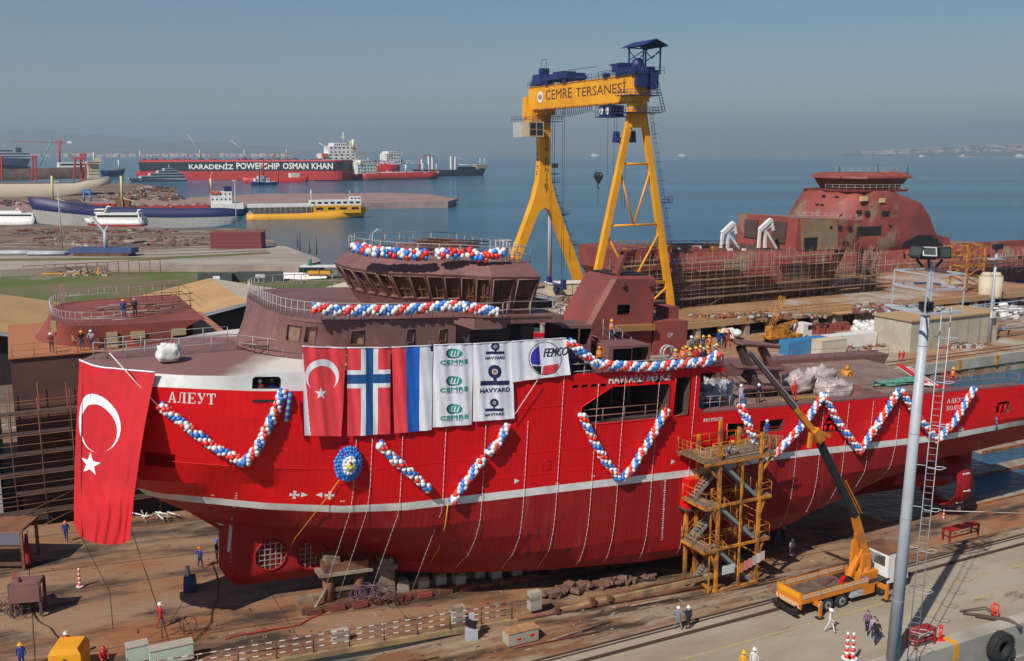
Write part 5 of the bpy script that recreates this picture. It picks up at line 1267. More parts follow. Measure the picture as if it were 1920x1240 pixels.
b.loft([[(-.3, h1.y-1.4, h1.z-.2), (.3, h1.y-1.4, h1.z-.2), (.3, h1.y+1.4, h1.z-.2), (-.3, h1.y+1.4, h1.z-.2)], [(-.1, h1.y-.1, h1.z-1.7), (.1, h1.y-.1, h1.z-1.7), (.1, h1.y+.1, h1.z-1.7), (-.1, h1.y+.1, h1.z-1.7)]]); b.pipe([(0, h1.y, h1.z-1.6), (0, h1.y+.4, h1.z-2.2), (0, h1.y, h1.z-2.7), (0, h1.y-.4, h1.z-2.3)], .1, 5)
b.build('hook_block', M_BLACK, gc)
b = B(); pts = []
yA, yB = gl(1020, 200).y, gl(1112, 196).y; n = 26
for k in range(n):
 a, c = lerp(yA, yB, k/n), lerp(yA, yB, (k+1)/n); dp = lerp(2.6, 1.0, k/n)
 pts += [(-1.9, lerp(a, c, t), GB-.3-dp*math.sin(math.pi*t)) for t in (0, .25, .5, .75)]
b.pipe(pts, .05, 4); b.build('cable_festoon', M_BLACK, gc)
# yellow access stair tower
TL = [YG(px, py, z) for px, py, z in ((1341, 1110, -.6), (1417, 1092, -.9), (1309, 1076, -.7), (1385, 1060, -1))]
p0 = MY @ Vector((TL[0].x, TL[0].y, 0)); MT = Matrix.Translation(Vector((p0.x, p0.y, -.75))) @ RZ(YAW); MTI = MT.inverted()
st = root('stair_tower', MT, 'yellow steel stair tower with stacked flights beside the ship side', 'stair tower')
TW, TD, TH_ = 4.0, 2.7, 13.2
LVL = [3.75, 7.2, 10.7]
tt = hit(1345, 840, 1, 0, MTI).z; TOPZ = tt-1.0
LVL = [TOPZ-7.1, TOPZ-3.6, TOPZ]
for x, y, hh in ((0, 0, TOPZ+1.1), (TW, 0, TOPZ+1.6), (0, TD, TOPZ+1.3), (TW, TD, TOPZ+1.4), (2.1, TD, TOPZ+2.2), (2.2, 0, TOPZ-.2), (-.8, TD+.2, TOPZ-4)):
 b = B(); b.beam((x, y, 0), (x, y, hh), .23 if (x, y) != (2.2, 0) else .15); b.build('post', M_YEL2, st)
b = B(); b.beam((0, 0, .15), (TW, 0, .15), .2); b.beam((0, 0, .15), (0, TD, .15), .2); b.beam((TW, 0, .15), (TW, TD, .15), .2); b.beam((0, TD, .15), (TW, TD, .15), .2)
for z in LVL:
 for y in (0, TD): b.beam((-.1, y, z-.1), (TW+.1, y, z-.1), .14, .2)
b.build('frame_beams', M_YEL2, st)
M_PLAT = paint('grating_brown', (.20, .15, .10), .8)
for i, z in enumerate(LVL[:2]):
 for side in (0, 1):
  zz = z-(0 if side == 0 else -.1)
  x0, x1 = (-1.3, 0) if side == 0 else (TW, TW+1.1)
  b = B(); b.bb(x0, x1 if side == 0 else x1, -.1, TD+.1, zz-.08, zz)
  pl = b.build('landing', M_PLAT, st)
  b = B(); b.beam((x0, -.12, zz-.14), (x1, -.12, zz-.14), .12, .22); b.beam((x0, TD+.1, zz-.14), (x1, TD+.1, zz-.14), .12, .22); xe = x0 if side == 0 else x1; b.beam((xe, -.12, zz-.14), (xe, TD+.1, zz-.14), .12, .22)
  xk = 0 if side == 0 else TW; b.beam((xe*.55+xk*.45, 0, zz-.2), (xk, 0, zz-1.7), .16); b.beam((xe*.55+xk*.45, TD, zz-.2), (xk, TD, zz-1.7), .16); b.build('landing_bracket', M_YEL2, pl)
  b = B(); e2 = [(xk, -.1, zz), (xe, -.1, zz), (xe, TD+.1, zz), (xk, TD+.1, zz)]; railing(b, e2, 1.05, 1.2, .028); b.build('landing_rail', M_YEL2, pl)
b = B(); z = TOPZ; b.bb(-1.6, TW+1.3, -.2, TD+.4, z-.1, z); b.bb(-1.6, -.4, TD+.4, TD+1.6, z-.1, z); tp = b.build('top_platform', M_PLAT, st)
b = B(); b.beam((-1.6, -.2, z-.2), (TW+1.3, -.2, z-.2), .12, .22); b.beam((-1.6, TD+.4, z-.2), (TW+1.3, TD+.4, z-.2), .12, .22); b.beam((-1.2, 0, z-.3), (0, 0, z-1.7), .14); b.beam((TW+1.1, 0, z-.3), (TW, 0, z-1.8), .14); b.beam((TW+1.1, TD, z-.3), (TW, TD, z-1.8), .14); b.beam((0, 0, z+1.0), (TW, 0, z+1.45), .1, .16); b.build('platform_beams', M_YEL2, tp)
b = B(); railing(b, [(0, -.2, z), (-1.6, -.2, z), (-1.6, TD+1.6, z), (-.4, TD+1.6, z)], 1.15, .6, .026, (.35, .7, 1.0)); railing(b, [(TW+1.3, TD+.4, z), (TW+1.3, -.2, z), (TW, -.2, z)], 1.1, .8, .026); railing(b, [(-.4, TD+.4, z), (TW, TD+.4, z)], 1.1, .9, .026); b.build('platform_rail', M_YEL2, tp)
def flight(x0, z0, x1, z1, y, yw, up=True):
 b = B(); n = 13
 for yy in (y-yw/2, y+yw/2): b.beam((x0, yy, z0-.05), (x1, yy, z1-.05), .06, .26, mi=0)
 for k in range(n): t = (k+.5)/n; b.box((lerp(x0, x1, t), y, lerp(z0, z1, t)), (.26, yw, .04), mi=0)
 f_ = b.build('stair_flight', paint('stair_grey', (.22, .25, .25), .6), st)
 b = B()
 for yy in (y-yw/2, y+yw/2): railing(b, [(x0, yy, z0), (x1, yy, z1)], 1.0, .9, .025)
 b.build('handrail', M_YEL2, f_)
zl = [0, LVL[0], LVL[1], LVL[2]]
for i in range(3):
 zm = (zl[i]+zl[i+1])/2
 flight(-.1+.2, zl[i+1]-.05, TW-.2, zl[i]+.15 if i else .2, .55, .8)
 if i: flight(TW, zl[i], .0, zl[i], .55, .01) if False else None
for i in range(3): flight(-.9 if i else -.4, zl[i]+.1, 1.9, zl[i+1]-.9, TD-.5, .8)
b = B()
for z0, z1 in ((.2, LVL[0]), (LVL[0], LVL[1]), (LVL[1], LVL[2])): b.beam((0, TD, z0), (TW, TD, z1), .08); b.beam((TW, TD, z0), (0, TD, z1), .06); b.beam((0, 0, z1-1.2), (0, TD, z1-1.2), .07); b.beam((TW, 0, z1-1.2), (TW, TD, z1-1.2), .07); railing(b, [(0, .95, z1), (TW, .95, z1)], 1.0, .8, .022)
b.beam((-.7, 0, .2), (-.7, 0, LVL[1]), .1); b.build('diagonal_brace', M_YEL2, st)
b = B(); b.bb(.5, 1.7, -.16, -.12, 1.5, 2.2); b.build('notice_sign', paint('pale_sign', (.55, .6, .58), .6), st)
for k, c_ in enumerate(((.6, .2, .03), (.6, .2, .2), (.7, .25, .2), (.45, .42, .38), (.62, .6, .58), (.68, .45, .42))):
 b = B(); b.bb(2.2+k*.42, 2.58+k*.42, -.17, -.13, 1.35+k*.12, 2.1+k*.12); b.build('safety_placard', mat('placard_%d' % k, c_, .6), st)
lp0, lp1 = PX(MT, 1402, 842, TD+.6), PX(MT, 1386, 760, TD+2.2)
ms = MY.copy()
b = B();
for d_ in (-.45, .45):
 b.beam(lp0+Vector((d_, 0, 0)), lp1+Vector((d_, .2, 0)), .08, .2)
for k in range(16): t = k/15; c_ = lp0.lerp(lp1, t); b.box(c_, (.9, .22, .05))
ld = b.build('gangway_ladder', M_BROWND, st)
b = B()
for d_ in (-.5, .5): railing(b, [lp0+Vector((d_, 0, 0)), lp1+Vector((d_, .2, 0))], 1.0, 1.0, .03)
b.build('handrail', M_RAIL, ld)
b = B(); bp_ = PX(MT, 1440, 830, .9)
for k in range(5): b.beam((bp_.x-1.5, .6+k*.1, bp_.z+.9-k*.22), (bp_.x+1.3, .9+k*.1, bp_.z+.35-k*.25), .08)
for k in range(9): b.beam((bp_.x-1.4+k*.33, .6, bp_.z+.95-k*.06), (bp_.x-1.3+k*.33, 1.1, bp_.z-.3-k*.08), .05)
tag(b.build('grating_rack', mat('dusty_steel', (.33, .27, .2), .8), M=MT, origin=(bp_.x, .8, TOPZ)), 'slatted steel rack leaning on top of the yellow stair tower', 'rack')
# foreground lamp mast with cage
g0 = G(1676, 1240, 0); lmx = 1716
pb_ = MY @ Vector((46.6, -27.4, 0))
Mm = TR((pb_.x-.35, pb_.y, 0.25)) @ Matrix.Rotation(math.radians(1.2), 4, 'Y')
lm = root('lamp_mast', Mm, 'tall tapering grey lamp mast with caged platform, in the right foreground', 'lamp mast')
MmI = Mm.inverted()
def mz(px, py): return hit(px, py, 1, 0, MmI)
zt = mz(1728, 578).z
b = B(); b.pipe([(0, 0, 0), (0, 0, zt*.5), (0, 0, zt)], .42, 20, .27); pole = b.build('pole', M_GREY, lm)
b = B()
for k in (.18, .42, .66, .9): b.pipe([(0, 0, zt*k-.02), (0, 0, zt*k+.02)], lerp(.42, .27, k)+.012, 20)
b.build('pole_joint', paint('joint_grey', (.3, .33, .36), .5), pole)
w_ = 1.42
ang = math.radians(20); rotm = Matrix.Rotation(ang, 3, 'Z')
def rp(x, y, z): v = rotm @ Vector((x, y, 0)); return Vector((v.x, v.y, z))
b = B(); cs = [(-w_, -w_), (w_, -w_), (w_, w_), (-w_, w_)]
zc0, zc1, zc2 = zt-.1, zt+1.35, zt+2.25
for z, s_ in ((zc0, .1), (zc1, .1), (zc2, .07)):
 for i in range(4): b.beam(rp(*cs[i], z), rp(*cs[(i+1) % 4], z), s_, s_*1.4)
for c_ in cs: b.beam(rp(*c_, zc0), rp(*c_, zc2), .07)
for s in (-1, 1): b.beam(rp(s*w_, s*w_, zc0), rp(0, 0, zc0-.05), .1); b.beam(rp(s*w_, -s*w_, zc0), rp(0, 0, zc0-.05), .1)
b.beam((0, 0, zt), (0, 0, zc2+.6), .16); b.beam((.2, 0, zt), (.2, 0, zc2+.3), .1)
b.build('cage', M_GREY, lm)
b = B(); b.box(rp(-.3, -.3, zc0+.3), (.7, .5, .5), rotm); b.build('junction_box', M_BLACK, lm)
for k, (dx, dy, az, tl) in enumerate(((-.95, -.2, -.9, .5), (-.35, -.5, -.25, .75), (.75, .1, .25, .2), (.1, .5, 2.2, .4))):
 b = B(); rr_ = Matrix.Rotation(az, 3, 'Z') @ Matrix.Rotation(-tl, 3, 'X')
 c_ = Vector((dx, dy, zc2+1.15))
 b.box(c_, (.75, .34, .62), rr_, 0, taper=.9); b.box(c_+rr_ @ Vector((0, -.2, 0)), (.82, .06, .7), rr_, 1 if k == 1 else 0); b.box(c_+rr_ @ Vector((0, -.24, 0)), (.66, .03, .52), rr_, 2)
 b.beam(c_-Vector((0, 0, .4)), (dx*.5, dy*.5, zc2+.3), .12)
 b.build('floodlight', [M_BLACK, M_GREY, mat('lamp_glass', (.06, .065, .06), .25)], lm)
b = B()
lad = Vector((.85, -.3, 0));
for d_ in (0, .62): b.tube((lad.x+d_*.8, lad.y-.3*d_, 0), (lad.x+d_*.8, lad.y-.3*d_, zt+.2), .032, 5)
for k in range(58): z = .3+k*.42; b.tube((lad.x, lad.y, z), (lad.x+.5, lad.y-.19, z), .012, 4) if z < zt else None
for k in range(9):
 z = 2.4+k*2.75
 if z < zt: b.pipe([(lad.x, lad.y, z), (lad.x-.1, lad.y-.55, z+.03), (lad.x+.5, lad.y-.85, z), (lad.x+1.0, lad.y-.55, z+.03), (lad.x+.9, lad.y-.2, z), (lad.x+.5, lad.y-.19, z)], .03, 4); b.tube((0, 0, z), (lad.x, lad.y, z), .03, 4)
b.build('caged_ladder', M_GREY, lm)
# truck crane on the quay
A = G(1492, 1163, 0); D = G(1650, 1105, 0)
A = MY @ Vector((45.0, -18.6, 0));
MK = FR((A.x, A.y, 0), yaw=YAW+.02); MKI = MK.inverted()
tk = root('truck_crane', MK, 'orange flatbed crane truck with its boom raised across the ship side', 'truck')
M_ORG = mat('truck_orange', (.62, .21, .02), .5, 0, (.42, .15, .03), .8, .5, .66, 8)
W2 = 1.25
b = B(); b.bb(.3, 9.2, -W2, W2, 1.15, 1.3); b.bb(.3, 10.4, -.45, .45, .8, 1.15); b.build('chassis', M_BLACK, tk)
b = B(); b.bb(.35, 5.6, -W2, W2, 1.3, 1.36); b.build('bed_floor', mat('worn_bed', (.09, .065, .055), .8, 0, (.16, .11, .08), 2), tk)
for y in (-W2, W2):
 b = B(); b.bb(.3, 6.9, y-.04, y+.04, 1.15, 1.85)
 for x in (.9, 2.0, 3.1, 4.2, 5.3): b.bb(x-.03, x+.03, y-.07, y+.07, 1.15, 1.85)
 b.bb(.3, 6.9, y-.06, y+.06, 1.56, 1.66, 1); b.bb(.3, 6.9, y-.06, y+.06, 1.72, 1.8, 1); b.build('side_panel', [M_ORG, mat('pale_stripe', (.6, .48, .34), .6)], tk)
b = B(); b.bb(.22, .3, -W2, W2, 1.15, 1.95); b.bb(.2, .22, -W2+.2, W2-.2, 1.5, 1.9, 1); b.build('tailgate', [M_ORG, M_YEL], tk)
b = B()
for k in range(8): b.loft([[(.15, -W2+.1+k*.3, .82), (.15, -W2+.25+k*.3, .82), (.15, -W2+.4+k*.3, 1.12), (.15, -W2+.25+k*.3, 1.12)], [(.2, -W2+.1+k*.3, .82), (.2, -W2+.25+k*.3, .82), (.2, -W2+.4+k*.3, 1.12), (.2, -W2+.25+k*.3, 1.12)]])
b.bb(.2, .3, -W2, W2, .75, 1.15, 1); b.build('striped_bumper', [mat('pale_stripe', (.6, .48, .34), .6), M_ORG], tk)
b = B(); b.bb(-.25, .1, -W2, W2, .42, .5); b.bb(-.25, -.15, -W2, W2, .62, .7); b.bb(-.1, .3, -.9, -.8, .45, .9); b.bb(-.1, .3, .8, .9, .45, .9); b.build('underrun_bar', M_BLACK, tk)
for y in (-1, 1):
 b = B(); b.bb(.17, .21, y*1.05-.16, y*1.05+.16, .92, 1.08); b.build('tail_lamp', M_RED, tk)
for x in (2.9, 4.3, 8.6):
 for s in (-1, 1):
  b = B(); b.pipe([(x, s*1.25, .52), (x, s*.85, .52)], .52, 18, smooth=False); wh_ = b.build('wheel', M_RUBBER, tk)
  b = B(); b.pipe([(x, s*1.27, .52), (x, s*1.1, .52)], .3, 12, smooth=False); b.pipe([(x, s*1.30, .52), (x, s*1.1, .52)], .12, 8, mi=1, smooth=False); b.build('rim', [paint('rim_grey', (.3, .28, .26), .6), M_BLACK], wh_)
b = B(); b.bb(5.2, 6.4, -W2-.02, -.85, .55, 1.05); b.pipe([(5.5, -1.0, .8), (6.3, -1.0, .8)], .28, 10); b.build('fuel_tank', M_GREY, tk)
b = B(); b.bb(6.4, 7.6, -W2-.02, -.9, .5, 1.15); b.bb(5.0, 8.0, -W2-.02, W2, 1.15, 1.28); b.build('orange_skirt', M_ORG, tk)
b = B(); b.bb(9.0, 11.0, -1.22, 1.22, .85, 3.2); b.loft([[(11, -1.2, .85), (11, 1.2, .85), (11, 1.2, 2.0), (11, -1.2, 2.0)], [(11.35, -1.15, .85), (11.35, 1.15, .85), (11.2, 1.15, 2.0), (11.2, -1.15, 2.0)]]); b.bb(8.9, 11.05, -1.25, 1.25, 3.2, 3.26, 1); cbn = b.build('cab', [M_WHITE, M_RUSTY], tk)
for s in (-1, 1):
 b = B(); b.bb(9.7, 10.7, s*1.22, s*1.245, 1.95, 2.8); b.build('window', M_GLASS, cbn)
b = B(); b.bb(9.0, 9.6, -.9, .9, 2.1, 2.9); b.bb(11.0, 11.05, -1.1, 1.1, 2.1, 3.0); b.build('windscreen', M_GLASS, cbn)
for x, s in ((1.6, -1), (1.2, 1), (8.1, -1), (8.1, 1)):
 b = B(); ex_ = 2.0 if x > 5 else 1.75
 b.beam((x, s*.6, 1.0), (x, s*(ex_), 1.0), .26, .3); b.beam((x, s*ex_, 1.3), (x, s*ex_, .12), .2); b.bb(x-.25, x+.25, s*ex_-.25, s*ex_+.25, 0, .1, 1)
 if x < 5: b.pipe([(x, s*ex_, 1.35), (x-.2, s*ex_, .9), (x+.1, s*ex_, .5)], .03, 4, mi=2)
 b.build('outrigger', [M_ORG, M_BLACK, M_ROPE], tk)
cx = 7.6
b = B(); b.pipe([(cx, 0, 1.2), (cx, 0, 2.2)], .55, 12); b.bb(cx-1.0, cx+.9, -.75, .75, 1.3, 1.9); b.bb(cx-.5, cx+.4, -.45, .45, 2.0, 3.2); b.beam((cx-1.4, 0, 1.6), (cx-.2, 0, 3.6), .5, .25); b.build('slewing_column', M_ORG, tk)
bs = hit(1637, 1080, 1, 0, MKI); kn = hit(1530, 815, 1, -.2, MKI); mid = hit(1572, 910, 1, -.1, MKI); tip = hit(1405, 662, 1, .2, MKI); bs = Vector((cx+.1, 0, 3.2))
j1 = hit(1603, 968, 1, 0, MKI)
b = B(); b.beam(bs, j1, .5, .6, .42); b.build('lower_boom', M_ORG, tk)
b = B(); b.beam(bs+Vector((-.6, 0, -.6)), bs.lerp(j1, .55)+Vector((-.35, 0, 0)), .22); b.beam(bs+Vector((-.9, .3, -1.0)), bs.lerp(j1, .35)+Vector((-.5, .2, 0)), .3); b.build('lift_cylinder', M_ORG, tk)
b = B(); b.beam(j1, kn, .42, .5, .38, mi=0); b.beam(j1+Vector((.35, 0, .1)), kn+Vector((.3, 0, -.2)), .16, mi=1); b.beam(j1+Vector((.5, -.2, .2)), mid+Vector((.5, -.2, .3)), .08, mi=1); b.build('middle_boom', [M_BLACK, M_ORG], tk)
b = B(); b.beam(kn+Vector((.35, 0, -.5)), kn+Vector((-.25, 0, .4)), .7, .55); b.beam(kn+Vector((0, -.1, .3)), kn+Vector((1.2, -.1, -.25)), .28); b.beam(kn+Vector((-.5, 0, .2)), kn+Vector((-.6, 0, -.9)), .25); b.build('knuckle', M_ORG, tk)
m2 = kn.lerp(tip, .33)
b = B(); b.beam(kn, m2, .42, .4, .36, mi=0); b.beam(m2, tip, .3, .3, .2, mi=1); b.beam(m2+Vector((.1, -.22, .15)), tip+Vector((.1, -.16, .1)), .06, mi=2); b.beam(m2+Vector((.25, 0, .2)), tip+Vector((.2, 0, .1)), .1, mi=1); b.build('upper_boom', [M_ORG, M_BROWND, M_GREY], tk)
b = B(); b.bb(7.6-.9, 7.6-.5, -1.2, -.8, 1.36, 1.7, 0); b.build('blue_canister', paint('tool_blue', (.03, .15, .5), .5), tk)
b = B(); b.beam((3.6, 0, 1.42), (5.2, .5, 1.46), .2, .08); b.beam((5.0, -.4, 1.5), (5.9, .2, 1.5), .3, .2, mi=1); b.build('bed_clutter', [M_RUSTY, M_RED], tk)
# people
SHN = {}
def pmat(c):
 k = tuple(c)
 if k not in SHN: SHN[k] = mat('clothing_%d' % len(SHN), c, .85, 0, tuple(x*.75 for x in c), 6, .4, .6)
 return SHN[k]
def person_mesh(pose):
 "skeleton grown with a Skin modifier; returns mesh with slots 0 skin 1 top 2 trousers 3 shoes"
 arms = pose.get('arms', 'down'); legs = pose.get('legs', 'stand'); lean = pose.get('lean', 0.0)
 J = []; E_ = []; RD = []
 def j(p, r, par=None):
  J.append(Vector(p)); RD.append(r)
  if par is not None: E_.append((par, len(J)-1))
  return len(J)-1
 pel = j((0, 0, .94), (.155, .115)); sp = j((0, lean*-.25, 1.15), (.15, .105), pel); ch = j((0, lean*-.55, 1.36), (.175, .115), sp); nk = j((0, lean*-.72, 1.50), (.065, .065), ch)
 hd = j((0, lean*-.85, 1.585), (.075, .09), nk); top = j((0, lean*-.9, 1.69), (.07, .085), hd)
 for s in (-1, 1):
  if legs == 'stand': kn, an, to = (s*.11, -.01, .50), (s*.12, .02, .09), (s*.15, -.13, .035)
  elif legs == 'walk': kn, an, to = (s*.10, -.17*s, .51), (s*.10, (-.30 if s > 0 else .34), (.09 if s > 0 else .15)), (s*.12, (-.45 if s > 0 else .20), .04)
  elif legs == 'wide': kn, an, to = (s*.18, -.03, .5), (s*.24, .02, .09), (s*.29, -.12, .035)
  else: kn, an, to = (s*.13, -.36, .62), (s*.12, -.30, .2), (s*.13, -.45, .12)
  h_ = j((s*.095, 0, .86), (.095, .1), pel); k_ = j(kn, (.062, .068), h_); a_ = j(an, (.042, .046), k_); j(to, (.042, .03), a_)
  cy_ = lean*-.55
  sh_ = j((s*.19, cy_, 1.42), (.062, .062), ch)
  if arms == 'down': el, wr = (s*.25, cy_+.02, 1.14), (s*.25, cy_-.08, .9)
  elif arms == 'rail': el, wr = (s*.25, cy_-.16, 1.2), (s*.2, cy_-.42, 1.16)
  elif arms == 'hips': el, wr = (s*.38, cy_+.08, 1.2), (s*.2, cy_-.06, 1.02)
  elif arms == 'swing': el, wr = (s*.25, cy_+.1*s, 1.15), (s*.24, cy_+.28*s-.05, .95)
  elif arms == 'up': el, wr = (s*.3, cy_-.15, 1.5), (s*.18, cy_-.3, 1.68)
  else: el, wr = (s*.24, cy_-.05, 1.16), (s*.06, cy_-.26, 1.22)
  e_ = j(el, (.045, .045), sh_); w_ = j(wr, (.03, .028), e_)
  d = (Vector(wr)-Vector(el)).normalized(); hp_ = Vector(wr)+d*.075; j(hp_, (.038, .022), w_)
 me = bpy.data.meshes.new('person_skeleton'); me.from_pydata([tuple(v) for v in J], E_, [])
 o = bpy.data.objects.new('person_skeleton', me); COL.objects.link(o)
 o.modifiers.new('s', 'SKIN'); sv = me.skin_vertices[0].data
 for i, r_ in enumerate(RD): sv[i].radius = r_
 sv[0].use_root = True
 m2 = o.modifiers.new('d', 'SUBSURF'); m2.levels = 1; m2.render_levels = 1
 dg = bpy.context.evaluated_depsgraph_get(); ev = o.evaluated_get(dg)
 nm = bpy.data.meshes.new_from_object(ev); bpy.data.objects.remove(o)
 bm = bmesh.new(); bm.from_mesh(nm)
 segs = [(J[a], J[b_], a, b_) for a, b_ in E_]
 names = {}
 for f in bm.faces:
  c = f.calc_center_median(); best = None
  for A, Bq, a, b_ in segs:
   ab = Bq-A; t = max(0, min(1, (c-A).dot(ab)/max(ab.length_squared, 1e-6))); dd = (A+ab*t-c).length
   if best is None or dd < best[0]: best = (dd, a, b_, t)
  a, b_ = best[1], best[2]
  k = 1
  if b_ in (hd, top) or (b_ == nk and c.z > 1.46): k = 0
  elif c.z < .12 or (c.z < .2 and legs == 'sit'): k = 3
  elif a == pel and b_ != sp or c.z < .92 and abs(c.x) < .22 and a not in (): k = 2
  if a > 5 and J[a].z < .7: k = 2 if c.z > .12 else 3
  if b_ > 5 and (b_-6) % 8 in (7,): k = 0
  f.material_index = k; f.smooth = True
 hb_ = B(); hb_.bm.free(); hb_.bm = bm; H0 = J[hd]+Vector((0, -.005, .035))
 hb_.mi = 0
 hb_.loft([[H0+Vector((-.014, -.082, -.015)), H0+Vector((.014, -.082, -.015)), H0+Vector((0, -.08, .03))], [H0+Vector((-.006, -.112, -.012)), H0+Vector((.006, -.112, -.012)), H0+Vector((0, -.09, .02))]])
 for s in (-1, 1): hb_.sphere(H0+Vector((s*.083, .005, 0)), .026, 5, 3, (.4, .8, 1.2)); hb_.sphere(H0+Vector((s*.03, -.083, .025)), .01, 5, 3, mi=3)
 hb_.box(H0+Vector((0, -.088, -.045)), (.045, .01, .01), mi=3)
 for n_ in range(2):
  w_ = J[len(J)-1] if n_ else J[len(J)-1-8+0]
 hands = [i for i in range(len(J)) if i > 5 and (i-6) % 8 == 7]
 for i in hands:
  p = J[i]; d = (p-J[i-1]).normalized(); sd = Vector((1, 0, 0)) if abs(d.x) < .8 else Vector((0, 1, 0)); sd = (sd-d*sd.dot(d)).normalized(); nn = d.cross(sd)
  for q_, ln in enumerate((.062, .075, .07, .055)):
   b0 = p+sd*((q_-1.5)*.019)+d*.01; b1 = b0+d*ln*.55; b2 = b1+(d*.7+nn*.6)*ln*.5; hb_.pipe([b0, b1, b2], .009, 5, .007, mi=0)
  b0 = p-sd*.03-d*.02; hb_.pipe([b0, b0-sd*.03+d*.03, b0-sd*.035+d*.065], .011, 5, .008, mi=0)
 nm.materials.clear()
 for m_ in (M_SKIN, M_SKIN, M_SKIN, M_BLACK): nm.materials.append(m_)
 bm.to_mesh(nm); bm.free(); nm.name = 'person'
 return nm, J[hd].copy()
def hat_mesh():
 b = B(); b.sphere((0, 0, 0), .135, 12, 6, (1, 1.12, .95))
 bmesh.ops.delete(b.bm, geom=[v for v in b.bm.verts if v.co.z < -.02], context='VERTS')
 b.loft([[(math.cos(t)*.135, math.sin(t)*.15, -.005) for t in [k*math.tau/12 for k in range(12)]], [(math.cos(t)*.16, math.sin(t)*.175-.03, -.02) for t in [k*math.tau/12 for k in range(12)]]], False)
 b.beam((0, -.14, .02), (0, .14, .02), .02, .25); me = bpy.data.meshes.new('helmet'); b.bm.to_mesh(me); b.bm.free(); me.materials.append(M_WHITE); return me
def hair_mesh():
 b = B(); b.sphere((0, .012, 0), .1, 10, 6, (1, 1.1, 1)); bmesh.ops.delete(b.bm, geom=[v for v in b.bm.verts if v.co.z < -.05 or (v.co.y < -.07 and v.co.z < .03)], context='VERTS')
 me = bpy.data.meshes.new('hair'); b.bm.to_mesh(me); b.bm.free(); me.materials.append(M_BLACK); return me
def vest_mesh(lean):
 b = B(); rg = []
 for z, rx, ry in ((.96, .185, .145), (1.1, .19, .14), (1.25, .205, .145), (1.38, .2, .14), (1.47, .13, .11)):
  y = lean*-(z-.94)*1.3; rg.append([(math.cos(t)*rx, y+math.sin(t)*ry, z) for t in [k*math.tau/14 for k in range(14)]])
 b.loft(rg[:3], False, smooth=True); b.loft([rg[2], [tuple(Vector(rg[2][k]).lerp(Vector(rg[3][k]), .3)) for k in range(14)]], False, 1); b.loft([[tuple(Vector(rg[2][k]).lerp(Vector(rg[3][k]), .3)) for k in range(14)], rg[3], rg[4]], False)
 me = bpy.data.meshes.new('vest'); b.bm.to_mesh(me); b.bm.free(); me.materials.append(BALL['r']); me.materials.append(M_WHITE); return me
POSES = {'stand': person_mesh({}), 'walk': person_mesh({'arms': 'swing', 'legs': 'walk'}), 'rail': person_mesh({'arms': 'rail', 'lean': .12}), 'hips': person_mesh({'arms': 'hips', 'legs': 'wide'}),
   'fold': person_mesh({'arms': 'fold'}), 'up': person_mesh({'arms': 'up'}), 'lean': person_mesh({'arms': 'rail', 'lean': .38}), 'climb': person_mesh({'arms': 'rail', 'legs': 'climb', 'lean': .15})}
LEAN = {'rail': .12, 'lean': .38, 'climb': .15}
HAT, HAIR = hat_mesh(), hair_mesh(); VEST = {k: vest_mesh(LEAN.get(k, 0)) for k in POSES}
CO = {'orange': (.85, .19, .02), 'red': (.55, .02, .02), 'blue': (.02, .04, .22), 'navy': (.015, .02, .05), 'white': (.7, .7, .7), 'grey': (.2, .22, .26), 'yellow': (.8, .42, .02), 'sky': (.04, .25, .5), 'black': (.015, .015, .018),
  'brown': (.12, .07, .05), 'purple': (.2, .1, .2), 'lilac': (.45, .36, .45), 'maroon': (.2, .03, .03), 'denim': (.07, .1, .2), 'palegrey': (.38, .38, .42), 'none': None}
def person(p, yaw, pose, top, trousers, hat, label, vest=None, group=None, scale=1.0, M=None):
 W = (M or Matrix.Identity(4)) @ Matrix.Translation(Vector(p)); pos = W.translation
 r = bpy.data.objects.new('person', POSES[pose][0]); COL.objects.link(r)
 r.location = pos; r.rotation_euler = (0, 0, yaw); r.scale = (scale,)*3
 for i, c in ((1, CO[top]), (2, CO[trousers])):
  r.material_slots[i].link = 'OBJECT'; r.material_slots[i].material = pmat(c)
 tag(r, label, 'person', group)
 hd = POSES[pose][1]
 h_ = bpy.data.objects.new('helmet' if hat != 'hair' else 'hair', HAT if hat != 'hair' else HAIR); COL.objects.link(h_); h_.parent = r; h_.location = hd+Vector((0, 0, .075 if hat != 'hair' else .05))
 if hat != 'hair': h_.material_slots[0].link = 'OBJECT'; h_.material_slots[0].material = mat('helmet_'+hat, {'white': (.8, .8, .8), 'yellow': (.85, .45, .01), 'orange': (.85, .2, .02), 'red': (.6, .03, .02), 'blue': (.03, .15, .5), 'grey': (.35, .37, .4)}[hat], .35)
 if vest:
  v = bpy.data.objects.new('vest', VEST[pose]); COL.objects.link(v); v.parent = r
  v.material_slots[0].link = 'OBJECT'; v.material_slots[0].material = pmat(CO[vest])
 return r
def at_ship(px, py, lat=None, z=None):
 return (MS @ (SP(px, py, lat) if z is None else LP(px, py, z)))
CAMY = 0.0
PI = math.pi
def slip_pt(px, py):
 z = 0
 for _ in range(20): q_ = YG(px, py, z); z = slipz(q_.x)
 return MY @ Vector((q_.x, q_.y, z+.05))
person(slip_pt(125, 1016), .3, 'walk', 'blue', 'blue', 'orange', 'worker in blue overalls and orange helmet walking beside the giant bow flag')
person(slip_pt(376, 1066), 2.6, 'hips', 'blue', 'navy', 'orange', 'worker in dark blue overalls, hands on hips, just left of the thruster skeg')
person(slip_pt(407, 1052), 1.5, 'stand', 'navy', 'navy', 'blue', 'worker in the shade right behind the forefoot of the ship')
person(slip_pt(302, 1177), 2.2, 'walk', 'red', 'red', 'white', 'worker in red overalls and white helmet on the slipway by the hose cart')
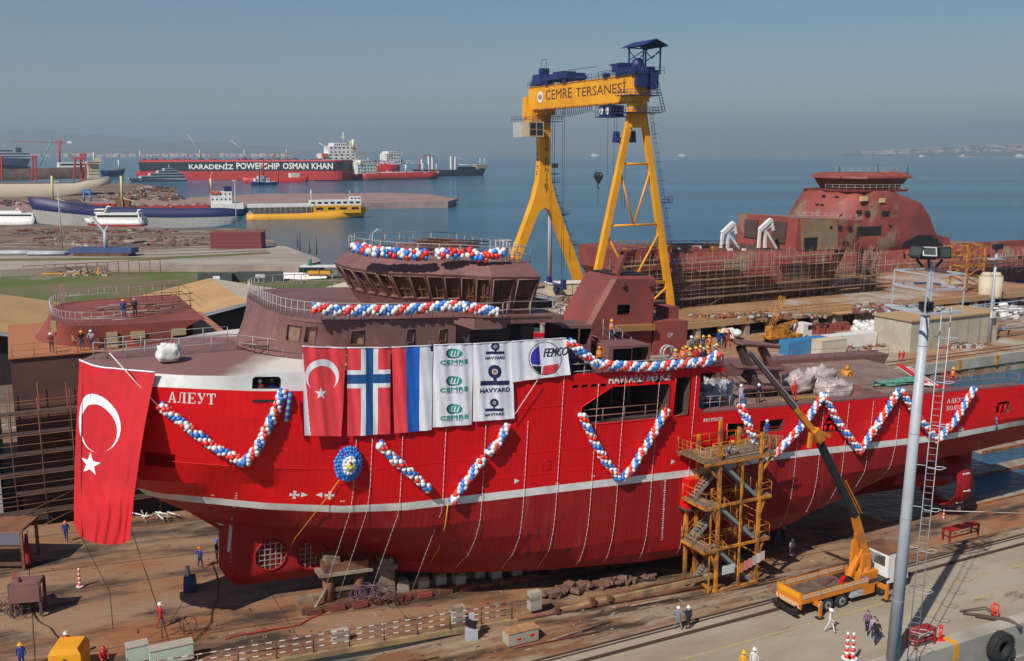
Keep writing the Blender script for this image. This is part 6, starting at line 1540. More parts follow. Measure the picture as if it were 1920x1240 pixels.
person(G(1271, 1181), 2.9, 'hips', 'grey', 'grey', 'white', 'worker in grey overalls, left of the pair standing on the crane rail')
person(G(1290, 1180), 3.4, 'stand', 'navy', 'black', 'white', 'man in navy shirt and white helmet, right of the pair on the crane rail')
person(slip_pt(1484, 1047), .1, 'walk', 'palegrey', 'purple', 'white', 'man in pale shirt and white helmet walking out from under the ship')
person(slip_pt(1449, 1024), .1, 'stand', 'navy', 'navy', 'white', 'worker in dark clothes in the ship shadow, close to the stair tower')
person(slip_pt(1468, 1023), .4, 'fold', 'black', 'navy', 'grey', 'worker in black in the ship shadow, beside the man in the pale shirt')
person(G(1556, 1186), .9, 'walk', 'white', 'white', 'white', 'man in white overalls and white helmet striding behind the crane truck')
person(G(1625, 1188), -.5, 'walk', 'purple', 'navy', 'hair', 'bare-headed man in a purple shirt on the quay, left of the group of three')
person(G(1637, 1200), -.4, 'walk', 'lilac', 'denim', 'hair', 'bare-headed man in a pale pink shirt, middle of the group of three')
person(G(1642, 1206), -.7, 'walk', 'black', 'black', 'hair', 'bare-headed man in a black suit on the quay beside the lamp mast')
person(G(1413, 1262), 0, 'stand', 'white', 'white', 'white', 'man in white at the bottom picture edge on the quay, cut off below the shoulders')
person(G(1393, 1268), 0, 'stand', 'yellow', 'navy', 'yellow', 'worker in yellow at the bottom picture edge, mostly cut off')
person(slip_pt(42, 1256), .2, 'stand', 'blue', 'blue', 'yellow', 'worker in blue with yellow helmet at the bottom left corner')
person(slip_pt(127, 1234), .2, 'stand', 'red', 'red', 'white', 'worker in red with white helmet behind the yellow machine')
person(slip_pt(196, 1262), .6, 'rail', 'red', 'red', 'red', 'worker in red with red helmet right of the yellow machine')
def on(px, py, lat, *a, z=None, **k): return person(at_ship(px, py, lat, z), *a, **k)
on(599, 668, None, .2, 'lean', 'orange', 'navy', 'blue', 'worker in orange with blue helmet leaning over the first flag', z=17.42, vest='orange')
for k, (px, t_, h_, l_) in enumerate(((490, 'maroon', 'white', 'worker with white helmet looking out of the forecastle opening'), (512, 'blue', 'yellow', 'worker in blue with yellow helmet looking out of the forecastle opening'))):
 p_ = SP(px, 718, -hb(10, 16.2)+.55); person(MS @ Vector((p_.x, p_.y, 16.35-1.62)), .2, 'stand', t_, 'navy', h_, l_)
CG_ = 'crowd on the forecastle deck edge'
for k, (px, py, hat, vest, top, ps, lb) in enumerate((
 (1076, 706, 'blue', None, 'blue', 'rail', 'worker in blue helmet right next to the end of the wide white banner'),
 (1084, 706, 'orange', None, 'brown', 'rail', 'worker with orange helmet, second from the end of the wide white banner'),
 (1093, 705, 'white', None, 'navy', 'rail', 'worker with white helmet leaning by the rail under the start of the long garland'),
 (1105, 703, 'yellow', 'orange', 'grey', 'rail', 'worker with yellow helmet and orange vest under the start of the long garland'),
 (1146, 640, 'yellow', 'orange', 'blue', 'stand', 'worker in orange vest and blue trousers alone on the landing below the funnel'),
 (1125, 668, 'orange', 'orange', 'orange', 'stand', 'worker in orange half hidden between the two open trunk boxes'))):
 lat_, z_ = (-8.3, None) if k < 4 else ((-4.2, None) if k == 4 else (-6, None))
 q_ = SP(px, py, lat_); zz = 15.52 if k < 4 else (q_.z if k == 4 else 15.52); q_ = Vector((q_.x, lat_, zz)); person(MS @ q_, .2, ps, top, 'blue' if k == 4 else 'navy', hat, lb, vest=vest)
cr = [(1265, 'yellow', 'orange', 'grey', 'leftmost of the crowd, beside the hose reel'), (1279, 'orange', 'orange', 'orange', 'second from the left of the crowd, all in orange'), (1284, 'yellow', 'orange', 'orange', 'near the left of the crowd, in bright orange with raised arms'),
  (1292, 'yellow', 'orange', 'grey', 'in the crowd, yellow helmet and orange vest, left of centre'), (1303, 'yellow', None, 'red', 'in the crowd in red and yellow helmet, at centre'), (1310, 'yellow', 'orange', 'grey', 'in the crowd right of centre, facing the camera'),
  (1318, 'grey', None, 'navy', 'in the crowd in navy with grey helmet'), (1325, 'yellow', 'orange', 'orange', 'tall in the crowd with raised arms, orange vest'), (1336, 'grey', None, 'grey', 'crouching grey figure by the right end of the crowd')]
for k, (px, hat, vest, top, l_) in enumerate(cr):
 lat_ = -8.2+(k % 3)*.45; q_ = SP(px, 700, lat_); z_ = 15.52
 person(MS @ Vector((q_.x, lat_, z_)), .2+R.uniform(-.4, .4), ['rail', 'stand', 'up', 'fold', 'stand', 'rail', 'stand', 'up', 'rail'][k], top, 'navy' if k % 2 else 'denim', hat, 'worker '+l_, vest=vest, group=CG_)
b2 = [(1294, 'white', 'grey', 'white-helmeted worker in grey behind the crowd, near the casing'), (1305, 'orange', 'brown', 'worker with orange helmet standing behind the crowd'), (1316, 'yellow', 'denim', 'worker in denim with yellow helmet behind the crowd'), (1327, 'yellow', 'orange', 'worker standing high behind the crowd, all in orange'),
  (1345, 'yellow', 'blue', 'worker in blue, left of the pair behind the right end of the crowd'), (1354, 'yellow', 'navy', 'worker in navy, right of the pair behind the right end of the crowd'), (1362, 'red', 'red', 'worker all in red with red helmet standing behind the crowd'), (1341, 'yellow', 'orange', 'worker in orange behind the raised end of the long garland')]
for k, (px, hat, top, l_) in enumerate(b2):
 lat_ = -3.4 if k < 4 else (-1.0 if k < 7 else -7.0); q_ = SP(px, 690, lat_); person(MS @ Vector((q_.x, lat_, 15.55)), .3, ['fold', 'stand', 'up', 'stand', 'stand', 'fold', 'hips', 'rail'][k], top, top if top in ('red', 'blue', 'navy') else 'navy', hat, l_, vest='orange' if top == 'orange' else None)
b = B(); b.bb(45.4, 50.2, -3.2, .4, 15.3, 15.55); b.bb(45.6, 50.2, -3.3, -3.15, 14.6, 15.5); b.bb(49.5, 49.9, -2.8, 0, 11, 15.3); b.build('aft_platform', M_RPRIM, ship)
aft = [(1317, 'grey', 'sky', 'worker in a light blue top, leftmost of those on the aft deck corner'), (1324, 'orange', 'red', 'worker in red and orange among those on the aft deck corner'), (1332, 'white', 'denim', 'worker in denim with white helmet on the aft deck corner'), (1339, 'orange', 'orange', 'worker all in orange in the middle of the aft deck corner group'),
  (1346, 'grey', 'denim', 'worker in denim, right of the aft deck corner group'), (1357, 'white', 'orange', 'worker in orange bending beside the aft deck corner group')]
for k, (px, hat, top, l_) in enumerate(aft):
 lat_ = -7.2+(k % 2)*.5; q_ = SP(px, 765, lat_); person(MS @ Vector((q_.x, lat_, 11.1)), PI+.3*R.uniform(-1, 1), ['stand', 'rail', 'hips', 'stand', 'fold', 'lean'][k], top, 'denim' if top != 'orange' else 'orange', hat, l_)
MTp = lambda px, py, y: MT @ PX(MT, px, py, y)
lad_ = [(1381, 772, 'palegrey', 'white', 'rail', 'worker in pale overalls and white helmet at the head of the steep ladder'), (1388, 790, 'denim', 'blue', 'stand', 'worker with a bright blue helmet just below the head of the steep ladder'), (1395, 805, 'navy', 'orange', 'rail', 'worker in navy and orange halfway down the steep ladder')]
for k, (px, py, top, hat, ps, l_) in enumerate(lad_):
 q_ = lp0.lerp(lp1, (1.0, .78, .5)[k]); person(MT @ Vector((q_.x, q_.y-.2, q_.z)), PI, ps, top, 'navy' if k else 'palegrey', hat, l_, vest='orange' if k == 2 else None)
q_ = Vector((lp0.x+1.0, TD-.4, TOPZ)); person(MT @ q_, PI-.4, 'rail', 'blue', 'denim', 'white', 'worker in a bright blue jacket on top of the stair tower, at the ladder foot')
q_ = PX(MT, 1365, 868, .6); person(MT @ Vector((q_.x, .6, TOPZ-.5)), .9, 'lean', 'palegrey', 'blue', 'orange', 'worker with orange helmet stepping down from the top platform of the stair tower')
for px, z_, lat_, top, hat, l_, ps in ((1422, 11.05, -3.5, 'navy', 'white', 'worker in navy with white helmet beside the dark mast structure', 'rail'), (1490, 12.3, -8.4, 'red', 'red', 'worker in red standing at the aft deck edge by the yellow crates', 'stand'), (1769, 12.0, -6.5, 'red', 'red', 'worker in red with red helmet near the stern, left of two', 'hips'), (1783, 12.0, -6.3, 'red', 'yellow', 'worker in red with yellow helmet near the stern, right of two', 'stand')):
 q_ = SP(px, 740, lat_); person(MS @ Vector((q_.x, lat_, z_)), .2, ps, top, top, hat, l_, vest='orange' if px == 1783 else None)
# deck cargo on the red vessel
def lump(name, c, size, m, label, cat_, M=MS, n=10, seed=1, rough=.22, group=None):
 "a wrapped, creased heap"
 b = B(); b.sphere((0, 0, 0), 1, 30, 20)
 for v in b.bm.verts:
  d = v.co.normalized(); q_ = Vector([math.copysign(abs(t)**.6, t) for t in d])
  k = 1+rough*noise.noise(d*2.2+Vector((seed, 0, 0)))+rough*.7*noise.noise(d*5+Vector((0, seed, 0)))-rough*.5*abs(noise.noise(d*11+Vector((0, seed, 0))))
  v.co = Vector((q_.x*size[0]/2*k, q_.y*size[1]/2*k, max(0, (q_.z*.5+.5))*size[2]*k))
 b_ = b.build(name, m, M=M, origin=None); b_.matrix_world = M @ Matrix.Translation(Vector(c)); return tag(b_, label, cat_, group)
M_WRAP = mat('plastic_wrap', (.50, .42, .42), .3, 0, (.38, .30, .30), 1.2, .4, .6, 8, bump=.6, bscale=3)
M_SILV = mat('silver_sheeting', (.45, .46, .47), .35, 0, (.3, .31, .32), 1.5, .4, .6, 8, bump=.6, bscale=3)
M_BAG = mat('white_bag', (.68, .68, .67), .7, 0, (.5, .49, .46), 1, .45, .6, bump=.4, bscale=4)
for k, (px, py, sx, sy, sz, l_) in enumerate(((1495, 722, 2.7, 2.2, 1.9, 'leftmost plastic-wrapped bundle on the aft deck'), (1538, 718, 3.0, 2.3, 2.2, 'tall plastic-wrapped bundle in the middle of the aft deck'), (1560, 735, 3.4, 2.4, 1.8, 'largest plastic-wrapped bundle, next to the yellow pump'))):
 q_ = LP(px, py+14, 11.05); lump('wrapped_bundle', q_, (sx, sy, sz), M_WRAP, l_, 'bundle', seed=k*3+1, group='plastic-wrapped bundles on the aft deck')
for k, (px, sx, sz, l_) in enumerate(((1318, 2.0, 1.6, 'small silver sheet heap at the hull corner'), (1342, 2.8, 2.5, 'large silver sheet heap behind the workers on the aft corner'))):
 q_ = SP(px, 752, -4.6); lump('sheeted_heap', (q_.x, -4.6, 11.1), (sx, 2, sz), M_SILV, l_, 'heap', seed=k+20)
q_ = LP(316, 671, 17.2); lump('big_bag', (q_.x, q_.y, q_.z-.25), (1.5, 1.0, 1.15), M_BAG, 'white bulk bag lying on the bow walkway', 'bag', seed=9)
b = B()
for k in range(5): q_ = SP(1482+k*11, 726, -6.8); b.bb(q_.x-.45, q_.x+.45, -7.2, -6.4, 11.05, 12.15)
tag(b.build('pallet_crates', mat('crate_yellow', (.55, .30, .03), .6, 0, (.25, .16, .05), 2), M=MS, origin=(SP(1500, 726, -6.8).x, -6.8, 11.05)), 'row of yellow crates along the aft deck rail', 'crates')
q_ = LP(1585, 722, 11.05); b = B(); b.pipe([(0, 0, 0), (0, 0, 1.5)], .5, 12); b.bb(-.7, .7, -.5, .5, 0, .3); b.pipe([(0, 0, 1.5), (.1, 0, 2.0)], .2, 8); b.torus((0, -.5, 1.0), Matrix.Rotation(PI/2, 3, 'X'), .4, .06)
o_ = b.build('pump_unit', M_YEL2); o_.matrix_world = MS @ Matrix.Translation(q_); tag(o_, 'rusty yellow pump beside the doorway of the far deck house', 'pump')
q_ = LP(1605, 722, 11.05); lump('green_bag', q_, (1.0, .8, .8), mat('bright_green', (.05, .5, .12), .5), 'bright green bag on the aft deck', 'bag', seed=4)
q0, q1 = LP(1660, 712, 12.0), LP(1715, 728, 12.0)
lump('green_net', (lerp(q0.x, q1.x, .5), lerp(q0.y, q1.y, .5), 12.0), (6.5, 1.6, .35), mat('green_net', (.12, .36, .27), .9, 0, (.08, .2, .17), 3), 'turquoise net spread on the stern deck', 'net', seed=6, rough=.5)
b = B(); q0, q1 = LP(1695, 694, 12.0), LP(1745, 728, 12.0); d_ = (q1-q0); b.beam((0, 0, .3), d_+Vector((0, 0, .3)), 1.3, .1); b.beam((0, .7, .45), d_+Vector((0, .7, .45)), .5, .12, mi=1); b.beam((0, -.7, .3), d_+Vector((0, -.7, .3)), .2, .12, mi=1)
o_ = b.build('hatch_panel', [M_WHITE, M_RED]); o_.matrix_world = MS @ Matrix.Translation(q0); tag(o_, 'long white and red panel lying across the stern deck', 'panel')
bpy.data.objects.remove(bpy.data.objects['white_hatch_panel'])
mq = SP(1430, 760, -1.5); MM = MS @ Matrix.Translation((mq.x, -1.5, 11.05)); mm = root('mast_structure', MM, 'dark brown tiered mast structure standing on the aft deck behind the crane boom', 'mast')
MMI = MM.inverted()
def mp_(px, py): return hit(px, py, 1, 0, MMI)
lvs = [(1375, 1456, 648), (1373, 1462, 692), (1383, 1480, 730)]
for k, (xa, xb, y) in enumerate(lvs):
 a, c = mp_(xa, y-4), mp_(xb, y+6); b = B()
 zc = a.z
 ring_ = [(a.x, -.2, zc+.1), (a.x+.5, -.8, zc), (c.x-.4, -1.0, zc-.35), (c.x, -.3, zc-.4), (c.x-.2, 1.2, zc-.4), (a.x+.6, 1.3, zc+.1)]
 b.loft([[(x*.98, y_*.8, z-.18) for x, y_, z in ring_], ring_, [(x, y_, z+.12) for x, y_, z in ring_]]); b.build('tier_platform', M_BROWN, mm)
b = B(); p0_, p1_, p2_ = mp_(1388, 650), mp_(1408, 700), mp_(1430, 765); b.beam(p0_, p1_, .8, .5); b.beam(p1_, p2_, 1.0, .5); b.build('leg', M_BROWND, mm)
b = B(); p0_, p1_, p2_ = mp_(1428, 652), mp_(1447, 690), mp_(1472, 765); b.beam(p0_, p1_, .7, .5); b.beam(p1_, p2_, .8, .5); b.build('leg', M_BROWN, mm)
b = B(); a = mp_(1400, 700); b.beam(a+Vector((0, .3, 0)), mp_(1440, 740), .5, .8); a = mp_(1422, 735); b.beam(a, a+Vector((.4, 0, -2)), .3, mi=1); railing(b, [mp_(1330, 700), mp_(1372, 722), mp_(1400, 742)], .9, .8, .03); b.build('strut', [M_BROWND, M_YEL2], mm)
# blocks, cradles and clutter under and beside the ship
G_ = 'keel blocks under the ship'
bx = B(); bx.bb(-.45, .45, -.4, .4, 0, .5); bx.bb(-.42, .42, -.38, .38, .5, 1.0, 1); bx.bb(-.4, .4, -.36, .36, 1.0, 1.25, 2)
kb = bx.build('keel_block', [M_CONCD, M_CONC, M_WOOD]); n_ = 0
def place(o, p, rz=0, s=1.0, label=None, group=None, first=[True]):
 c = copy_tree(o); c.matrix_world = Matrix.Translation(Vector(p)) @ RZ(rz) @ Matrix.Scale(s, 4)
 if label: c['label'] = label
 if group: c['group'] = group
 return c
kx = [21.0+i*1.6 for i in range(18)]
for i, x in enumerate(kx):
 for lat_ in (-3.0, 0):
  if lat_ == 0 and i % 2: continue
  lt_ = lat_-.6*R.random() if lat_ else 0; x_ = x+R.uniform(-.3, .3)
  keel_z = (MS @ Vector((x_, lt_, -.45 if x_ < 50 else -.2))).z
  z0_ = slipz(x_)+.0; hh = (keel_z-z0_)/1.25
  if hh < .3: z0_ -= .2; hh = .5
  c = copy_tree(kb); c.matrix_world = MY @ Matrix.Translation((x_, lt_, z0_)) @ RZ(R.uniform(-.1, .1)) @ Matrix.Diagonal((1, 1, max(.4, hh), 1)); tag(c, 'concrete and timber keel block in the shade under the ship', 'keel block', G_)
bpy.data.objects.remove(kb)
b = B(); b.bb(13.2, 44, -4.1, -3.2, .0, .5); b.bb(13.2, 44, -3.1, -2.6, .1, .9, 1)
for k in range(18): b.bb(13.5+k*1.7, 14.6+k*1.7, -4.35, -3.0, .05, .42, 2 if k % 3 else 0)
for v in b.bm.verts: v.co.z += slipz(v.co.x)
tag(b.build('launch_way', [M_RUSTY, M_WOOD, M_RPRIM], M=MY, origin=(13.2, -3.6, slipz(13.2))), 'long rusty launching cradle lying beside the keel blocks', 'cradle')
b = B()
for x in (15.4, 17.7): b.pipe([(x, -3.3, .4), (x, -3.3, 2.6)], .42, 12, mi=1)
b.bb(14.6, 18.6, -4.0, -2.6, 2.6, 2.85, 2); b.bb(15, 18.3, -3.9, -2.7, 2.85, 3.5, 1); b.bb(15.2, 16.2, -3.8, -2.6, 3.5, 4.0, 0); b.bb(15.2, 18, -3.5, -3.2, 1.2, 1.5, 0); b.beam((14.2, -4, .4), (15.2, -3.6, 1.6), .2, mi=0)
for v in b.bm.verts: v.co.z += slipz(v.co.x)
tag(b.build('poppet_support', [M_WOOD, M_RUSTY, M_CONCD], M=MY, origin=(16.5, -3.3, slipz(16.5))), 'rusty two-pillared support under the hull, right of the thruster tunnels', 'support')
b = B(); b.bb(19.2, 20.4, -3.6, -2.6, .3, 2.4); b.bb(19, 20.6, -3.8, -2.5, 2.4, 2.8); b.bb(19.3, 20.3, -3.7, -2.6, 2.8, 3.3)
for v in b.bm.verts: v.co.z += slipz(v.co.x)
tag(b.build('timber_support', M_WOOD, M=MY, origin=(19.8, -3.1, slipz(19.8))), 'stack of timber baulks beside the two-pillared support', 'support')
b = B()
for k in range(30):
 x = 21.5+k*.75; b.bb(x, x+.16, -1.5, -1.3, .2, 2.6-k*.04); b.bb(x-.2, x+.5, -1.6, -1.2, .5+.6*(k % 3), .75+.6*(k % 3), 1)
for v in b.bm.verts: v.co.z += slipz(v.co.x)
tag(b.build('shoring', [M_BROWND, M_WOOD], M=MY, origin=(21.5, -1.4, slipz(21.5))), 'dark timber shoring in the shade under the bow quarter', 'shoring')
M_SCRAP = mat('scrap_brown', (.20, .10, .075), .85, 0, (.12, .07, .055), 2, .4, .6, 8, bump=.4)
cnt = 0
for k in range(46):
 t = k/45; c = slip_pt(lerp(1022, 1225, t), lerp(1122, 1085, t)+R.uniform(-8, 4)); b = B(); s_ = R.uniform(.35, .7)
 b.box((0, 0, s_*.3), (s_*1.3, s_, s_*.6), Matrix.Rotation(R.uniform(-.5, .5), 3, 'X'), taper=R.uniform(.7, 1)); o_ = b.build('stone_block', M_SCRAP); o_.matrix_world = Matrix.Translation(c+Vector((0, 0, R.uniform(0, .3)))) @ RZ(R.uniform(0, 3))
 tag(o_, 'brown block in the long heap beside the slipway edge beam', 'block', 'heap of brown blocks')
MB_ = MY
b = B(); N_ = 60
xs_b = [0-8+i*(46+8)/N_ for i in range(N_+1)]
top = lambda x: max(slipz(x)+.55, .0+.12) if x < 22 else max(slipz(x)+.5, .1)
for a, c in zip(xs_b, xs_b[1:]):
 b.loft([[(a, -10.95, top(a)-.35), (a, -10.55, top(a)-.35), (a, -10.55, top(a)), (a, -10.95, top(a))], [(c, -10.95, top(c)-.35), (c, -10.55, top(c)-.35), (c, -10.55, top(c)), (c, -10.95, top(c))]], True, 0)
b.bb(-8, 30, -10.9, -10.7, -.2, top(-8)-.4, 1) if False else None
tag(b.build('edge_beam', [mat('ochre_beam', (.40, .27, .13), .8, 0, (.22, .15, .09), .6), M_CONCD], M=MY, origin=(-8, -10.8, 0)), 'long ochre edge beam along the near side of the slipway', 'beam')
b = B()
for a, c in zip(xs_b[:40], xs_b[1:41]): b.loft([[(a, -10.7, -.5), (a, -10.6, -.5), (a, -10.6, top(a)-.33), (a, -10.7, top(a)-.33)], [(c, -10.7, -.5), (c, -10.6, -.5), (c, -10.6, top(c)-.33), (c, -10.7, top(c)-.33)]])
tag(b.build('slipway_side_wall', paint('green_grey_concrete', (.20, .22, .19), .85), M=MY), kind='structure')
b = B(); pts = [(x, -10.75, top(x)) for x in [-7+i*2.4 for i in range(15)]]
for p_ in pts: b.tube(p_, (p_[0], p_[1], p_[2]+1.25), .05, 5, mi=0)
M_CANDY = mat('striped_rail', (.25, .1, .08), .6, bands=(0, .85, .42, (.6, .55, .5)))
for k in (.4, .8, 1.2): b.pipe([(p_[0], p_[1], p_[2]+k) for p_ in pts], .045, 5, mi=1)
tag(b.build('striped_fence', [M_BROWND, M_CANDY], M=MY, origin=pts[0]), 'low red and white striped pipe fence on the slipway edge beam', 'fence')
b = B(); pts = [(x, -10.9, slipz(x)+.55) for x in (27, 33, 39, 44)]; b.pipe(pts, .16, 8); b.pipe([(43.5, -10.8, .1), (38, -10.7, .3), (33, -10.6, .4)], .09, 6); b.bb(33.0, 33.3, -11.2, -10.9, 0, .6); b.bb(34.5, 34.8, -11.2, -10.9, 0, .5); b.bb(30, 30.3, -11.2, -10.9, 0, .5)
tag(b.build('service_pipe', M_RUSTY, M=MY, origin=(27, -10.9, 0)), 'rusty service pipe on short stands, leading to the stair tower', 'pipe')
for k, (px, py, s_) in enumerate(((858, 1162, .5), (638, 1212, .55), (1002, 1142, .45))):
 c = G(px, py, 0); b = B(); b.bb(-s_, s_, -.3, .3, 0, 1.0+.2*k, 0); b.bb(-s_, s_*.6, -.31, .31, .75, 1.05, 1); o_ = b.build('support_pier', [M_CONC, M_WOOD]); o_.matrix_world = TR(c) @ RZ(YAW); tag(o_, ('concrete pier with hanging taps under the edge beam, at the fence end', 'whitish concrete pier under the edge beam near the bottom edge', 'ochre bracket under the edge beam, left of the block heap')[k], 'pier')
c = G(905, 1172, 0)
def boxthing(name, px, py, z, sx, sy, sz, m, mt, label, cat_, yaw=YAW, z0=None):
 c = G(px, py, z); r_ = root(name, TR(c) @ RZ(yaw), label, cat_); b = B(); b.bb(-sx/2, sx/2, -sy/2, sy/2, .08, sz); b.build('body', m, r_); b = B(); b.bb(-sx/2-.04, sx/2+.04, -sy/2-.04, sy/2+.04, sz, sz+.06); b.build('lid', mt, r_)
 b = B(); b.bb(-sx/2+.1, -sx/2+.3, -sy/2, sy/2, 0, .08); b.build('foot', M_BLACK, r_); b = B(); b.bb(sx/2-.3, sx/2-.1, -sy/2, sy/2, 0, .08); b.build('foot', M_BLACK, r_); return r_
bx_ = boxthing('equipment_box', 976, 1203, 0, 2.3, .95, .95, M_CONC, mat('rusty_lid', (.45, .25, .12), .7, 0, (.3, .15, .07), 2), 'pale rectangular equipment box with rusty lid on the quay', 'box')
b = B(); b.bb(-.5, -.2, -.49, -.476, .4, .55); b.bb(.5, .8, -.49, -.476, .45, .65); b.bb(.0, .08, -.49, -.476, .35, .5, 1); b.build('sticker', [M_RED, mat('green_sticker', (.03, .3, .1), .5)], bx_)
c = G(884, 1199, 0); r_ = root('control_post', TR(c) @ RZ(.3), 'small grey control post with black cover left of the pale box', 'control post'); b = B(); b.bb(-.4, .4, -.25, .25, 0, .8); b.build('cabinet', M_GREY, r_); b = B(); b.bb(-.15, .2, -.15, .15, .8, 1.9); b.build('post', M_GREY, r_); b = B(); b.box((-.05, -.1, 1.25), (.75, .3, .5), Matrix.Rotation(.5, 3, 'Y')); b.build('cover', M_BLACK, r_)
c = slip_pt(357, 1108); r_ = root('welding_set', TR(c) @ RZ(.2), 'blue welding set with a tall grey cylinder in front of the thruster skeg', 'welding set'); b = B(); b.bb(-.45, .45, -.5, .5, .1, 1.1, taper=.85); b.build('body', M_NAVY, r_); b = B(); b.pipe([(-.1, 0, 1.0), (-.1, 0, 1.9)], .16, 10); b.build('cylinder', M_GREY, r_)
def bracket(px, py, label, w_=2.0, hh=2.2, yaw=.2):
 c = slip_pt(px, py); r_ = root('steel_trestle', TR(c) @ RZ(yaw), label, 'trestle')
 b = B(); b.bb(-w_/2, w_/2, -.7, .7, hh-.3, hh); b.bb(-w_/2, w_/2, -.75, -.65, hh*.45, hh-.3); b.build('table', M_BROWN, r_)
 for s in (-1, 1):
  b = B(); b.beam((s*w_/2, -.6, hh), (s*w_/2, -.6, 0), .18); b.beam((s*w_/2, .6, hh), (s*w_/2, .6, 0), .18); b.beam((s*w_/2, -.6, .4), (s*w_/2, .6, .4), .12); b.build('leg', M_BROWND, r_)
bracket(55, 1150, 'brown steel trestle with a dark panel at the left edge of the slipway', 1.9, 2.4)
b = B(); c = slip_pt(35, 1145); b.bb(-1, 1, -.05, .05, 0, 2.6); o_ = b.build('brown_plate', M_RPRIM); o_.matrix_world = TR(c) @ RZ(-.9); tag(o_, 'upright red-brown plate beside the trestle on the left', 'plate')
c = slip_pt(10, 1055); r_ = root('workbench_frame', TR(c) @ RZ(.05), 'large rusty work platform frame cut off by the left picture edge', 'platform'); b = B(); b.bb(-4, 2.2, -1.4, 1.4, 3.0, 3.2); b.build('top', M_RUSTY, r_)
b = B(); b.bb(-4, 2.1, -1.35, -1.3, 1.9, 2.9); b.build('panel', paint('slate_panel', (.13, .13, .17), .6), r_)
for x in (-1.6, 2.0):
 b = B(); b.beam((x, -1.3, 0), (x, -1.3, 3), .2); b.beam((x, 1.3, 0), (x, 1.3, 3), .2); b.build('leg', M_RUSTY, r_)
b = B(); b.beam((-4, -1.3, .4), (2, -1.3, .4), .2); b.beam((-4, -1.3, 1.7), (2.1, -1.3, 1.7), .14); b.build('rail', M_RUSTY, r_)
c = slip_pt(52, 1062); b = B(); b.pipe([(0, 0, 0), (0, 0, .4), (.05, 0, 1.6), (.1, 0, 2.6)], .45, 7, .08);
for v in b.bm.verts: v.co += Vector((noise.noise(v.co*3), noise.noise(v.co*4), 0))*.15
o_ = b.build('red_tarpaulin', paint('dark_red_cloth', (.28, .01, .02), .8)); o_.matrix_world = TR(c); tag(o_, 'dark red bundled tarpaulin standing by the left work platform', 'tarpaulin')
def cone_post(px, py, label, slip=True, s=1.0):
 c = slip_pt(px, py) if slip else G(px, py, .26 if not slip else 0); r_ = root('striped_post', TR(c) @ Matrix.Scale(s, 4), label, 'post'); b = B()
 for k in range(8): b.pipe([(0, 0, .1+k*.17), (0, 0, .27+k*.17)], .12-.008*k, 10, mi=k % 2)
 b.build('pillar', [BALL['r'], M_WHITE], r_); b = B(); b.pipe([(0, 0, 0), (0, 0, .1)], .26, 12, mi=0); b.build('base', M_WHITE, r_)
cone_post(150, 1102, 'red and white striped post on the slipway below the giant flag')
cone_post(1768, 983, 'red and white striped post at the stern end of the slipway holding the tape')
cone_post(1587, 1236, 'left of the two red and white posts at the bottom right', False, 1.3)
cone_post(1598, 1237, 'right of the two red and white posts at the bottom right', False, 1.3)
c = slip_pt(325, 1195); r_ = root('hose_cart', TR(c) @ RZ(.3), 'small hose cart with a wire wheel on the slipway near the striped fence', 'cart'); b = B()
for x in (-.7, .7): b.tube((x, 0, 0), (x, 0, 1.3), .04, 5)
b.tube((-.9, 0, 1.2), (1.0, 0, 1.3), .04, 5); b.tube((-.7, 0, .6), (.7, 0, .6), .03, 5); b.build('frame', M_BROWND, r_)
b = B(); b.torus((1.0, .1, .7), Matrix.Rotation(PI/2, 3, 'X'), .55, .035)
for k in range(6): b.tube((1.0, .1, .7), (1.0+.55*math.cos(k), .1, .7+.55*math.sin(k)), .02, 4)
b.build('wheel', M_BROWND, r_)
c = slip_pt(133, 1262); r_ = root('yellow_machine', TR(c) @ RZ(.12), 'yellow machine with a rounded hood at the bottom left edge', 'machine'); b = B(); b.loft([[(-.95, -.9, 0), (.95, -.9, 0), (.95, .9, 0), (-.95, .9, 0)], [(-.95, -.9, 1.6), (.95, -.9, 1.6), (.95, .9, 1.6), (-.95, .9, 1.6)], [(-.75, -.8, 1.95), (.75, -.8, 1.95), (.75, .8, 1.95), (-.75, .8, 1.95)]]); b.build('hood', M_YEL, r_)
b = B(); b.pipe([(.0, -.93, 1.2), (0, -.86, 1.2)], .16, 12); b.build('cap', M_BROWND, r_)
b = B(); b.bb(-1.0, 1.0, -1.0, .95, -.2, .12); b.build('base', M_BLACK, r_)
for k, (px, py, w_) in enumerate(((258, 1238, 1.3), (322, 1240, 2.6))): boxthing('pale_case', px, py, slipz(2), w_, .8, 1.1, paint('mint_panel', (.45, .55, .48), .6), M_CONC, ('small pale case at the bottom edge behind the striped fence', 'wide mint-coloured case at the bottom edge behind the striped fence')[k], 'case')
def hose(pts, m, label, r_=.035, cat_='hose'):
 P_ = []
 for i in range(len(pts)-1):
  a, c = pts[i], pts[i+1]
  for k in range(6):
   t = k/6; q_ = a.lerp(c, t); P_.append(q_+Vector((.15*math.sin(i*3+t*3.1), .15*math.cos(i*2+t*3.1), 0))*math.sin(math.pi*t))
 P_.append(pts[-1]); b = B(); b.pipe([p_-pts[0] for p_ in P_], r_, 5); o_ = b.build(label.split(',')[0].replace(' ', '_')[:1]+'x' if False else 'hose', m); o_.location = pts[0]; return tag(o_, label, cat_)
hose([slip_pt(*q_)+Vector((0, 0, .05)) for q_ in ((593, 1120), (612, 1148), (560, 1175), (470, 1190), (420, 1200))], mat('red_hose', (.45, .03, .02), .5), 'red air hose running from the cradle to the striped fence', .05)
hose([slip_pt(*q_)+Vector((0, 0, .05)) for q_ in ((135, 1240), (95, 1180), (60, 1150), (55, 1110))], M_BLACK, 'black hose looping beside the steel trestle on the left')
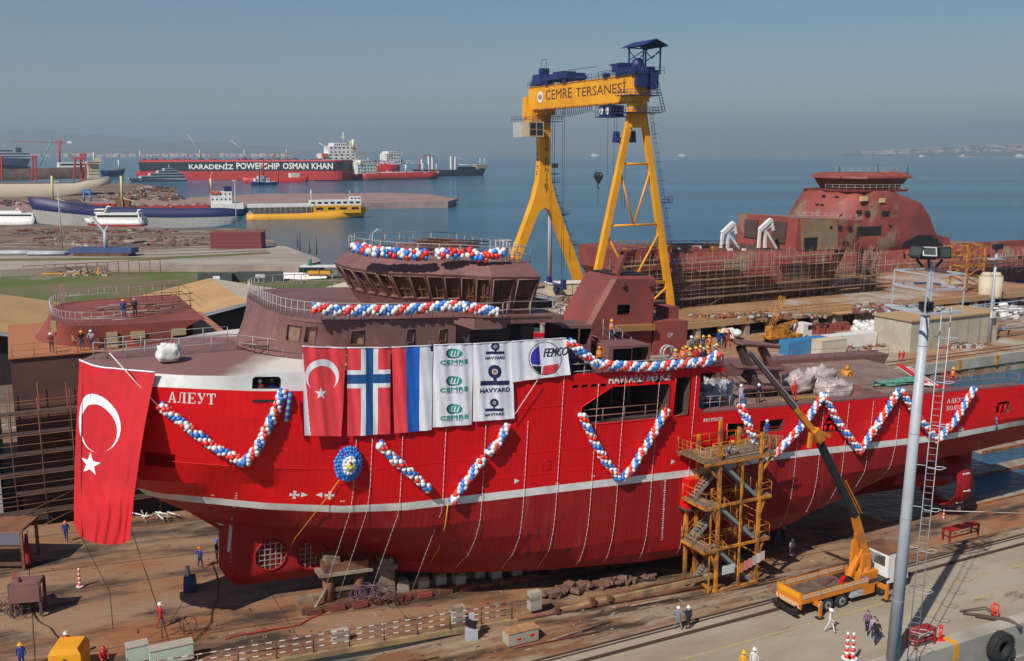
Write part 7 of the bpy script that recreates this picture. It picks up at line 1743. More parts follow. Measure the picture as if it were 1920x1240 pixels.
hose([slip_pt(*q_)+Vector((0, 0, .05)) for q_ in ((398, 1060), (410, 1120), (395, 1170), (350, 1215))], M_BLACK, 'black cable on the slipway, right of the blue welding set')
hose([slip_pt(*q_)+Vector((0, 0, .05)) for q_ in ((1840, 985), (1848, 950), (1870, 945), (1905, 958), (1930, 955))], mat('red_hose', (.45, .03, .02), .5), 'red hose arched on the wet slipway below the stern')
b = B(); pA, pB = slip_pt(1768, 983)+Vector((0, 0, 1.35)), slip_pt(1925, 985)+Vector((0, 0, 1.2)); b.tube((0, 0, 0), pB-pA, .03, 4); o_ = b.build('barrier_tape', M_LINE); o_.location = pA; tag(o_, 'barrier tape stretched from the striped post near the stern', 'tape')
def rack(px, py, L_, z, label, hh=1.0, dp=.7, cat_='rack'):
 c = G(px, py, z); r_ = root('red_rack', TR(c) @ RZ(YAW), label, cat_); M_ = mat('rack_red', (.45, .02, .025), .5, 0, (.25, .03, .02), 2)
 for x in (0, L_):
  b = B(); b.beam((x, 0, 0), (x, 0, hh), .14); b.beam((x, dp, 0), (x, dp, hh), .14); b.beam((x, 0, hh*.5), (x, dp, hh*.5), .1); b.build('leg', M_, r_)
 b = B(); b.bb(-.1, L_+.1, -.08, dp+.08, hh, hh+.1); b.build('top', M_, r_); b = B(); b.beam((0, 0, hh*.45), (L_, 0, hh*.45), .1); b.beam((0, 0, hh*.75), (L_, 0, hh*.75), .08, mi=1); b.build('rail', [M_, M_CANDY], r_)
rack(1780, 1018, 3.6, 0, 'long red rack beside the crane rail, right of the lamp mast', 1.0)
rack(1716, 1218, 1.8, .25, 'red steel stand with rusty tray on the quay edge', 1.05)
c = G(1763, 1200, .25); r_ = root('hydrant', TR(c), 'small red hydrant post on the quay edge beside the red stand', 'hydrant'); b = B(); b.pipe([(0, 0, 0), (0, 0, .9)], .1, 8); b.bb(-.25, .25, -.25, .25, 0, .06); b.build('post', BALL['r'], r_); b = B(); b.sphere((0, 0, .95), .15); b.build('cap', BALL['r'], r_)
c = G(1862, 1160, 0); r_ = root('valve_stand', TR(c), 'red valve stand with handwheel near the right edge of the quay', 'valve'); b = B(); b.pipe([(0, 0, 0), (0, 0, 1.2)], .09, 8); b.torus((0, -.1, .9), Matrix.Rotation(PI/2, 3, 'X'), .3, .05); b.torus((.1, -.1, .5), Matrix.Rotation(PI/2, 3, 'X'), .22, .05); b.build('valve', BALL['r'], r_); b = B(); b.pipe([(-1.9, .6, .12), (-.3, .1, .12)], .1, 8); b.pipe([(-2, .9, .15), (0, 1.2, .3), (.2, .2, .3)], .06, 6); b.pipe([(-1.2, .2, .13), (.6, -.9, .35), (1.2, -1.7, .1)], .15, 8); b.build('pipework', M_BROWND, r_)
c = G(1857, 1200, -.6); cy_t = MYI @ c
b = B(); Mr = Matrix.Rotation(PI/2, 3, 'X'); b.torus((0, 0, 0), Mr, .72, .36, 24, 10);
for k in range(30): a = k*math.tau/30; b.box((math.cos(a)*1.05, 0, math.sin(a)*1.05), (.12, .62, .1), Matrix.Rotation(-a+PI/2, 3, 'Y'))
r_ = root('tyre_fender', MY @ Matrix.Translation((cy_t.x, -28.12, -.75)), 'huge worn tyre hung as a fender on the quay wall', 'tyre'); b.build('tyre', M_RUBBER, r_); b = B(); b.tube((0, 0, .9), (0, .35, 1.1), .04, 5); b.build('chain', M_BROWND, r_)
b = B();
for x in range(40, 110, 6): b.bb(x, x+1.2, -27.9, -27.3, -4, -2.2)
tag(b.build('quay_piles', M_CONCD, M=MY), kind='structure')
b = B(); b.bb(51.6, 52.1, -27.74, -27.72, -.9, .2); b.bb(51.6, 52.1, -27.7, -26.7, .251, .256); tag(b.build('quay_yellow_mark', M_YEL, M=MY), kind='structure')
for k, (lat_, x0, x1, z_) in enumerate(((-3.8, 78, 125, -2.55), (2.8, 92, 140, -2.6), (8.5, 100, 150, -2.6))):
 b = B(); b.bb(x0, x1, lat_-.8, lat_+.8, -4, z_); b.bb(x0, x1, lat_-.9, lat_-.8, -3.2, z_-.05, 1)
 tag(b.build('launch_beam', [M_CONCD, mat('rust_orange', (.4, .13, .03), .8, 0, (.12, .05, .03), .9)], M=MY, origin=(x0, lat_, -4)), ('concrete launching beam with rusty orange edge at the waterline, nearest of three', 'middle launching beam in the water behind the stern', 'pale farthest launching beam behind the stern')[k], 'beam')
for k, (px, py, l_) in enumerate(((300, 975, 'heap of pipes and white rags at the slipway foot behind the bow'), (20, 1150, 'tangle of dark cable on the left edge of the slipway'), (700, 1135, 'purple and brown cable coils hung up near the middle of the slipway'))):
 c = slip_pt(px, py); b = B()
 for i in range(16):
  a = Vector((R.uniform(-1.6, 1.6), R.uniform(-.8, .8), R.uniform(0, .4))); d_ = Vector((R.uniform(-1, 1), R.uniform(-.5, .5), R.uniform(0, .3)))
  if k == 0: b.tube(a, a+d_*1.5, .07, 5, mi=i % 2)
  else: b.torus(a+Vector((0, 0, .3 if k == 1 else .9)), Matrix.Rotation(R.uniform(.2, 1.5), 3, 'X'), R.uniform(.3, .55), .03, 12, 4, mi=0)
 if k == 2: b.tube((-1.6, 0, 0), (-1.6, 0, 1.6), .05, 5); b.tube((1.6, 0, 0), (1.6, 0, 1.6), .05, 5); b.tube((-1.6, 0, 1.5), (1.6, 0, 1.5), .04, 5)
 o_ = b.build(('pipe_heap', 'cable_tangle', 'cable_rack')[k], [(M_CONCD, M_BLACK, paint('purple_cable', (.13, .07, .11), .6))[k], M_WHITE]); o_.location = c; tag(o_, l_, ('pipes', 'cable', 'cables')[k])
def LPM(M, px, y, z):
 "x where the picture column px meets the line y, z of frame M"
 MI = M.inverted(); o = MI @ CAMP; lo, hi = -400.0, 800.0
 for _ in range(50):
  m = (lo+hi)/2; w_ = M @ Vector((m, y, z)); d = w_.y*cT+(H-w_.z)*sT
  if 960+F*w_.x/d < px: lo = m
  else: hi = m
 return Vector((lo, y, z))
def greeble(M, parent, name, r, ys, n, mats, s=(.6, 2), kind=True):
 b = B()
 for k in range(n):
  p = PX(M, R.uniform(r[0], r[2]), R.uniform(r[1], r[3]), R.uniform(*ys)); q_ = R.uniform(*s)
  if R.random() < .25: b.bb(p.x, p.x+q_*.25, p.y, p.y+.3, p.z-q_, p.z+q_*1.3, R.randint(0, len(mats)-1))
  else: b.bb(p.x, p.x+q_*1.4, p.y, p.y+q_, p.z-q_*.4, p.z+q_*.4, R.randint(0, len(mats)-1))
 o = b.build(name, mats, parent); o['kind'] = 'stuff'; return o
# background: land, piers, ships
def land(name, px, z, m, kind='structure', skirt=5.0, label=None, cat_=None):
 P = [G(a, c, z) for a, c in px]; b = B()
 vs = [b.bm.verts.new(p) for p in P]; lo = [b.bm.verts.new(p-Vector((0, 0, skirt))) for p in P]
 for t in tessellate_polygon([[Vector((p.x, p.y, 0)) for p in P]]): b.bm.faces.new([vs[i] for i in t])
 for i in range(len(P)): j = (i+1) % len(P); b.bm.faces.new((vs[i], vs[j], lo[j], lo[i])).material_index = 1 if isinstance(m, list) else 0
 o = b.build(name, m); o['kind'] = kind; return o
M_GRASS = mat('rough_grass', (.09, .12, .022), .9, 0, (.16, .125, .06), .03, .42, .58, 12, col3=(.25, .22, .16), scale3=.06, lo3=.6, hi3=.68)
M_YARD = mat('shipyard_earth', (.22, .14, .10), .9, 0, (.11, .075, .06), .05, .42, .58, 12, col3=(.36, .30, .25), scale3=.09, lo3=.56, hi3=.62, stretch=(.5, 1.6, 1))
M_PIER = mat('old_pier_concrete', (.38, .33, .28), .85, 0, (.28, .23, .2), .06, .4, .6, 12, stretch=(.4, 1.5, 1))
M_WALLP = mat('pier_wall', (.36, .29, .26), .85, 0, (.25, .19, .17), .1, .4, .6, 10)
M_PINK = mat('pink_fill', (.32, .20, .175), .9, 0, (.26, .17, .15), .03, .4, .6, 10)
M_ROCK = mat('shore_rock', (.2, .17, .14), .9, 0, (.1, .085, .07), .3, .4, .6)
M_RYARD = mat('rusty_quay', (.36, .20, .10), .85, 0, (.25, .12, .06), .12, .4, .6, 10, col3=(.40, .36, .3), scale3=.07, lo3=.5, hi3=.62)
land('grass_field', [(-900, 640), (-700, 500), (0, 497), (300, 500), (420, 503), (520, 500), (600, 512), (650, 520), (720, 560), (720, 640), (300, 660)], .3, M_GRASS)
land('pier', [(-700, 506), (-700, 474), (0, 472), (200, 474), (330, 468), (500, 459), (536, 462), (596, 484), (601, 490), (560, 500), (440, 497), (200, 497), (0, 506)], 2.2, [M_PIER, M_WALLP])
land('pier_grass_strip', [(-700, 487), (0, 485), (300, 482), (440, 476), (505, 472), (508, 476), (440, 480), (300, 487), (0, 490), (-700, 492)], 2.215, M_GRASS, skirt=.01)
b = B()
for y_ in (474.5, 480): b.pipe([G(a, y_+(-.035*a+8 if a > 230 else 0), 2.25) for a in (-300, 0, 230, 440, 500)], .12, 4)
for a in range(-200, 600, 26): b.tube(G(a, 505 if a < 200 else 505-(a-200)*.02, .2)+Vector((0, -.05, 0)), G(a, 505 if a < 200 else 505-(a-200)*.02, .2)+Vector((0, -.05, 1.95)), .06, 4)
tag(b.build('pier_rails_and_joints', M_BROWND), kind='structure')
land('shore_yard', [(-900, 476), (-900, 418), (0, 420), (330, 428), (440, 428), (480, 432), (505, 446), (522, 458), (330, 470), (0, 476)], 1.6, [M_YARD, M_WALLP])
land('reclaimed_mole', [(-900, 398), (-900, 372), (60, 374), (330, 372), (480, 364), (620, 363), (740, 362), (800, 364), (856, 373), (840, 378), (760, 379), (560, 383), (440, 388), (240, 398)], 1.2, [M_PINK, M_WALLP])
land('far_shipyard_ground', [(-1200, 378), (-1200, 338), (120, 342), (255, 344), (318, 352), (338, 366), (300, 372), (60, 376)], 1.3, M_YARD)
b = B()
for k in range(60): c = G(R.uniform(560, 700), R.uniform(498, 540), .2); s_ = R.uniform(.4, 1.6); b.box(c, (s_*1.4, s_, s_*.8), Matrix.Rotation(R.uniform(0, 3), 3, 'Z'), taper=.7)
for k in range(110): t = k/110; c = G(lerp(690, 858, t), lerp(379.5, 374, t), 0); s_ = R.uniform(1.2, 3); b.box(c+Vector((0, R.uniform(-2, 2), 0)), (s_*1.4, s_, s_*.9), Matrix.Rotation(R.uniform(0, 3), 3, 'Z'), taper=.7)
tag(b.build('shore_rocks', M_ROCK), kind='stuff')
def ysheet(name, x0, x1, y0, y1, z, m, skirt=5): b = B(); b.bb(x0, x1, y0, y1, z-skirt, z); return tag(b.build(name, m, M=MY), kind='structure')
ysheet('middle_yard', -70, 92, 21.0, 60.0, -.1, M_YARD); ysheet('middle_yard', -70, 84, 60, 92, -.05, M_YARD)
ysheet('quay_pavement', 60, 300, 37.6, 74, 0, M_RYARD)
b = B(); b.bb(92, 300, 37.35, 37.9, -1.6, .06);
for x in range(96, 220, 9): b.bb(x, x+.7, 37.2, 37.35, -1.6, .1, 1); b.bb(x+3, x+4.2, 37.5, 38.5, -4, -1.5, 2)
tag(b.build('quay_edge_beam', [M_CONC, M_YEL2, M_CONCD], M=MY), kind='structure')
b = B(); b.bb(92, 260, 39.4, 39.5, 0, .12); b.bb(92, 260, 41.3, 41.4, 0, .12); tag(b.build('crane_rail', M_BROWND, M=MY), kind='structure')
WX0, WX1, WY = 82.5, 205, 70.5
r_ = root('slipway_wall', MY @ TR((WX0, WY, 0)), 'long concrete slipway wall on columns with a rusty deck edge and yellow railing', 'wall')
b = B(); b.bb(0, WX1-WX0, 0, 62, 2.5, 3.3); b.build('deck', M_RYARD, r_)
b = B(); b.bb(0, WX1-WX0, -.1, .5, 2.2, 3.34); b.bb(-.1, .4, 0, 62, 2.2, 3.34); b.build('rim', mat('rust_stained_rim', (.33, .25, .16), .85, 0, (.42, .2, .07), .5), r_)
for k in range(19):
 b = B(); b.bb(k*5.6, k*5.6+1.0, .2, 1.4, -.2, 2.4); b.build('column', M_CONC, r_)
for k in range(1, 9): b = B(); b.bb(.1, 1.1, k*5.6, k*5.6+1.0, -.2, 2.4); b.build('column', M_CONC, r_)
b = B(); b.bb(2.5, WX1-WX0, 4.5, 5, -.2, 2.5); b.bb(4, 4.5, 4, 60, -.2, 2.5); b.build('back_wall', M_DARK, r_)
b = B(); railing(b, [(1, .4, 3.3), (60, .4, 3.3)], 1.2, 1.6, .05); b.build('railing', M_YEL2, r_)
SCF = M_SCAF = mat('scaffold_tube', (.30, .26, .235), .6, 0, (.22, .11, .065), .3, .42, .58); PLK = M_PLK = mat('scaffold_plank', (.30, .21, .13), .85, 0, (.2, .11, .07), .5)
def scaffold(M, L_, H_, dx, dz, label, dp=1.2, r=.06, plank=.6, y=0, cut=None, mt=None):
 M_SCAF, M_PLK = mt or (SCF, PLK)
 s = root('scaffolding', M, label, 'scaffolding'); b = B()
 nx = int(L_/dx); nz = int(H_/dz); top_ = lambda i: H_*(1 if not cut else cut(i/nx))
 for i in range(nx+1):
  for yy in (0, dp): b.tube((i*dx+R.uniform(-.1, .1), yy, -.2), (i*dx+R.uniform(-.15, .15), yy, top_(i)+R.uniform(.2, 1.6)), r, 4)
 b.build('uprights', M_SCAF, s)
 for j in range(1, nz+1):
  z = j*dz; b = B(); im = max([i for i in range(nx+1) if top_(i) >= z-.1] or [0]); i0 = min([i for i in range(nx+1) if top_(i) >= z-.1] or [0])
  if im <= i0: b.bm.free(); continue
  for yy in (0, dp): b.tube((i0*dx-.4, yy, z), (im*dx+.4, yy, z+R.uniform(-.1, .1)), r*.9, 4, mi=0); b.tube((i0*dx, yy, z+.95), (im*dx, yy, z+.95), r*.7, 4, mi=0)
  i = i0
  while i < im:
   n = R.randint(1, 5)
   if R.random() < plank: b.bb(i*dx, min(im, i+n)*dx, .1, dp-.1, z+.05, z+.14, 1)
   if R.random() < .25: b.tube((i*dx, 0, z-dz), (min(im, i+2)*dx, 0, z), r*.8, 4, mi=0)
   i += n
  b.build('lift', [M_SCAF, M_PLK], s)
 return s
# generic hull from a traced side profile, with real beam
def hullp(M, sheer, keel, beam, bow, cols, mats, parent, n=26, fine=.22, y0=0.0, bot=.96, name='hull', stern=.8):
 "sheer/keel: picture points of the near side; bow 'L'/'R'; cols: [(fraction, material)] from the bottom"
 S_ = [PX(M, a, c, y0) for a, c in sheer]; K_ = [PX(M, a, c, y0) for a, c in keel]
 sx = [(p.x, p.z) for p in S_]; kx_ = [(p.x, p.z) for p in K_]
 b = B(); rows_ = [0]+[c[0] for c in cols]
 for sd in (0, 1):
  V = []
  for i in range(n+1):
   u = i/n; u = 1-(1-u)**1.5 if bow == 'R' else u**1.5
   xs, xk = lerp(sx[0][0], sx[-1][0], u), lerp(kx_[0][0], kx_[-1][0], u); zs, zk = interp(sx, xs), interp(kx_, xk)
   d = (1-u) if bow == 'R' else u; f = min(1, (d/fine)**.55) if d < fine else 1; e = 1-d; f = f*(stern+(1-stern)*min(1, e/.12))
   col = []
   for t in rows_:
    w_ = beam/2*f*(lerp(bot, 1, min(1, t*2))*(1 if d > fine else lerp(.55, 1, t)+(1-lerp(.55, 1, t))*min(1, d/fine))); y = y0+beam/2+(w_ if sd else -w_)
    col.append(b.bm.verts.new((lerp(xk, xs, t), y, lerp(zk, zs, t))))
   V.append(col)
  for i in range(n):
   for j in range(len(rows_)-1):
    f = b.bm.faces.new((V[i][j], V[i+1][j], V[i+1][j+1], V[i][j+1])); f.material_index = cols[j][1]; f.smooth = True
  if sd == 0: V0 = V
 for i in range(n): f = b.bm.faces.new((V0[i][-1], V0[i+1][-1], V[i+1][-1], V[i][-1])); f.material_index = len(mats)-1
 e_ = n if bow == 'L' else 0
 for j in range(len(rows_)-1): f = b.bm.faces.new((V0[e_][j], V[e_][j], V[e_][j+1], V0[e_][j+1])); f.material_index = cols[j][1]
 o = b.build(name, mats, parent);
 return o, (S_, K_)
def blk(M, parent, name, r, y0, y1, m, win=None, taper=1.0, wm=None, dz=0):
 "a house block whose near face fills picture rectangle r=(px0,py0,px1,py1)"
 p, q_ = PX(M, r[0], r[1], y0), PX(M, r[2], r[3], y0); b = B(); b.bb(p.x, q_.x, y0, y1, q_.z-dz, p.z, taper=taper); o = b.build(name, m, parent)
 if win:
  rows_, n, fr = win
  for k in range(rows_):
   z = lerp(q_.z, p.z, (k+.6)/rows_); hh = (p.z-q_.z)/rows_*.3
   if n == 0:
    b = B(); b.bb(lerp(p.x, q_.x, .04), lerp(p.x, q_.x, .96), y0-.06, y0+.02, z-hh/2, z+hh/2); b.build('window_band', wm or M_GLASS, o)
   else:
    for i in range(n):
     x = lerp(p.x, q_.x, (i+.5)/n); w_ = abs(q_.x-p.x)/n*fr/2; b = B(); b.bb(x-w_, x+w_, y0-.06, y0+.02, z-hh/2, z+hh/2); b.build('window', wm or M_GLASS, o)
 return o
def shipframe(a, c, z=WZ): return FR(G(a[0], a[1], z), G(c[0], c[1], z))
def poles(M, parent, name, segs, m, y=3.0, r=.25, n=5):
 b = B()
 for s_ in segs: b.tube(PX(M, s_[0], s_[1], y), PX(M, s_[2], s_[3], y), s_[4] if len(s_) > 4 else r, n)
 return b.build(name, m, parent)
M_SW = paint('ship_white', (.72, .71, .69), .5); M_SR = paint('ship_red', (.42, .03, .03), .55); M_SBK = paint('ship_black', (.025, .025, .035), .5); M_SBL = paint('ship_blue', (.006, .013, .085), .5); M_SG = paint('hull_grey', (.42, .41, .38), .6)
M_SCR = paint('hull_cream', (.52, .45, .33), .6, (.42, .36, .26)); M_SRU = mat('hull_rust', (.13, .08, .06), .8, 0, (.07, .05, .045), .08, .4, .6); M_SY = paint('ferry_yellow', (.72, .34, .01), .5); M_CREAM = paint('mast_cream', (.62, .50, .22), .6)
M = FR(G(60, 424, 1.6), G(455, 418, 1.6)); r_ = root('cargo_ship', M, 'long blue and grey cargo ship hauled out on the shore at left', 'ship')
hullp(M, [(44, 370), (100, 375), (190, 388), (330, 391), (420, 390), (468, 394)], [(64, 420), (110, 424), (200, 427), (330, 428), (400, 426), (446, 418)], 13, 'L', [(.52, 0), (1, 1)], [M_SG, M_SBL, M_SRU], r_, fine=.16)
blk(M, r_, 'wheelhouse', (394, 360, 436, 390), 1.5, 11, M_SW, (3, 5, .35)); blk(M, r_, 'poop_house', (398, 382, 457, 392), .8, 12, M_SW); blk(M, r_, 'funnel', (420, 350, 434, 364), 4, 8, M_SBL); blk(M, r_, 'lifeboat', (394, 359, 412, 364), 1, 2.5, paint('lifeboat_orange', (.6, .12, .03), .5))
poles(M, r_, 'mast', [(99, 380, 97, 330, .55)], M_CREAM); poles(M, r_, 'mast', [(229, 384, 227, 330, .55)], M_CREAM); poles(M, r_, 'mast', [(398, 358, 394, 335, .5), (394, 335, 398, 322, .12)], M_CREAM); poles(M, r_, 'derrick', [(101, 372, 160, 388, .2)], M_CREAM); poles(M, r_, 'derrick', [(229, 372, 270, 382, .2)], M_CREAM)
blk(M, r_, 'mast_house', (216, 374, 243, 390), 3, 9, M_RUSTY); blk(M, r_, 'hatch_coaming', (130, 384, 215, 391), 2.5, 10, M_SR); blk(M, r_, 'hatch_coaming', (245, 388, 392, 393), 2.5, 10, M_SR)
b = B(); pA, pB = PX(M, 46, 368), PX(M, 120, 374); railing(b, [pA+Vector((0, 6, 0)), pB], 1.1, 3, .06); b.build('bow_railing', M_RAIL, r_)
greeble(M, r_, 'deck_fittings', (110, 384, 390, 390), (2, 10), 150, [M_RUSTY, M_RPRIM, M_BROWND, M_CONC], (.4, 1.3))
M = FR(G(150, 424, 1.8), G(268, 424, 1.8)); r_ = root('passenger_catamaran', M, 'white twin-deck passenger catamaran on blocks in front of the cargo ship', 'boat')
hullp(M, [(151, 410), (180, 412), (268, 414)], [(160, 424), (185, 426), (267, 425)], 7, 'L', [(.35, 0), (1, 1)], [M_SR, M_SW, M_SW], r_, fine=.25)
blk(M, r_, 'cabin', (178, 400, 262, 414), .8, 6.4, M_SW, (1, 0, 0), .97); blk(M, r_, 'upper_deck', (168, 408, 266, 416), .3, 6.8, M_SW); blk(M, r_, 'wheelhouse', (176, 392, 196, 401), 1.5, 5.5, M_SW, (1, 0, 0), .9); poles(M, r_, 'arch', [(194, 402, 202, 387, .35), (202, 387, 208, 388, .3), (255, 404, 260, 394, .35), (258, 394, 265, 394, .3)], M_SW, 2)
M = FR(G(-60, 421, 1.8), G(64, 421, 1.8)); r_ = root('motor_yacht', M, 'white motor yacht with a dark window strip at the left picture edge', 'boat')
hullp(M, [(-70, 405), (20, 408), (64, 409)], [(-50, 421), (20, 422), (62, 421)], 7, 'L', [(1, 0)], [M_SW, M_SW], r_, fine=.3)
blk(M, r_, 'cabin', (-30, 400, 63, 410), .8, 6, M_SW, (1, 0, 0)); blk(M, r_, 'flybridge', (-20, 396, 42, 401), 1.5, 5.5, M_SW, None, .9); poles(M, r_, 'radar_arch', [(28, 397, 32, 391, .2), (32, 391, 38, 397, .2), (34, 391, 35, 385, .1)], M_SW, 3)
M = shipframe((462, 413), (682, 409)); r_ = root('passenger_ferry', M, 'yellow passenger ferry with white upper deck moored off the shore', 'ferry')
hullp(M, [(463, 402), (560, 401), (640, 396), (692, 388)], [(462, 414), (560, 414), (640, 411), (684, 409)], 9, 'R', [(.12, 1), (1, 0)], [M_SY, M_BROWND, M_GREEN if 'M_GREEN' in globals() else M_SG], r_, fine=.25)
blk(M, r_, 'lower_saloon', (588, 386, 677, 399), .4, 8.5, M_SY, (1, 4, .6)); blk(M, r_, 'upper_saloon', (581, 376, 677, 387), .8, 8, M_SW, (1, 8, .6)); blk(M, r_, 'wheelhouse', (656, 369, 677, 377), 2, 7, M_SW, (1, 3, .6)); blk(M, r_, 'open_deck_roof', (464, 384, 590, 388), .4, 8.5, M_SW)
blk(M, r_, 'saloon_back', (466, 390, 590, 401), 4, 8, M_SG)
b = B()
for k in range(13): p, q_ = PX(M, 467+k*9.8, 387, .5), PX(M, 467+k*9.8, 402, .5); b.tube(p, q_, .13, 4)
b.build('deck_stanchions', M_SY, r_); poles(M, r_, 'mast', [(584, 377, 583, 356, .3), (581, 362, 586, 362, .15), (660, 370, 654, 357, .15)], M_SW, 3)
b = B(); railing(b, [PX(M, 678, 391, 2), PX(M, 692, 388, 4)], 1.6, 1.5, .06); b.build('bow_railing', M_SW, r_)
M = shipframe((245, 337), (640, 340)); r_ = root('power_ship', M, 'very long black and red hulled power ship with white lettering along its side', 'ship')
hullp(M, [(245, 303), (262, 302), (420, 301), (640, 300)], [(248, 336), (260, 338), (420, 338), (640, 338)], 40, 'L', [(.46, 0), (.93, 1), (1, 0)], [M_SR, M_SBK, M_BROWND], r_, fine=.06)
b = B(); p = PX(M, 250, 327); b.sphere((p.x, 20, p.z), 6, 12, 8, (1.5, 1, 1)); b.build('bulbous_bow', M_SR, r_)
b = B(); mpp = lambda u, v, o_: Vector((u, -.15-o_, v));
for txt, a, c in (('KARADENİZ', 355, 437), ('POWERSHIP', 444, 524), ('OSMAN', 531, 578), ('KHAN', 585, 624)):
 p, q_ = PX(M, a, 317), PX(M, c, 306); b.text(txt, p.x, p.z, q_.z-p.z, q_.x-p.x, mpp, off=.1, bold=.035)
b.build('lettering', M_WHITE, r_, recalc=False)
poles(M, r_, 'deck_crane', [(376, 300, 374, 280, 1.0), (374, 284, 353, 254, .5)], M_SG, 8); poles(M, r_, 'deck_crane', [(459, 300, 458, 280, 1.0), (458, 284, 431, 262, .5)], M_SG, 8); poles(M, r_, 'foremast', [(262, 302, 262, 282, .6)], M_SW, 10); poles(M, r_, 'mast', [(538, 300, 537, 280, .7), (526, 292, 550, 292, .35)], M_SG, 10)
blk(M, r_, 'deck_piping', (266, 300, 610, 303), 5, 12, M_SR)
greeble(M, r_, 'deck_fittings', (262, 298, 600, 302), (4, 20), 140, [M_SR, M_BROWND, M_RPRIM], (1, 3))
M = shipframe((243, 342), (352, 340)); r_ = root('mega_yacht', M, 'sleek grey mega yacht with stepped decks below the power ship bow', 'yacht')
hullp(M, [(242, 334), (280, 335), (352, 337)], [(250, 342), (290, 343), (350, 342)], 13, 'L', [(1, 0)], [paint('yacht_navy', (.04, .05, .1), .3), M_SW], r_, fine=.35)
mg = paint('yacht_silver', (.40, .42, .46), .35)
for a in ((262, 330, 350, 337), (280, 325, 347, 331), (296, 320, 336, 326), (308, 316, 326, 321)): blk(M, r_, 'deck_tier', a, 2, 11, mg, (1, 0, 0), .93)
poles(M, r_, 'mast', [(317, 317, 316, 309, .6)], mg, 6)
def tanker(px, label, hl, wl, sup, hull_m, extra=(), beam=22, bow='R', y=3):
 M = shipframe(*wl); r_ = root('tanker', M, label, 'ship')
 hullp(M, hl[0], hl[1], beam, bow, [(.3, 1), (1, 0)], [hull_m, M_SRU, M_SR], r_, fine=.14)
 for a in sup: blk(M, r_, 'superstructure', a, 2, beam-2, M_SW, (max(1, int((a[3]-a[1])/6)), 6, .4), .97)
 if extra: poles(M, r_, 'deck_gear', extra, M_SW, y, .7)
 for a in sup[:1]: greeble(M, r_, 'deck_fittings', (a[0]-3, a[1]-3, a[2]+3, a[3]), (1, 6), 60, [M_SW, M_SW, M_CREAM, M_SG], (.8, 2.6))
 a = hl[0]; greeble(M, r_, 'deck_pipes', (a[0][0]+20, a[0][1]-5, a[-1][0]-4, a[0][1]), (2, 12), 60, [M_SR, M_SW, M_BROWND], (.6, 2.2))
 return M, r_
M, r_ = tanker(0, 'large tanker with tall white stepped superstructure behind the two smaller red tankers', ([(597, 306), (690, 308), (755, 310)], [(600, 338), (690, 338), (752, 336)]), ((598, 338), (755, 336)), [(603, 288, 668, 314), (617, 274, 664, 290), (626, 268, 650, 276)], M_SR, [(645, 270, 643, 248), (640, 258, 652, 258), (662, 280, 662, 262, 2.2), (598, 268, 620, 282, .5)], 30)
blk(M, r_, 'lifeboat', (604, 288, 614, 294), .5, 3, paint('lifeboat_orange', (.6, .12, .03), .5)); blk(M, r_, 'funnel', (658, 264, 668, 284), 10, 18, M_CREAM)
M, r_ = tanker(0, 'white and red ship behind the tankers, with a tall bridge block and yellow pipes', ([(690, 307), (720, 307), (757, 310)], [(690, 335), (720, 335), (755, 333)]), ((690, 334), (757, 333)), [(724, 288, 752, 308), (728, 284, 748, 289)], M_SR, [(690, 312, 690, 296)], 26)
M, r_ = tanker(0, 'red tanker with orange stern, leftmost of the row moored abreast', ([(646, 326), (700, 325), (790, 322)], [(650, 337), (700, 337), (785, 336)]), ((648, 337), (790, 336)), [(640, 312, 668, 327), (646, 304, 664, 313)], paint('tanker_orange_red', (.5, .07, .03), .5), (), 16)
M, r_ = tanker(0, 'red tanker in the middle of the row moored abreast', ([(660, 327), (720, 325), (810, 322)], [(664, 338), (720, 338), (805, 336)]), ((662, 338), (810, 336)), [(662, 310, 684, 327), (668, 303, 682, 311)], M_SR, [(760, 322, 760, 309), (793, 322, 793, 306)], 16)
M, r_ = tanker(0, 'nearest red tanker with white bridge aft and red deck crane', ([(681, 326), (740, 325), (800, 325), (831, 320)], [(684, 339), (740, 339), (800, 338), (826, 336)]), ((683, 339), (829, 336)), [(670, 308, 706, 326), (676, 300, 694, 309)], M_SR, [(761, 324, 761, 309), (818, 322, 818, 308), (710, 324, 825, 322, .5)], 17)
poles(M, r_, 'deck_crane', [(786, 322, 786, 299, 1.0), (786, 299, 798, 291, .7), (798, 291, 815, 294, .6)], M_SR, 6)
M = shipframe((795, 332), (915, 329)); r_ = root('geared_cargo_ship', M, 'black hulled cargo ship with paired white derrick posts, rightmost of the moored group', 'ship')
hullp(M, [(790, 318), (850, 319), (890, 318), (921, 314)], [(795, 331), (850, 331), (890, 331), (915, 329)], 22, 'R', [(1, 0)], [M_SBK, M_SRU], r_, fine=.2)
for k, a in enumerate(((846, 293, 852, 318), (854, 294, 860, 318), (804, 293, 809, 318), (811, 293, 816, 318), (791, 297, 796, 318))): blk(M, r_, 'derrick_post', a, 3+k % 2*6, 6+k % 2*6, M_SW)
poles(M, r_, 'derrick', [(858, 309, 900, 311, .9), (858, 296, 896, 310, .3), (755, 305, 800, 309, .9), (755, 301, 800, 304, .3)], M_SW, 5); poles(M, r_, 'foremast', [(900, 317, 900, 296, .5), (908, 316, 908, 297, .5)], M_SW, 5); blk(M, r_, 'hatch_cover', (862, 313, 892, 318), 4, 18, M_SBL); blk(M, r_, 'forecastle', (895, 309, 914, 317), 4, 16, M_CREAM)
M = shipframe((460, 344), (582, 342)); r_ = root('crane_barge', M, 'low red barge with a slanting red crane in front of the power ship', 'barge')
hullp(M, [(458, 333), (520, 335), (580, 331)], [(462, 344), (520, 344), (578, 343)], 18, 'L', [(1, 0)], [paint('bright_red_hull', (.55, .03, .02), .5), M_SR], r_, fine=.2)
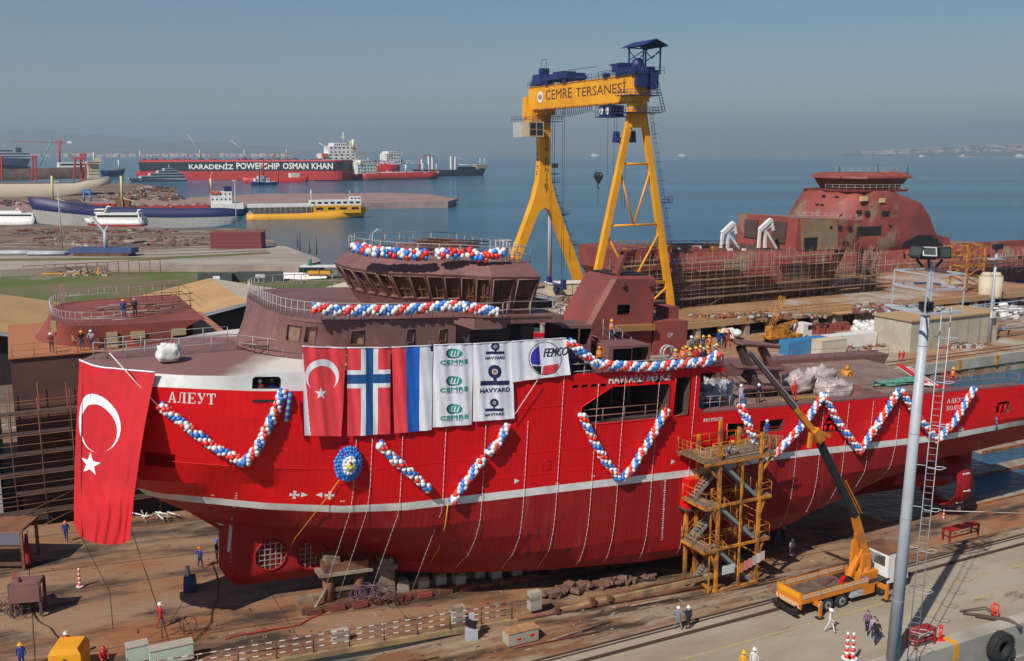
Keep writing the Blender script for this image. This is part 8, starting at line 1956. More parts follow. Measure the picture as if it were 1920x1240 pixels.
poles(M, r_, 'crane', [(494, 334, 493, 300, 1.2), (500, 312, 516, 289, .7), (488, 312, 500, 312, .8)], M_SR, 5); blk(M, r_, 'wheelhouse', (545, 325, 562, 333), 4, 12, M_SW)
M = shipframe((472, 348), (520, 347)); r_ = root('tugboat', M, 'small white tugboat with blue deck near the barge crane', 'tugboat')
hullp(M, [(471, 340), (500, 342), (522, 340)], [(474, 348), (500, 348), (520, 347)], 8, 'L', [(1, 0)], [M_SBL, M_SW], r_, fine=.3); blk(M, r_, 'cabin', (478, 335, 506, 342), 1.5, 6, M_SW, (1, 5, .5)); blk(M, r_, 'wheelhouse', (484, 330, 498, 336), 2, 5.5, M_SW, (1, 3, .6)); poles(M, r_, 'dolphin_pile', [(486, 346, 486, 314, .6), (522, 346, 522, 316, .4)], M_BLACK, -1)
blk(shipframe((582, 340), (600, 340)), None, 'floating_dock', (580, 320, 612, 338), 2, 30, M_CONCD); tag(bpy.data.objects['floating_dock'], 'grey floating dock section between the barge and the tankers', 'dock')
M = FR(G(-260, 374, 1.3), G(205, 366, 1.3)); r_ = root('cream_hulled_ship', M, 'large cream hulled ship on land with its stern at right, behind the cargo ship', 'ship')
hullp(M, [(-260, 346), (60, 345), (145, 344), (168, 337), (212, 335)], [(-260, 373), (60, 372), (130, 367), (150, 360), (208, 345)], 26, 'L', [(1, 0)], [M_SCR, M_SRU], r_, fine=.1, bot=.9)
blk(M, r_, 'superstructure', (165, 307, 187, 337), 3, 22, M_SCR, (5, 5, .5)); blk(M, r_, 'bridge', (163, 303, 190, 308), 1, 24, M_SCR, (1, 0, 0)); blk(M, r_, 'funnel', (180, 296, 190, 304), 8, 16, M_SCR); poles(M, r_, 'mast', [(176, 304, 175, 286, .5), (170, 292, 181, 291, .25)], M_SW, 8); blk(M, r_, 'boat_deck', (166, 332, 205, 336), 2, 24, M_SG)
def simple_ship(lbl, wl, sh_, kl, bow, hm, sup, z=WZ, beam=18, name='ship', extra=None, sm=None):
 M = FR(G(wl[0][0], wl[0][1], z), G(wl[1][0], wl[1][1], z)); r_ = root(name, M, lbl, 'ship'); hullp(M, sh_, kl, beam, bow, [(1, 0)], [hm, M_SRU], r_, fine=.2)
 for a in sup: blk(M, r_, 'superstructure', a, 2, beam-2, sm or M_SW, (max(1, int((a[3]-a[1])/5)), 0, 0), .95)
 if extra: poles(M, r_, 'mast', extra, M_SW, 4, .6)
 return M, r_
simple_ship('dark rusty ship hull in dry dock at left, with red gantries around it', ((-80, 339), (165, 336)), [(-90, 316), (30, 318), (165, 313)], [(-80, 338), (30, 338), (162, 335)], 'L', M_SRU, [(110, 305, 160, 314)], 1.3, 26, 'docked_ship')
greeble(FR(G(-80, 339, 1.3), G(165, 336, 1.3)), r_, 'x', (0,0,1,1), (0,1), 1, [M_SR]) if False else None
simple_ship('second dark rusty hull behind the docked ship at the left edge', ((-80, 330), (60, 326)), [(-90, 308), (0, 309), (60, 313)], [(-80, 328), (0, 328), (58, 326)], 'L', M_SRU, [], 1.3, 26, 'docked_ship')
M, r_ = simple_ship('blue hulled ship with white superstructure and blue funnel at the far left edge', ((-60, 312), (60, 311)), [(-60, 296), (20, 296), (62, 298)], [(-58, 312), (20, 312), (55, 311)], 'R', M_SBL, [(-30, 286, 60, 297), (-40, 279, 26, 288)], WZ, 30, 'ferry_ship', [(8, 280, 7, 271)])
blk(M, r_, 'funnel', (31, 277, 41, 289), 8, 18, M_SBL)
simple_ship('small dark blue ship with a red tower between the cream ship and the power ship', ((200, 332), (238, 331)), [(198, 320), (220, 320), (241, 316)], [(202, 332), (220, 332), (236, 331)], 'R', M_SBL, [], WZ, 14, 'coaster', [(223, 319, 222, 300, 1.0)])
M = FR(G(140, 340, 1.3), G(160, 340, 1.3))
def gantry(px, y0, y1, w_, label, name='dock_gantry', cat_='crane', m=None):
 M = FR(G(px, 340, 1.3), G(px+20, 340, 1.3)); r_ = root(name, M, label, cat_); b = B()
 for s in (-1, 1): b.beam(PX(M, px+s*w_, 340), PX(M, px+s*w_*.6, y0), 1.6)
 b.build('leg', m or M_SR, r_); b = B(); a, c = PX(M, px-w_*1.2, y0), PX(M, px+w_*1.2, y0); b.beam(a, c, 2.4); b.beam(PX(M, px-w_*.8, (y0+y1)/2), PX(M, px+w_*.8, (y0+y1)/2), 1.0); b.build('cross_beam', m or M_SR, r_); return M, r_
gantry(146, 297, 330, 8, 'red dock gantry in front of the dark docked hull'); gantry(64, 294, 310, 4, 'red dock tower right of the blue hulled ship'); gantry(1, 296, 312, 3, 'red dock tower at the left picture edge'); gantry(156, 290, 330, 5, 'slim red dock gantry beside the cream ship superstructure')
M = FR(G(112, 318, 1.3), G(132, 318, 1.3)); r_ = root('tower_crane', M, 'red tower crane with a long thin jib above the docked ships', 'crane'); poles(M, r_, 'tower', [(112, 318, 111, 265, 2.0)], M_SR, 0); poles(M, r_, 'jib', [(108, 268, 20, 265, .5), (111, 268, 134, 267, .9), (111, 264, 50, 266, .2)], M_SR, 0); blk(M, r_, 'cab', (108, 264, 114, 272), -1.5, 1.5, M_SR); blk(M, r_, 'counterweight', (126, 265, 134, 269), -1, 1, M_SW)
M = FR(G(70, 312, 1.3), G(90, 312, 1.3)); r_ = root('luffing_crane', M, 'pale green luffing crane leaning behind the docked ships', 'crane'); poles(M, r_, 'jib', [(74, 312, 98, 262, 1.6), (84, 312, 98, 262, .6), (96, 262, 100, 252, .8)], paint('pale_green', (.10, .42, .33), .6), 0)
M = FR(G(155, 377, 1.2), G(172, 378, 1.2)); r_ = root('travel_lift', M, 'blue travel lift behind the cargo ship deck', 'lift')
for a in ((157, 380, 158, 362), (171, 380, 169, 364)): poles(M, r_, 'leg', [a+(.8,)], paint('lift_blue', (.06, .18, .38), .6), 0)
poles(M, r_, 'cross_beam', [(156, 360, 172, 362, 1.2), (158, 356, 168, 357, .8)], paint('lift_blue', (.06, .18, .38), .6), 0)
# near left shore things
def gbox(name, px, py, z, size, m, label, cat_, yaw=0.0, parts=()):
 r_ = root(name, TR(G(px, py, z)) @ RZ(yaw), label, cat_); b = B(); b.bb(0, size[0], 0, size[1], 0, size[2]); b.build('body', m, r_)
 for nm, (x0, x1, y0, y1, z0, z1), m2 in parts: b = B(); b.bb(x0, x1, y0, y1, z0, z1); b.build(nm, m2, r_)
 return r_
M_MAR = mat('maroon_corrugated', (.16, .03, .04), .6, bands=(2, 1.2, .12, (.24, .07, .07)))
gbox('maroon_container', 395, 467, 2.2, (16.5, 7, 5.2), M_MAR, 'long maroon corrugated container block on the pier', 'container', .04, (('roof_edge', (-.1, 16.6, -.1, 7.1, 5.2, 5.35), M_RPRIM),))
for k, (px, py, w_) in enumerate(((371, 528, 8.6), (440, 525, 12))): gbox('dark_container', px, py+4, .3, (w_, 3, 2.4), mat('container_slate', (.05, .065, .06), .6), ('left', 'right')[k]+' of two dark slate containers behind the cream roof', 'container', .05, (('white_panel', (w_*.45, w_*.65, -.05, 0, 1.1, 1.9), M_WHITE),))
M_HH = paint('barge_blue', (.05, .08, .2), .6)
c = G(130, 481, 2.2); M = TR(c) @ RZ(-.02); r_ = root('crane_pontoon', M, 'blue and red pontoon with a white knuckle crane on the pier', 'pontoon'); b = B(); b.bb(0, 19, 0, 6, .9, 2.4); b.bb(1, 18, .2, 5.8, .2, .9, 1); b.build('pontoon', [M_HH, M_RUSTY], r_)
b = B(); b.pipe([(10, 3, 2), (10.1, 3, 7.5)], .7, 8, .5); b.beam((10.1, 3, 7), (6.8, 3, 11.5), .6); b.beam((10.1, 3, 7.5), (11.2, 3, 9), .5); b.build('crane', M_GREY, r_)
for k, px in enumerate((0, 58)):
 c = G(px-6, 478+k, 2.2); b = B()
 for i in range(5): b.pipe([(0, i*.9, .5+.2*(i % 2)), (11.5, i*.9, .5+.2*(i % 2))], .45, 8)
 o_ = b.build('pipe_stack', M_GREY); o_.location = c; tag(o_, ('stack of grey pipes on the pier at the left edge', 'second stack of grey pipes, nearer the pontoon')[k], 'pipes')
def lamp(px0, py0, px1, py1, label, z=2.2, r=.25):
 c = G(px1, py1, z); M = TR(c); r_ = root('lamp_post', M, label, 'lamp post'); t = hit(px0, py0, 1, 0, M.inverted()); b = B(); b.pipe([(0, 0, 0), (0, 0, t.z)], r, 6, r*.6); b.build('pole', M_GREY, r_); b = B(); b.bb(-.9, .9, -.5, .5, t.z, t.z+.4)
 for k in range(int(t.z/1.2)): b.bb(.3, .8, -.1, .1, k*1.2+1, k*1.2+1.08)
 b.build('head', M_GREY, r_)
lamp(108, 342, 117, 467, 'tall thin lamp post on the left pier before the cargo ship bow'); lamp(440, 340, 444, 433, 'tall thin lamp post beside the cargo ship stern', 1.6)
for k, (px, py) in enumerate(((558, 460), (563, 464), (581, 470), (594, 473))):
 b = B(); b.tube((0, 0, 0), (0, 0, 4.5+k % 2*1.5), .18, 6); o_ = b.build('mooring_pile', M_BROWND); o_.location = G(px, py+6, 1.4); tag(o_, 'dark mooring pile standing at the pier end by the water', 'pile', 'mooring piles at the pier end')
c = G(45, 514, .3); b = B()
for k in range(14): x = k*2.9; b.beam((x, 0, 0), (x, 0, 2.2+k*.14), .16); b.beam((x, 0, .8), (x+2.9, 0, 1.0), .12); b.beam((x, 0, 2.2+k*.14), (x+2.9, 0, 2.3+k*.14), .2)
b.beam((5, -1.6, .2), (22, -1.4, .5), .35, mi=1); b.beam((21, -1.5, .2), (21.4, -1.5, 2.0), .5, mi=1)
o_ = b.build('trestle_frame', [M_RUSTY, M_YEL]); o_.location = c; tag(o_, 'long rusty trestle frame with a yellow beam in front of the pier wall', 'frame')
for k, (px, py, w_, m_, l_) in enumerate(((45, 503, 7, M_SG, 'open grey boat lying on the grass behind the trestle frame'), (98, 502, 3.5, M_SBL, 'small blue boat on the grass behind the trestle frame'))):
 c = G(px, py, 2.3 if False else 1.5); b = B(); b.loft([[(0, 1, .2), (0, 1.2, .2), (0, 1.1, 1)], [(w_*.25, 0, .0), (w_*.25, 2.2, 0), (w_*.25, 1.1, .4)], [(w_*.7, 0, .0), (w_*.7, 2.2, 0), (w_*.7, 1.1, .4)], [(w_, .6, .2), (w_, 1.6, .2), (w_, 1.1, .8)]]); b.torus((w_/2, 1.1, .6), Matrix.Identity(3) @ Matrix.Diagonal((w_/2/1, 1.1, 1)).to_3x3(), .95, .12, 18, 5); o_ = b.build('rowing_boat', m_); o_.location = c; tag(o_, l_, 'boat')
def rubble(px0, py0, px1, py1, n, m, label, z=.3, smin=.3, smax=1.0, hgt=1.0, name='rubble_heap', cat_='heap'):
 el = 6 if label is None else 2
 b = B(); P0 = G((px0+px1)/2, (py0+py1)/2, z)
 for k in range(n):
  a, c = R.uniform(0, 1), R.uniform(0, 1); p = G(lerp(px0, px1, a), lerp(py0, py1, c), z); s_ = R.uniform(smin, smax); p.z += R.uniform(0, hgt)*(1-abs(a-.5)*2); b.box(p-P0, (s_*R.uniform(.8, 2) if R.random() < .6 else s_*R.uniform(1, el), s_*R.uniform(.4, 1), s_*.6), Matrix.Rotation(R.uniform(0, 3), 3, 'Z') @ Matrix.Rotation(R.uniform(-.4, .4)*(el < 3), 3, 'X'), R.randint(0, len(m)-1), taper=R.uniform(.5, 1))
 o_ = b.build(name, m); o_.location = P0; return tag(o_, label, cat_, None, 'stuff' if label is None else None)
rubble(115, 510, 205, 518, 120, [M_CONC, M_CONCD], 'heap of broken concrete on the grass field', .3, .4, 1.2, 1.6); rubble(-5, 508, 45, 516, 60, [M_CONC], 'pale rubble mound on the grass at the left edge', .3, .4, 1.1, 1.8)
for a in ((20, 430, 330, 440), (60, 444, 380, 462), (150, 474, 380, 477), (240, 350, 330, 362), (180, 362, 340, 376), (0, 376, 150, 386)): rubble(*a, 150, [M_RUSTY, M_CONCD, M_BROWND, M_RPRIM, M_BROWND, M_RUSTY, M_BROWND, M_CONC, M_BROWND], None, 1.65, .3, 1.5 if a[1] > 400 else 2.6, .3, 'yard_clutter')
c = G(598, 524, .3); M = TR(c); r_ = root('covered_boat', M, 'small white-canopied work boat on the grass beyond the bridge deck', 'boat'); b = B(); b.loft([[(-11, 0, .2), (-11, 3, .2), (-12, 1.5, 1.6)], [(-4, -.3, 0), (-4, 3.3, 0), (-4, 1.5, 1.6)], [(2, 0, .3), (2, 3, .3), (2, 1.5, 1.5)]]); b.build('hull', M_SW, r_); b = B(); b.bb(-5, 6, -.3, 3.3, 3.2, 3.5); b.build('canopy', M_SW, r_)
b = B(); b.bb(-3, 3, .2, 2.8, 1.2, 2.2); b.build('cabin', M_SY, r_)
b = B()
for x in (-4, 0, 5): b.tube((x, 0, 1), (x, 0, 3.2), .08, 4)
b.pipe([(-2.5, 1.5, 3.5), (-2.5, 1.5, 5.2)], .5, 7); b.build('posts', paint('pump_green', (.03, .22, .08), .6), r_)
M_TAN = mat('tan_roof_sheet', (.50, .30, .13), .7, 0, (.42, .25, .11), .12, .4, .6, 8, bump=.05, bscale=1); M_CRM = mat('cream_roof_sheet', (.56, .48, .36), .7, 0, (.48, .41, .31), .12)
rn = [YG(465, 567, 9), YG(415, 522, 9)]
def shed(x0, xr, x1, ya, yb, zr, ze, label, m1, m2):
 r_ = root('shed', MY @ TR((xr, ya, 0)), label, 'shed'); D_ = yb-ya
 for nm, a, za, m_ in (('roof_slope', x0-xr, ze, m1), ('roof_slope', x1-xr, ze, m2)):
  b = B(); b.loft([[(a, -.6, za), (0, -.6, zr), (0, -.6, zr+.15), (a, -.6, za+.15)], [(a, D_, za), (0, D_, zr), (0, D_, zr+.15), (a, D_, za+.15)]]); b.build(nm, m_, r_)
 b = B()
 for x in (x0-xr+.2, (x0-xr)/2, 0, (x1-xr)/2, x1-xr-.2): b.beam((x, 0, -.5), (x, 0, ze+(zr-ze)*(1-abs(x)/max(abs(x0-xr), abs(x1-xr)))), .35)
 b.build('posts', M_GREY, r_); b = B(); g_ = [(x0-xr, -.5), (x1-xr, -.5), (x1-xr, ze-.1), (0, zr-.15), (x0-xr, ze-.1)]; b.loft([[(x, 1.2, z) for x, z in g_], [(x, 1.4, z) for x, z in g_]]); b.build('dark_interior', M_DARK, r_)  # near-black gable sheet: the shade inside the shed put into colour
 b = B(); b.beam((x0-xr, -.5, ze-.1), (0, -.5, zr-.1), .2, .5); b.beam((0, -.5, zr-.1), (x1-xr, -.5, ze-.1), .2, .5); b.build('verge_truss', M_GREY, r_)
 return r_
xr2 = rn[0].x; shed(xr2-22, xr2, xr2+20, rn[0].y, rn[1].y, 9, 4.6, 'shed with a tan and cream gable roof behind the red ship bow', M_TAN, M_CRM)
shed(xr2-22-46, xr2-44, xr2-22, rn[0].y-6, rn[1].y+2, 9.6, 4.8, 'tan gable roofed shed at the left picture edge', M_TAN, M_TAN)
shed(xr2+20, xr2+41, xr2+60, rn[0].y+4, rn[1].y+1, 9.4, 5.0, 'cream gable roofed shed behind the wheelhouse', M_CRM, M_CRM)
r_ = root('open_shed', MY @ TR((-40, 28, 0)), 'dark open-fronted shed at the left picture edge beside the unfinished vessel', 'shed'); b = B(); b.bb(0, 34.2, .5, 22, 0, 9); b.build('dark_interior', M_DARK, r_); b = B(); b.bb(-.5, 34.5, 0, 23, 9, 9.3); b.build('roof', M_TAN, r_); b = B(); b.beam((34, .2, 0), (34, .2, 9), .4); b.beam((27, .2, 0), (27, .2, 9), .4); b.beam((0, .2, 8.7), (34.4, .2, 8.7), .3); b.build('posts', M_GREY, r_)  # solid near-black box gives the shed's inner shade by colour
b = B(); c = YG(120, 600, 3); b.beam((0, 0, 0), (0, 0, 7.5), .8); tag(b.build('roof_pillar', paint('mauve_steel', (.3, .2, .2), .6), M=MY @ TR((c.x, c.y, 2))), 'mauve steel pillar rising in front of the left shed roof', 'pillar')
# sister vessel block in scaffolding (left)
O2 = Vector((-11.4, 31.5, -1.4)); MS2 = MY @ Matrix.Translation(O2)
s2 = root('unfinished_vessel', MS2, 'unfinished brown vessel section with rounded deckhouse behind the bow at left', 'ship')
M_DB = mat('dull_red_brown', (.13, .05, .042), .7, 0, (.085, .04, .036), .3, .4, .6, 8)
XH = PX(MS2, 387, 603, -8.8).x+2.5; b = B(); b.loft([[(7.3, -9, 8), (7.3, 9, 8), (7.3, 9, 17.3), (7.3, -9, 17.3)], [(XH, -9, 8), (XH, 9, 8), (XH, 9, 17.3), (XH, -9, 17.3)]]); b.loft([[(7.3, -8.6, 1), (7.3, 8.6, 1), (7.3, 9, 8), (7.3, -9, 8)], [(XH, -8.6, 1), (XH, 8.6, 1), (XH, 9, 8), (XH, -9, 8)]], mi=1); b.bb(7.2, XH, -9.2, 9.2, 17.3, 17.42, 2); b.build('hull', [M_DB, M_BROWND, mat('orange_primer', (.40, .16, .07), .7)], s2)  # lower hull takes a darker brown: its shade is put into the colour
b = B()
ZT2 = PX(MS2, 275, 606, -8.8).z; XE = PX(MS2, 387, 603, -8.8).x
for sd in (-1, 1): b.loft([[(x, sd*y*.98, lerp(17.4, ZT2, t)) for x, y in ringat(t)]+[(XE-3+2.5*t*t, sd*8.9, lerp(17.4, ZT2, t))] for t in rows], False, smooth=True, closed=False)
b.face([(x, y*.98, ZT2-.05) for x, y in [(x, -y) for x, y in TOP]+[(XE, -9), (XE, 9)]+[(x, y) for x, y in TOP[::-1]]], 1); b.bb(XE-3, XE-1, -7.4, 7.4, 17.4, ZT2-.3, 2); b.build('deckhouse', [M_RPRIM, M_RPRIM, M_DARK], s2, recalc=False)
for x, w_, z0_, z1_, la in ((10.75, .45, 18.6, 19.6, 4.6), (12.3, .8, 18.0, 19.0, 6.5), (15.0, .9, 17.5, 18.9, 8.75), (17.0, 1.2, 18.2, 18.8, 8.88), (20.5, 1.2, 18.2, 18.8, 8.9)):
 b = B(); b.bb(x, x+w_, -la-.12, -la+.1, z0_, z1_); b.build('window', mat('board_window', (.42, .33, .18), .7), s2)
b = B(); railing(b, [(x, -y*.97, ZT2) for x, y in TOP]+[(17, -8.7, ZT2)], 1.2, 1.3, .02); railing(b, [(x, y*.97, ZT2) for x, y in TOP]+[(XE, 8.7, ZT2)], 1.2, 1.3, .02); b.build('deck_railing', M_RAIL, s2)
b = B()
for k in range(26): x = R.uniform(13, 19); y = R.uniform(-7, 2); b.tube((x, y, ZT2+.1+R.uniform(0, .3)), (x+R.uniform(2, 5), y+R.uniform(-.6, .6), ZT2+.1+R.uniform(0, .4)), .045, 4)
b.build('loose_tubes', M_SCAF, s2); b = B()
for x in (XE-5, XE-3.5, XE-2, XE-.3): b.tube((x, -2, ZT2), (x, -2, ZT2+1.7), .04, 4); b.tube((x, 5, ZT2), (x, 5, ZT2+1.9), .04, 4)
for z in (ZT2+.8, ZT2+1.5): b.tube((XE-6, -2, z), (XE, -2, z), .04, 4); b.tube((XE-5, 5, z), (XE, 5, z), .04, 4); b.tube((XE, -7, z), (XE, 5, z), .04, 4)
b.build('rusty_guard_frame', M_RAILR, s2); b = B(); railing(b, [(7.5, -8.9, 17.4), (16, -8.9, 17.4)], 1.1, 1.6, .03); b.build('lower_railing', M_RAILR, s2)
scaffold(MY @ TR((-16, 20.8, .8)), 52, 11.5, 2.3, 1.75, 'dark scaffolding along the unfinished vessel hull behind the giant flag', 1.3, .04, .8, mt=(M_RUSTY, M_BROWND))  # tubes and planks use darker materials; the shade here is in their colour
def pin(x, y, z, *a, **k): return person(MS2 @ Vector((x, y, z)), *a, **k)
pin(16.9, -5.0, ZT2, .1, 'fold', 'blue', 'blue', 'yellow', 'worker in blue with yellow helmet on the unfinished vessel roof, left of two'); pin(17.9, -4.8, ZT2, .3, 'fold', 'black', 'black', 'grey', 'worker all in black on the unfinished vessel roof, right of two')
pin(10.6, -8.3, 17.45, .2, 'rail', 'maroon', 'brown', 'white', 'worker in a maroon top by the unfinished vessel rail, apart on the left'); pin(13.0, -8.4, 17.45, .4, 'rail', 'black', 'denim', 'yellow', 'worker in black with yellow helmet by the unfinished vessel rail'); pin(13.8, -8.4, 17.45, .1, 'rail', 'palegrey', 'denim', 'white', 'worker in pale top with white helmet by the unfinished vessel rail')
# the two red-primer vessels on the right
MA = MY @ TR((90, 87, 0)); ra = root('primed_vessel', MA, 'red primed vessel in scaffolding with white deck davits and its flared bow at right', 'ship'); M_PR = mat('primer_patchy', (.30, .065, .05), .65, 0, (.2, .05, .04), .12, .4, .6, 8, col3=(.24, .16, .10), scale3=.14, lo3=.56, hi3=.62)
hullp(MA, [(1180, 476), (1230, 476), (1300, 472), (1480, 470), (1600, 462), (1650, 450)], [(1195, 590), (1240, 592), (1300, 592), (1480, 592), (1560, 585), (1600, 570)], 20, 'R', [(.5, 1), (1, 0)], [M_PR, M_DB, M_DB], ra, fine=.2)
b = B(); p, q_ = PX(MA, 1150, 472), PX(MA, 1235, 545); p.x = LPM(MA, 1088, 16, p.z).x; b.loft([[(p.x, 0, q_.z+4), (p.x, 16, q_.z+4), (p.x-.6, 16, p.z), (p.x-.6, 0, p.z)], [(p.x+3, -.2, q_.z+1), (p.x+3, 17, q_.z+1), (p.x+3, 17, p.z), (p.x+3, -.2, p.z)], [(q_.x, -.3, q_.z-2), (q_.x, 18, q_.z-2), (q_.x, 19, p.z), (q_.x, -.4, p.z)]]); b.build('stern_block', M_RPRIM, ra)
T_ = [(1497, 409), (1560, 411), (1620, 414), (1655, 425)]; Bt = [(1490, 472), (1560, 470), (1610, 468), (1640, 462)]
ftop, fbot = [PX(MA, *q_) for q_ in T_], [PX(MA, *q_) for q_ in Bt]
b = B()
for sd in (0, 1):
 yy = lambda t, k: (0 if k < 2 else (.5 if k == 2 else 8)) if not sd else (19 if k < 2 else (18.5 if k == 2 else 11))
 for k in range(3): b.face([Vector((fbot[k].x, yy(0, k), fbot[k].z)), Vector((fbot[k+1].x, yy(0, k+1) if k < 2 else (9 if not sd else 10), fbot[k+1].z)), Vector((ftop[k+1].x, yy(1, k+1), ftop[k+1].z)), Vector((ftop[k].x, yy(1, k), ftop[k].z))], 1 if k == 1 and False else 0)
b.face([Vector((p.x, 0 if k < 2 else (.5 if k == 2 else 8), p.z)) for k, p in enumerate(ftop)]+[Vector((p.x, (8 if k == 3 else 18.5), p.z)) for k, p in list(enumerate(ftop))[::-1]], 1)
b.face([Vector((fbot[0].x, 0, fbot[0].z)), Vector((fbot[0].x, 19, fbot[0].z)), Vector((ftop[0].x, 19, ftop[0].z)), Vector((ftop[0].x, 0, ftop[0].z))])
b.build('forecastle', [M_PR, M_DECK], ra)
for a in ((1508, 446, 1532, 470), (1610, 426, 1652, 442), (1556, 424, 1561, 430), (1573, 424, 1579, 431), (1591, 425, 1598, 431), (1581, 453, 1584, 456), (1588, 453, 1591, 456), ): blk(MA, ra, 'opening', a, -.08 if a[0] > 100 else -.1, .3, M_DARK)
M_PATCH = mat('bare_plating', (.27, .20, .12), .7, 0, (.30, .14, .05), .3, .45, .6, 8, col3=(.2, .17, .13), scale3=.6)
b = B(); w4 = [PX(MA, *q_, -.06) for q_ in ((1503, 469), (1572, 468), (1570, 413), (1501, 411))]; b.loft([w4, [v+Vector((0, .12, 0)) for v in w4]]); b.build('bare_side_plating', M_PATCH, ra)
b = B(); fx = (fbot[0].x+ftop[0].x)/2-.25
for y0_, y1_, z0_, z1_ in ((3, 7, ftop[0].z-5.5, ftop[0].z-1), (12, 16, ftop[0].z-5, ftop[0].z-1.2)): b.bb(fx-.2, fx+.4, y0_, y1_, z0_, z1_)
b.beam((fx-.6, 7.5, ftop[0].z-.8), (fx-.6, 12, ftop[0].z-7), .3, .5); b.build('bulkhead_opening', M_BROWND, ra)
b = B(); railing(b, [Vector((p.x, .1 if k < 2 else (.6 if k == 2 else 8), p.z)) for k, p in enumerate(ftop)], 1.2, 2, .05); b.build('forecastle_railing', M_RAIL, ra); b = B(); railing(b, [PX(MA, 1140, 468, 9), PX(MA, 1370, 466, 9)], 1.6, 3, .07); railing(b, [PX(MA, 1160, 476), PX(MA, 1400, 470)], 1.2, 3, .05); b.build('deck_railing', M_RAILR, ra)
for k, (xa, xb, y0_) in enumerate(((1352, 1385, 418), (1422, 1455, 412))):
 b = B(); f_ = lambda px, py: PX(MA, px, py, 3); b.beam(f_(xa, 465), f_(xa+3, y0_+18), .5); b.beam(f_(xa+12, 465), f_(xa+13, y0_+18), .5); b.beam(f_(xa+2, y0_+20), f_(xb-10, y0_), .8); b.beam(f_(xb-10, y0_), f_(xb-6, y0_+20), .6); b.beam(f_(xb-18, y0_+24), f_(xb, 466), .5); b.beam(f_(xa+8, y0_+22), f_(xb-8, y0_+10), .4); tag(b.build('boat_davit', M_SW, ra))
b = B()
for k in range(70): p = PX(MA, R.uniform(1165, 1400), R.uniform(466, 480), R.uniform(1, 12)); s_ = R.uniform(.4, 1.6); b.box(p, (s_*1.5, s_, s_), mi=R.randint(0, 3), taper=.8)
o_ = b.build('deck_equipment', [M_RUSTY, M_RPRIM, M_SW, M_YEL2], ra); o_['kind'] = 'stuff'
MB2 = MY @ TR((160, 113, 0)); rb = root('icebreaker_vessel', MB2, 'red primed icebreaker with tall rounded superstructure and wheelhouse, rear right', 'ship')
hullp(MB2, [(1470, 482), (1560, 478), (1700, 468), (1800, 460), (1980, 466), (2100, 470)], [(1530, 570), (1600, 575), (1700, 575), (1800, 575), (1980, 575), (2100, 575)], 24, 'L', [(.45, 1), (1, 0)], [M_PR, M_DB, M_DECK], rb, fine=.12)
lv = [(478, 1478, 1782), (440, 1497, 1756), (405, 1510, 1744), (380, 1524, 1728), (357, 1540, 1672)]
rg = []
for y, xa, xb in lv:
 c = PX(MB2, xb, y, 2); z = c.z; a = hit(xa, y, 1, 12, MB2.inverted()); a = LPM(MB2, xa, 12, z)
 rg.append([(a.x, 12, z), (a.x+.8, 6.5, z), (a.x+3, 2.5, z), (a.x+7, .4, z), (lerp(a.x, c.x, .6), 0, z), (c.x-2, .4, z), (c.x, 3, z), (c.x, 21, z), (c.x-2, 23.6, z), (a.x+7, 23.6, z), (a.x+3, 21.5, z), (a.x+.8, 17.5, z)])
b = B(); b.loft(rg, smooth=False); o_ = b.build('superstructure', M_PR, rb)
for p_ in o_.data.polygons: p_.use_smooth = len(p_.vertices) == 4
for a in ((1542, 366, 1548, 371), (1566, 368, 1573, 372), (1530, 382, 1536, 386), (1539, 383, 1545, 387), (1617, 369, 1627, 377), (1650, 372, 1660, 380), (1611, 395, 1616, 399), (1624, 396, 1631, 403), (1655, 396, 1668, 404), (1668, 422, 1672, 426)): blk(MB2, rb, 'window', a, -.1 if a[0] > 1580 else .6, .8, M_DARK if a[0] not in (1617, 1650) else M_CREAM)
def ring2(y, xa, xb, o_):
 c = PX(MB2, xb, y, 3-o_); z = c.z; a = LPM(MB2, xa, 12, z); return [(a.x, 10, z), (a.x+1.2, 6-o_, z), (a.x+4, 3-o_, z), (c.x-2, 2-o_, z), (c.x, 3.5-o_, z), (c.x, 20+o_, z), (a.x+4, 20+o_, z), (a.x+1.2, 17+o_, z)]
b = B(); b.loft([ring2(359, 1538, 1704, 2), ring2(355, 1537, 1706, 2.2)]); b.build('bridge_deck', M_RPRIM, rb)
b = B(); b.loft([ring2(354, 1558, 1688, 0), ring2(334, 1550, 1706, 1)]); b.build('wheelhouse', M_PLY, rb); b = B(); b.loft([ring2(334, 1545, 1715, 1.6), ring2(331, 1547, 1712, 1.6), ring2(324, 1556, 1700, .2)]); b.build('wheelhouse_roof', M_RPRIM, rb)
b = B(); rg2 = [Vector(v) for v in ring2(355, 1537, 1706, 2)]; railing(b, rg2[:5], 1.3, 2, .05); rg2 = [Vector(v) for v in ring2(324, 1556, 1700, .2)]; railing(b, rg2[:5], 1.2, 2.4, .05); b.build('bridge_railing', M_RAIL, rb); poles(MB2, rb, 'aerial', [(1574, 322, 1574, 312, .12), (1646, 324, 1646, 308, .12), (1701, 330, 1703, 308, .12)], M_BROWND, 6); blk(MB2, rb, 'orange_locker', (1667, 322, 1682, 331), 4, 6, paint('locker_orange', (.45, .14, .03), .6))
pc_ = [PX(MB2, *q_, 3) for q_ in ((1660, 478), (1668, 390), (1700, 380), (1722, 390), (1738, 412), (1752, 440), (1775, 446), (1785, 478))]; b = B(); b.loft([[Vector((p.x, 2.2, p.z)) for p in pc_], [Vector((p.x, 22, p.z)) for p in pc_]]); b.build('casing', M_PR, rb)
q4 = [PX(MB2, *q_, -.1) for q_ in ((1692, 463), (1694, 455), (1722, 441), (1748, 441), (1748, 464))]
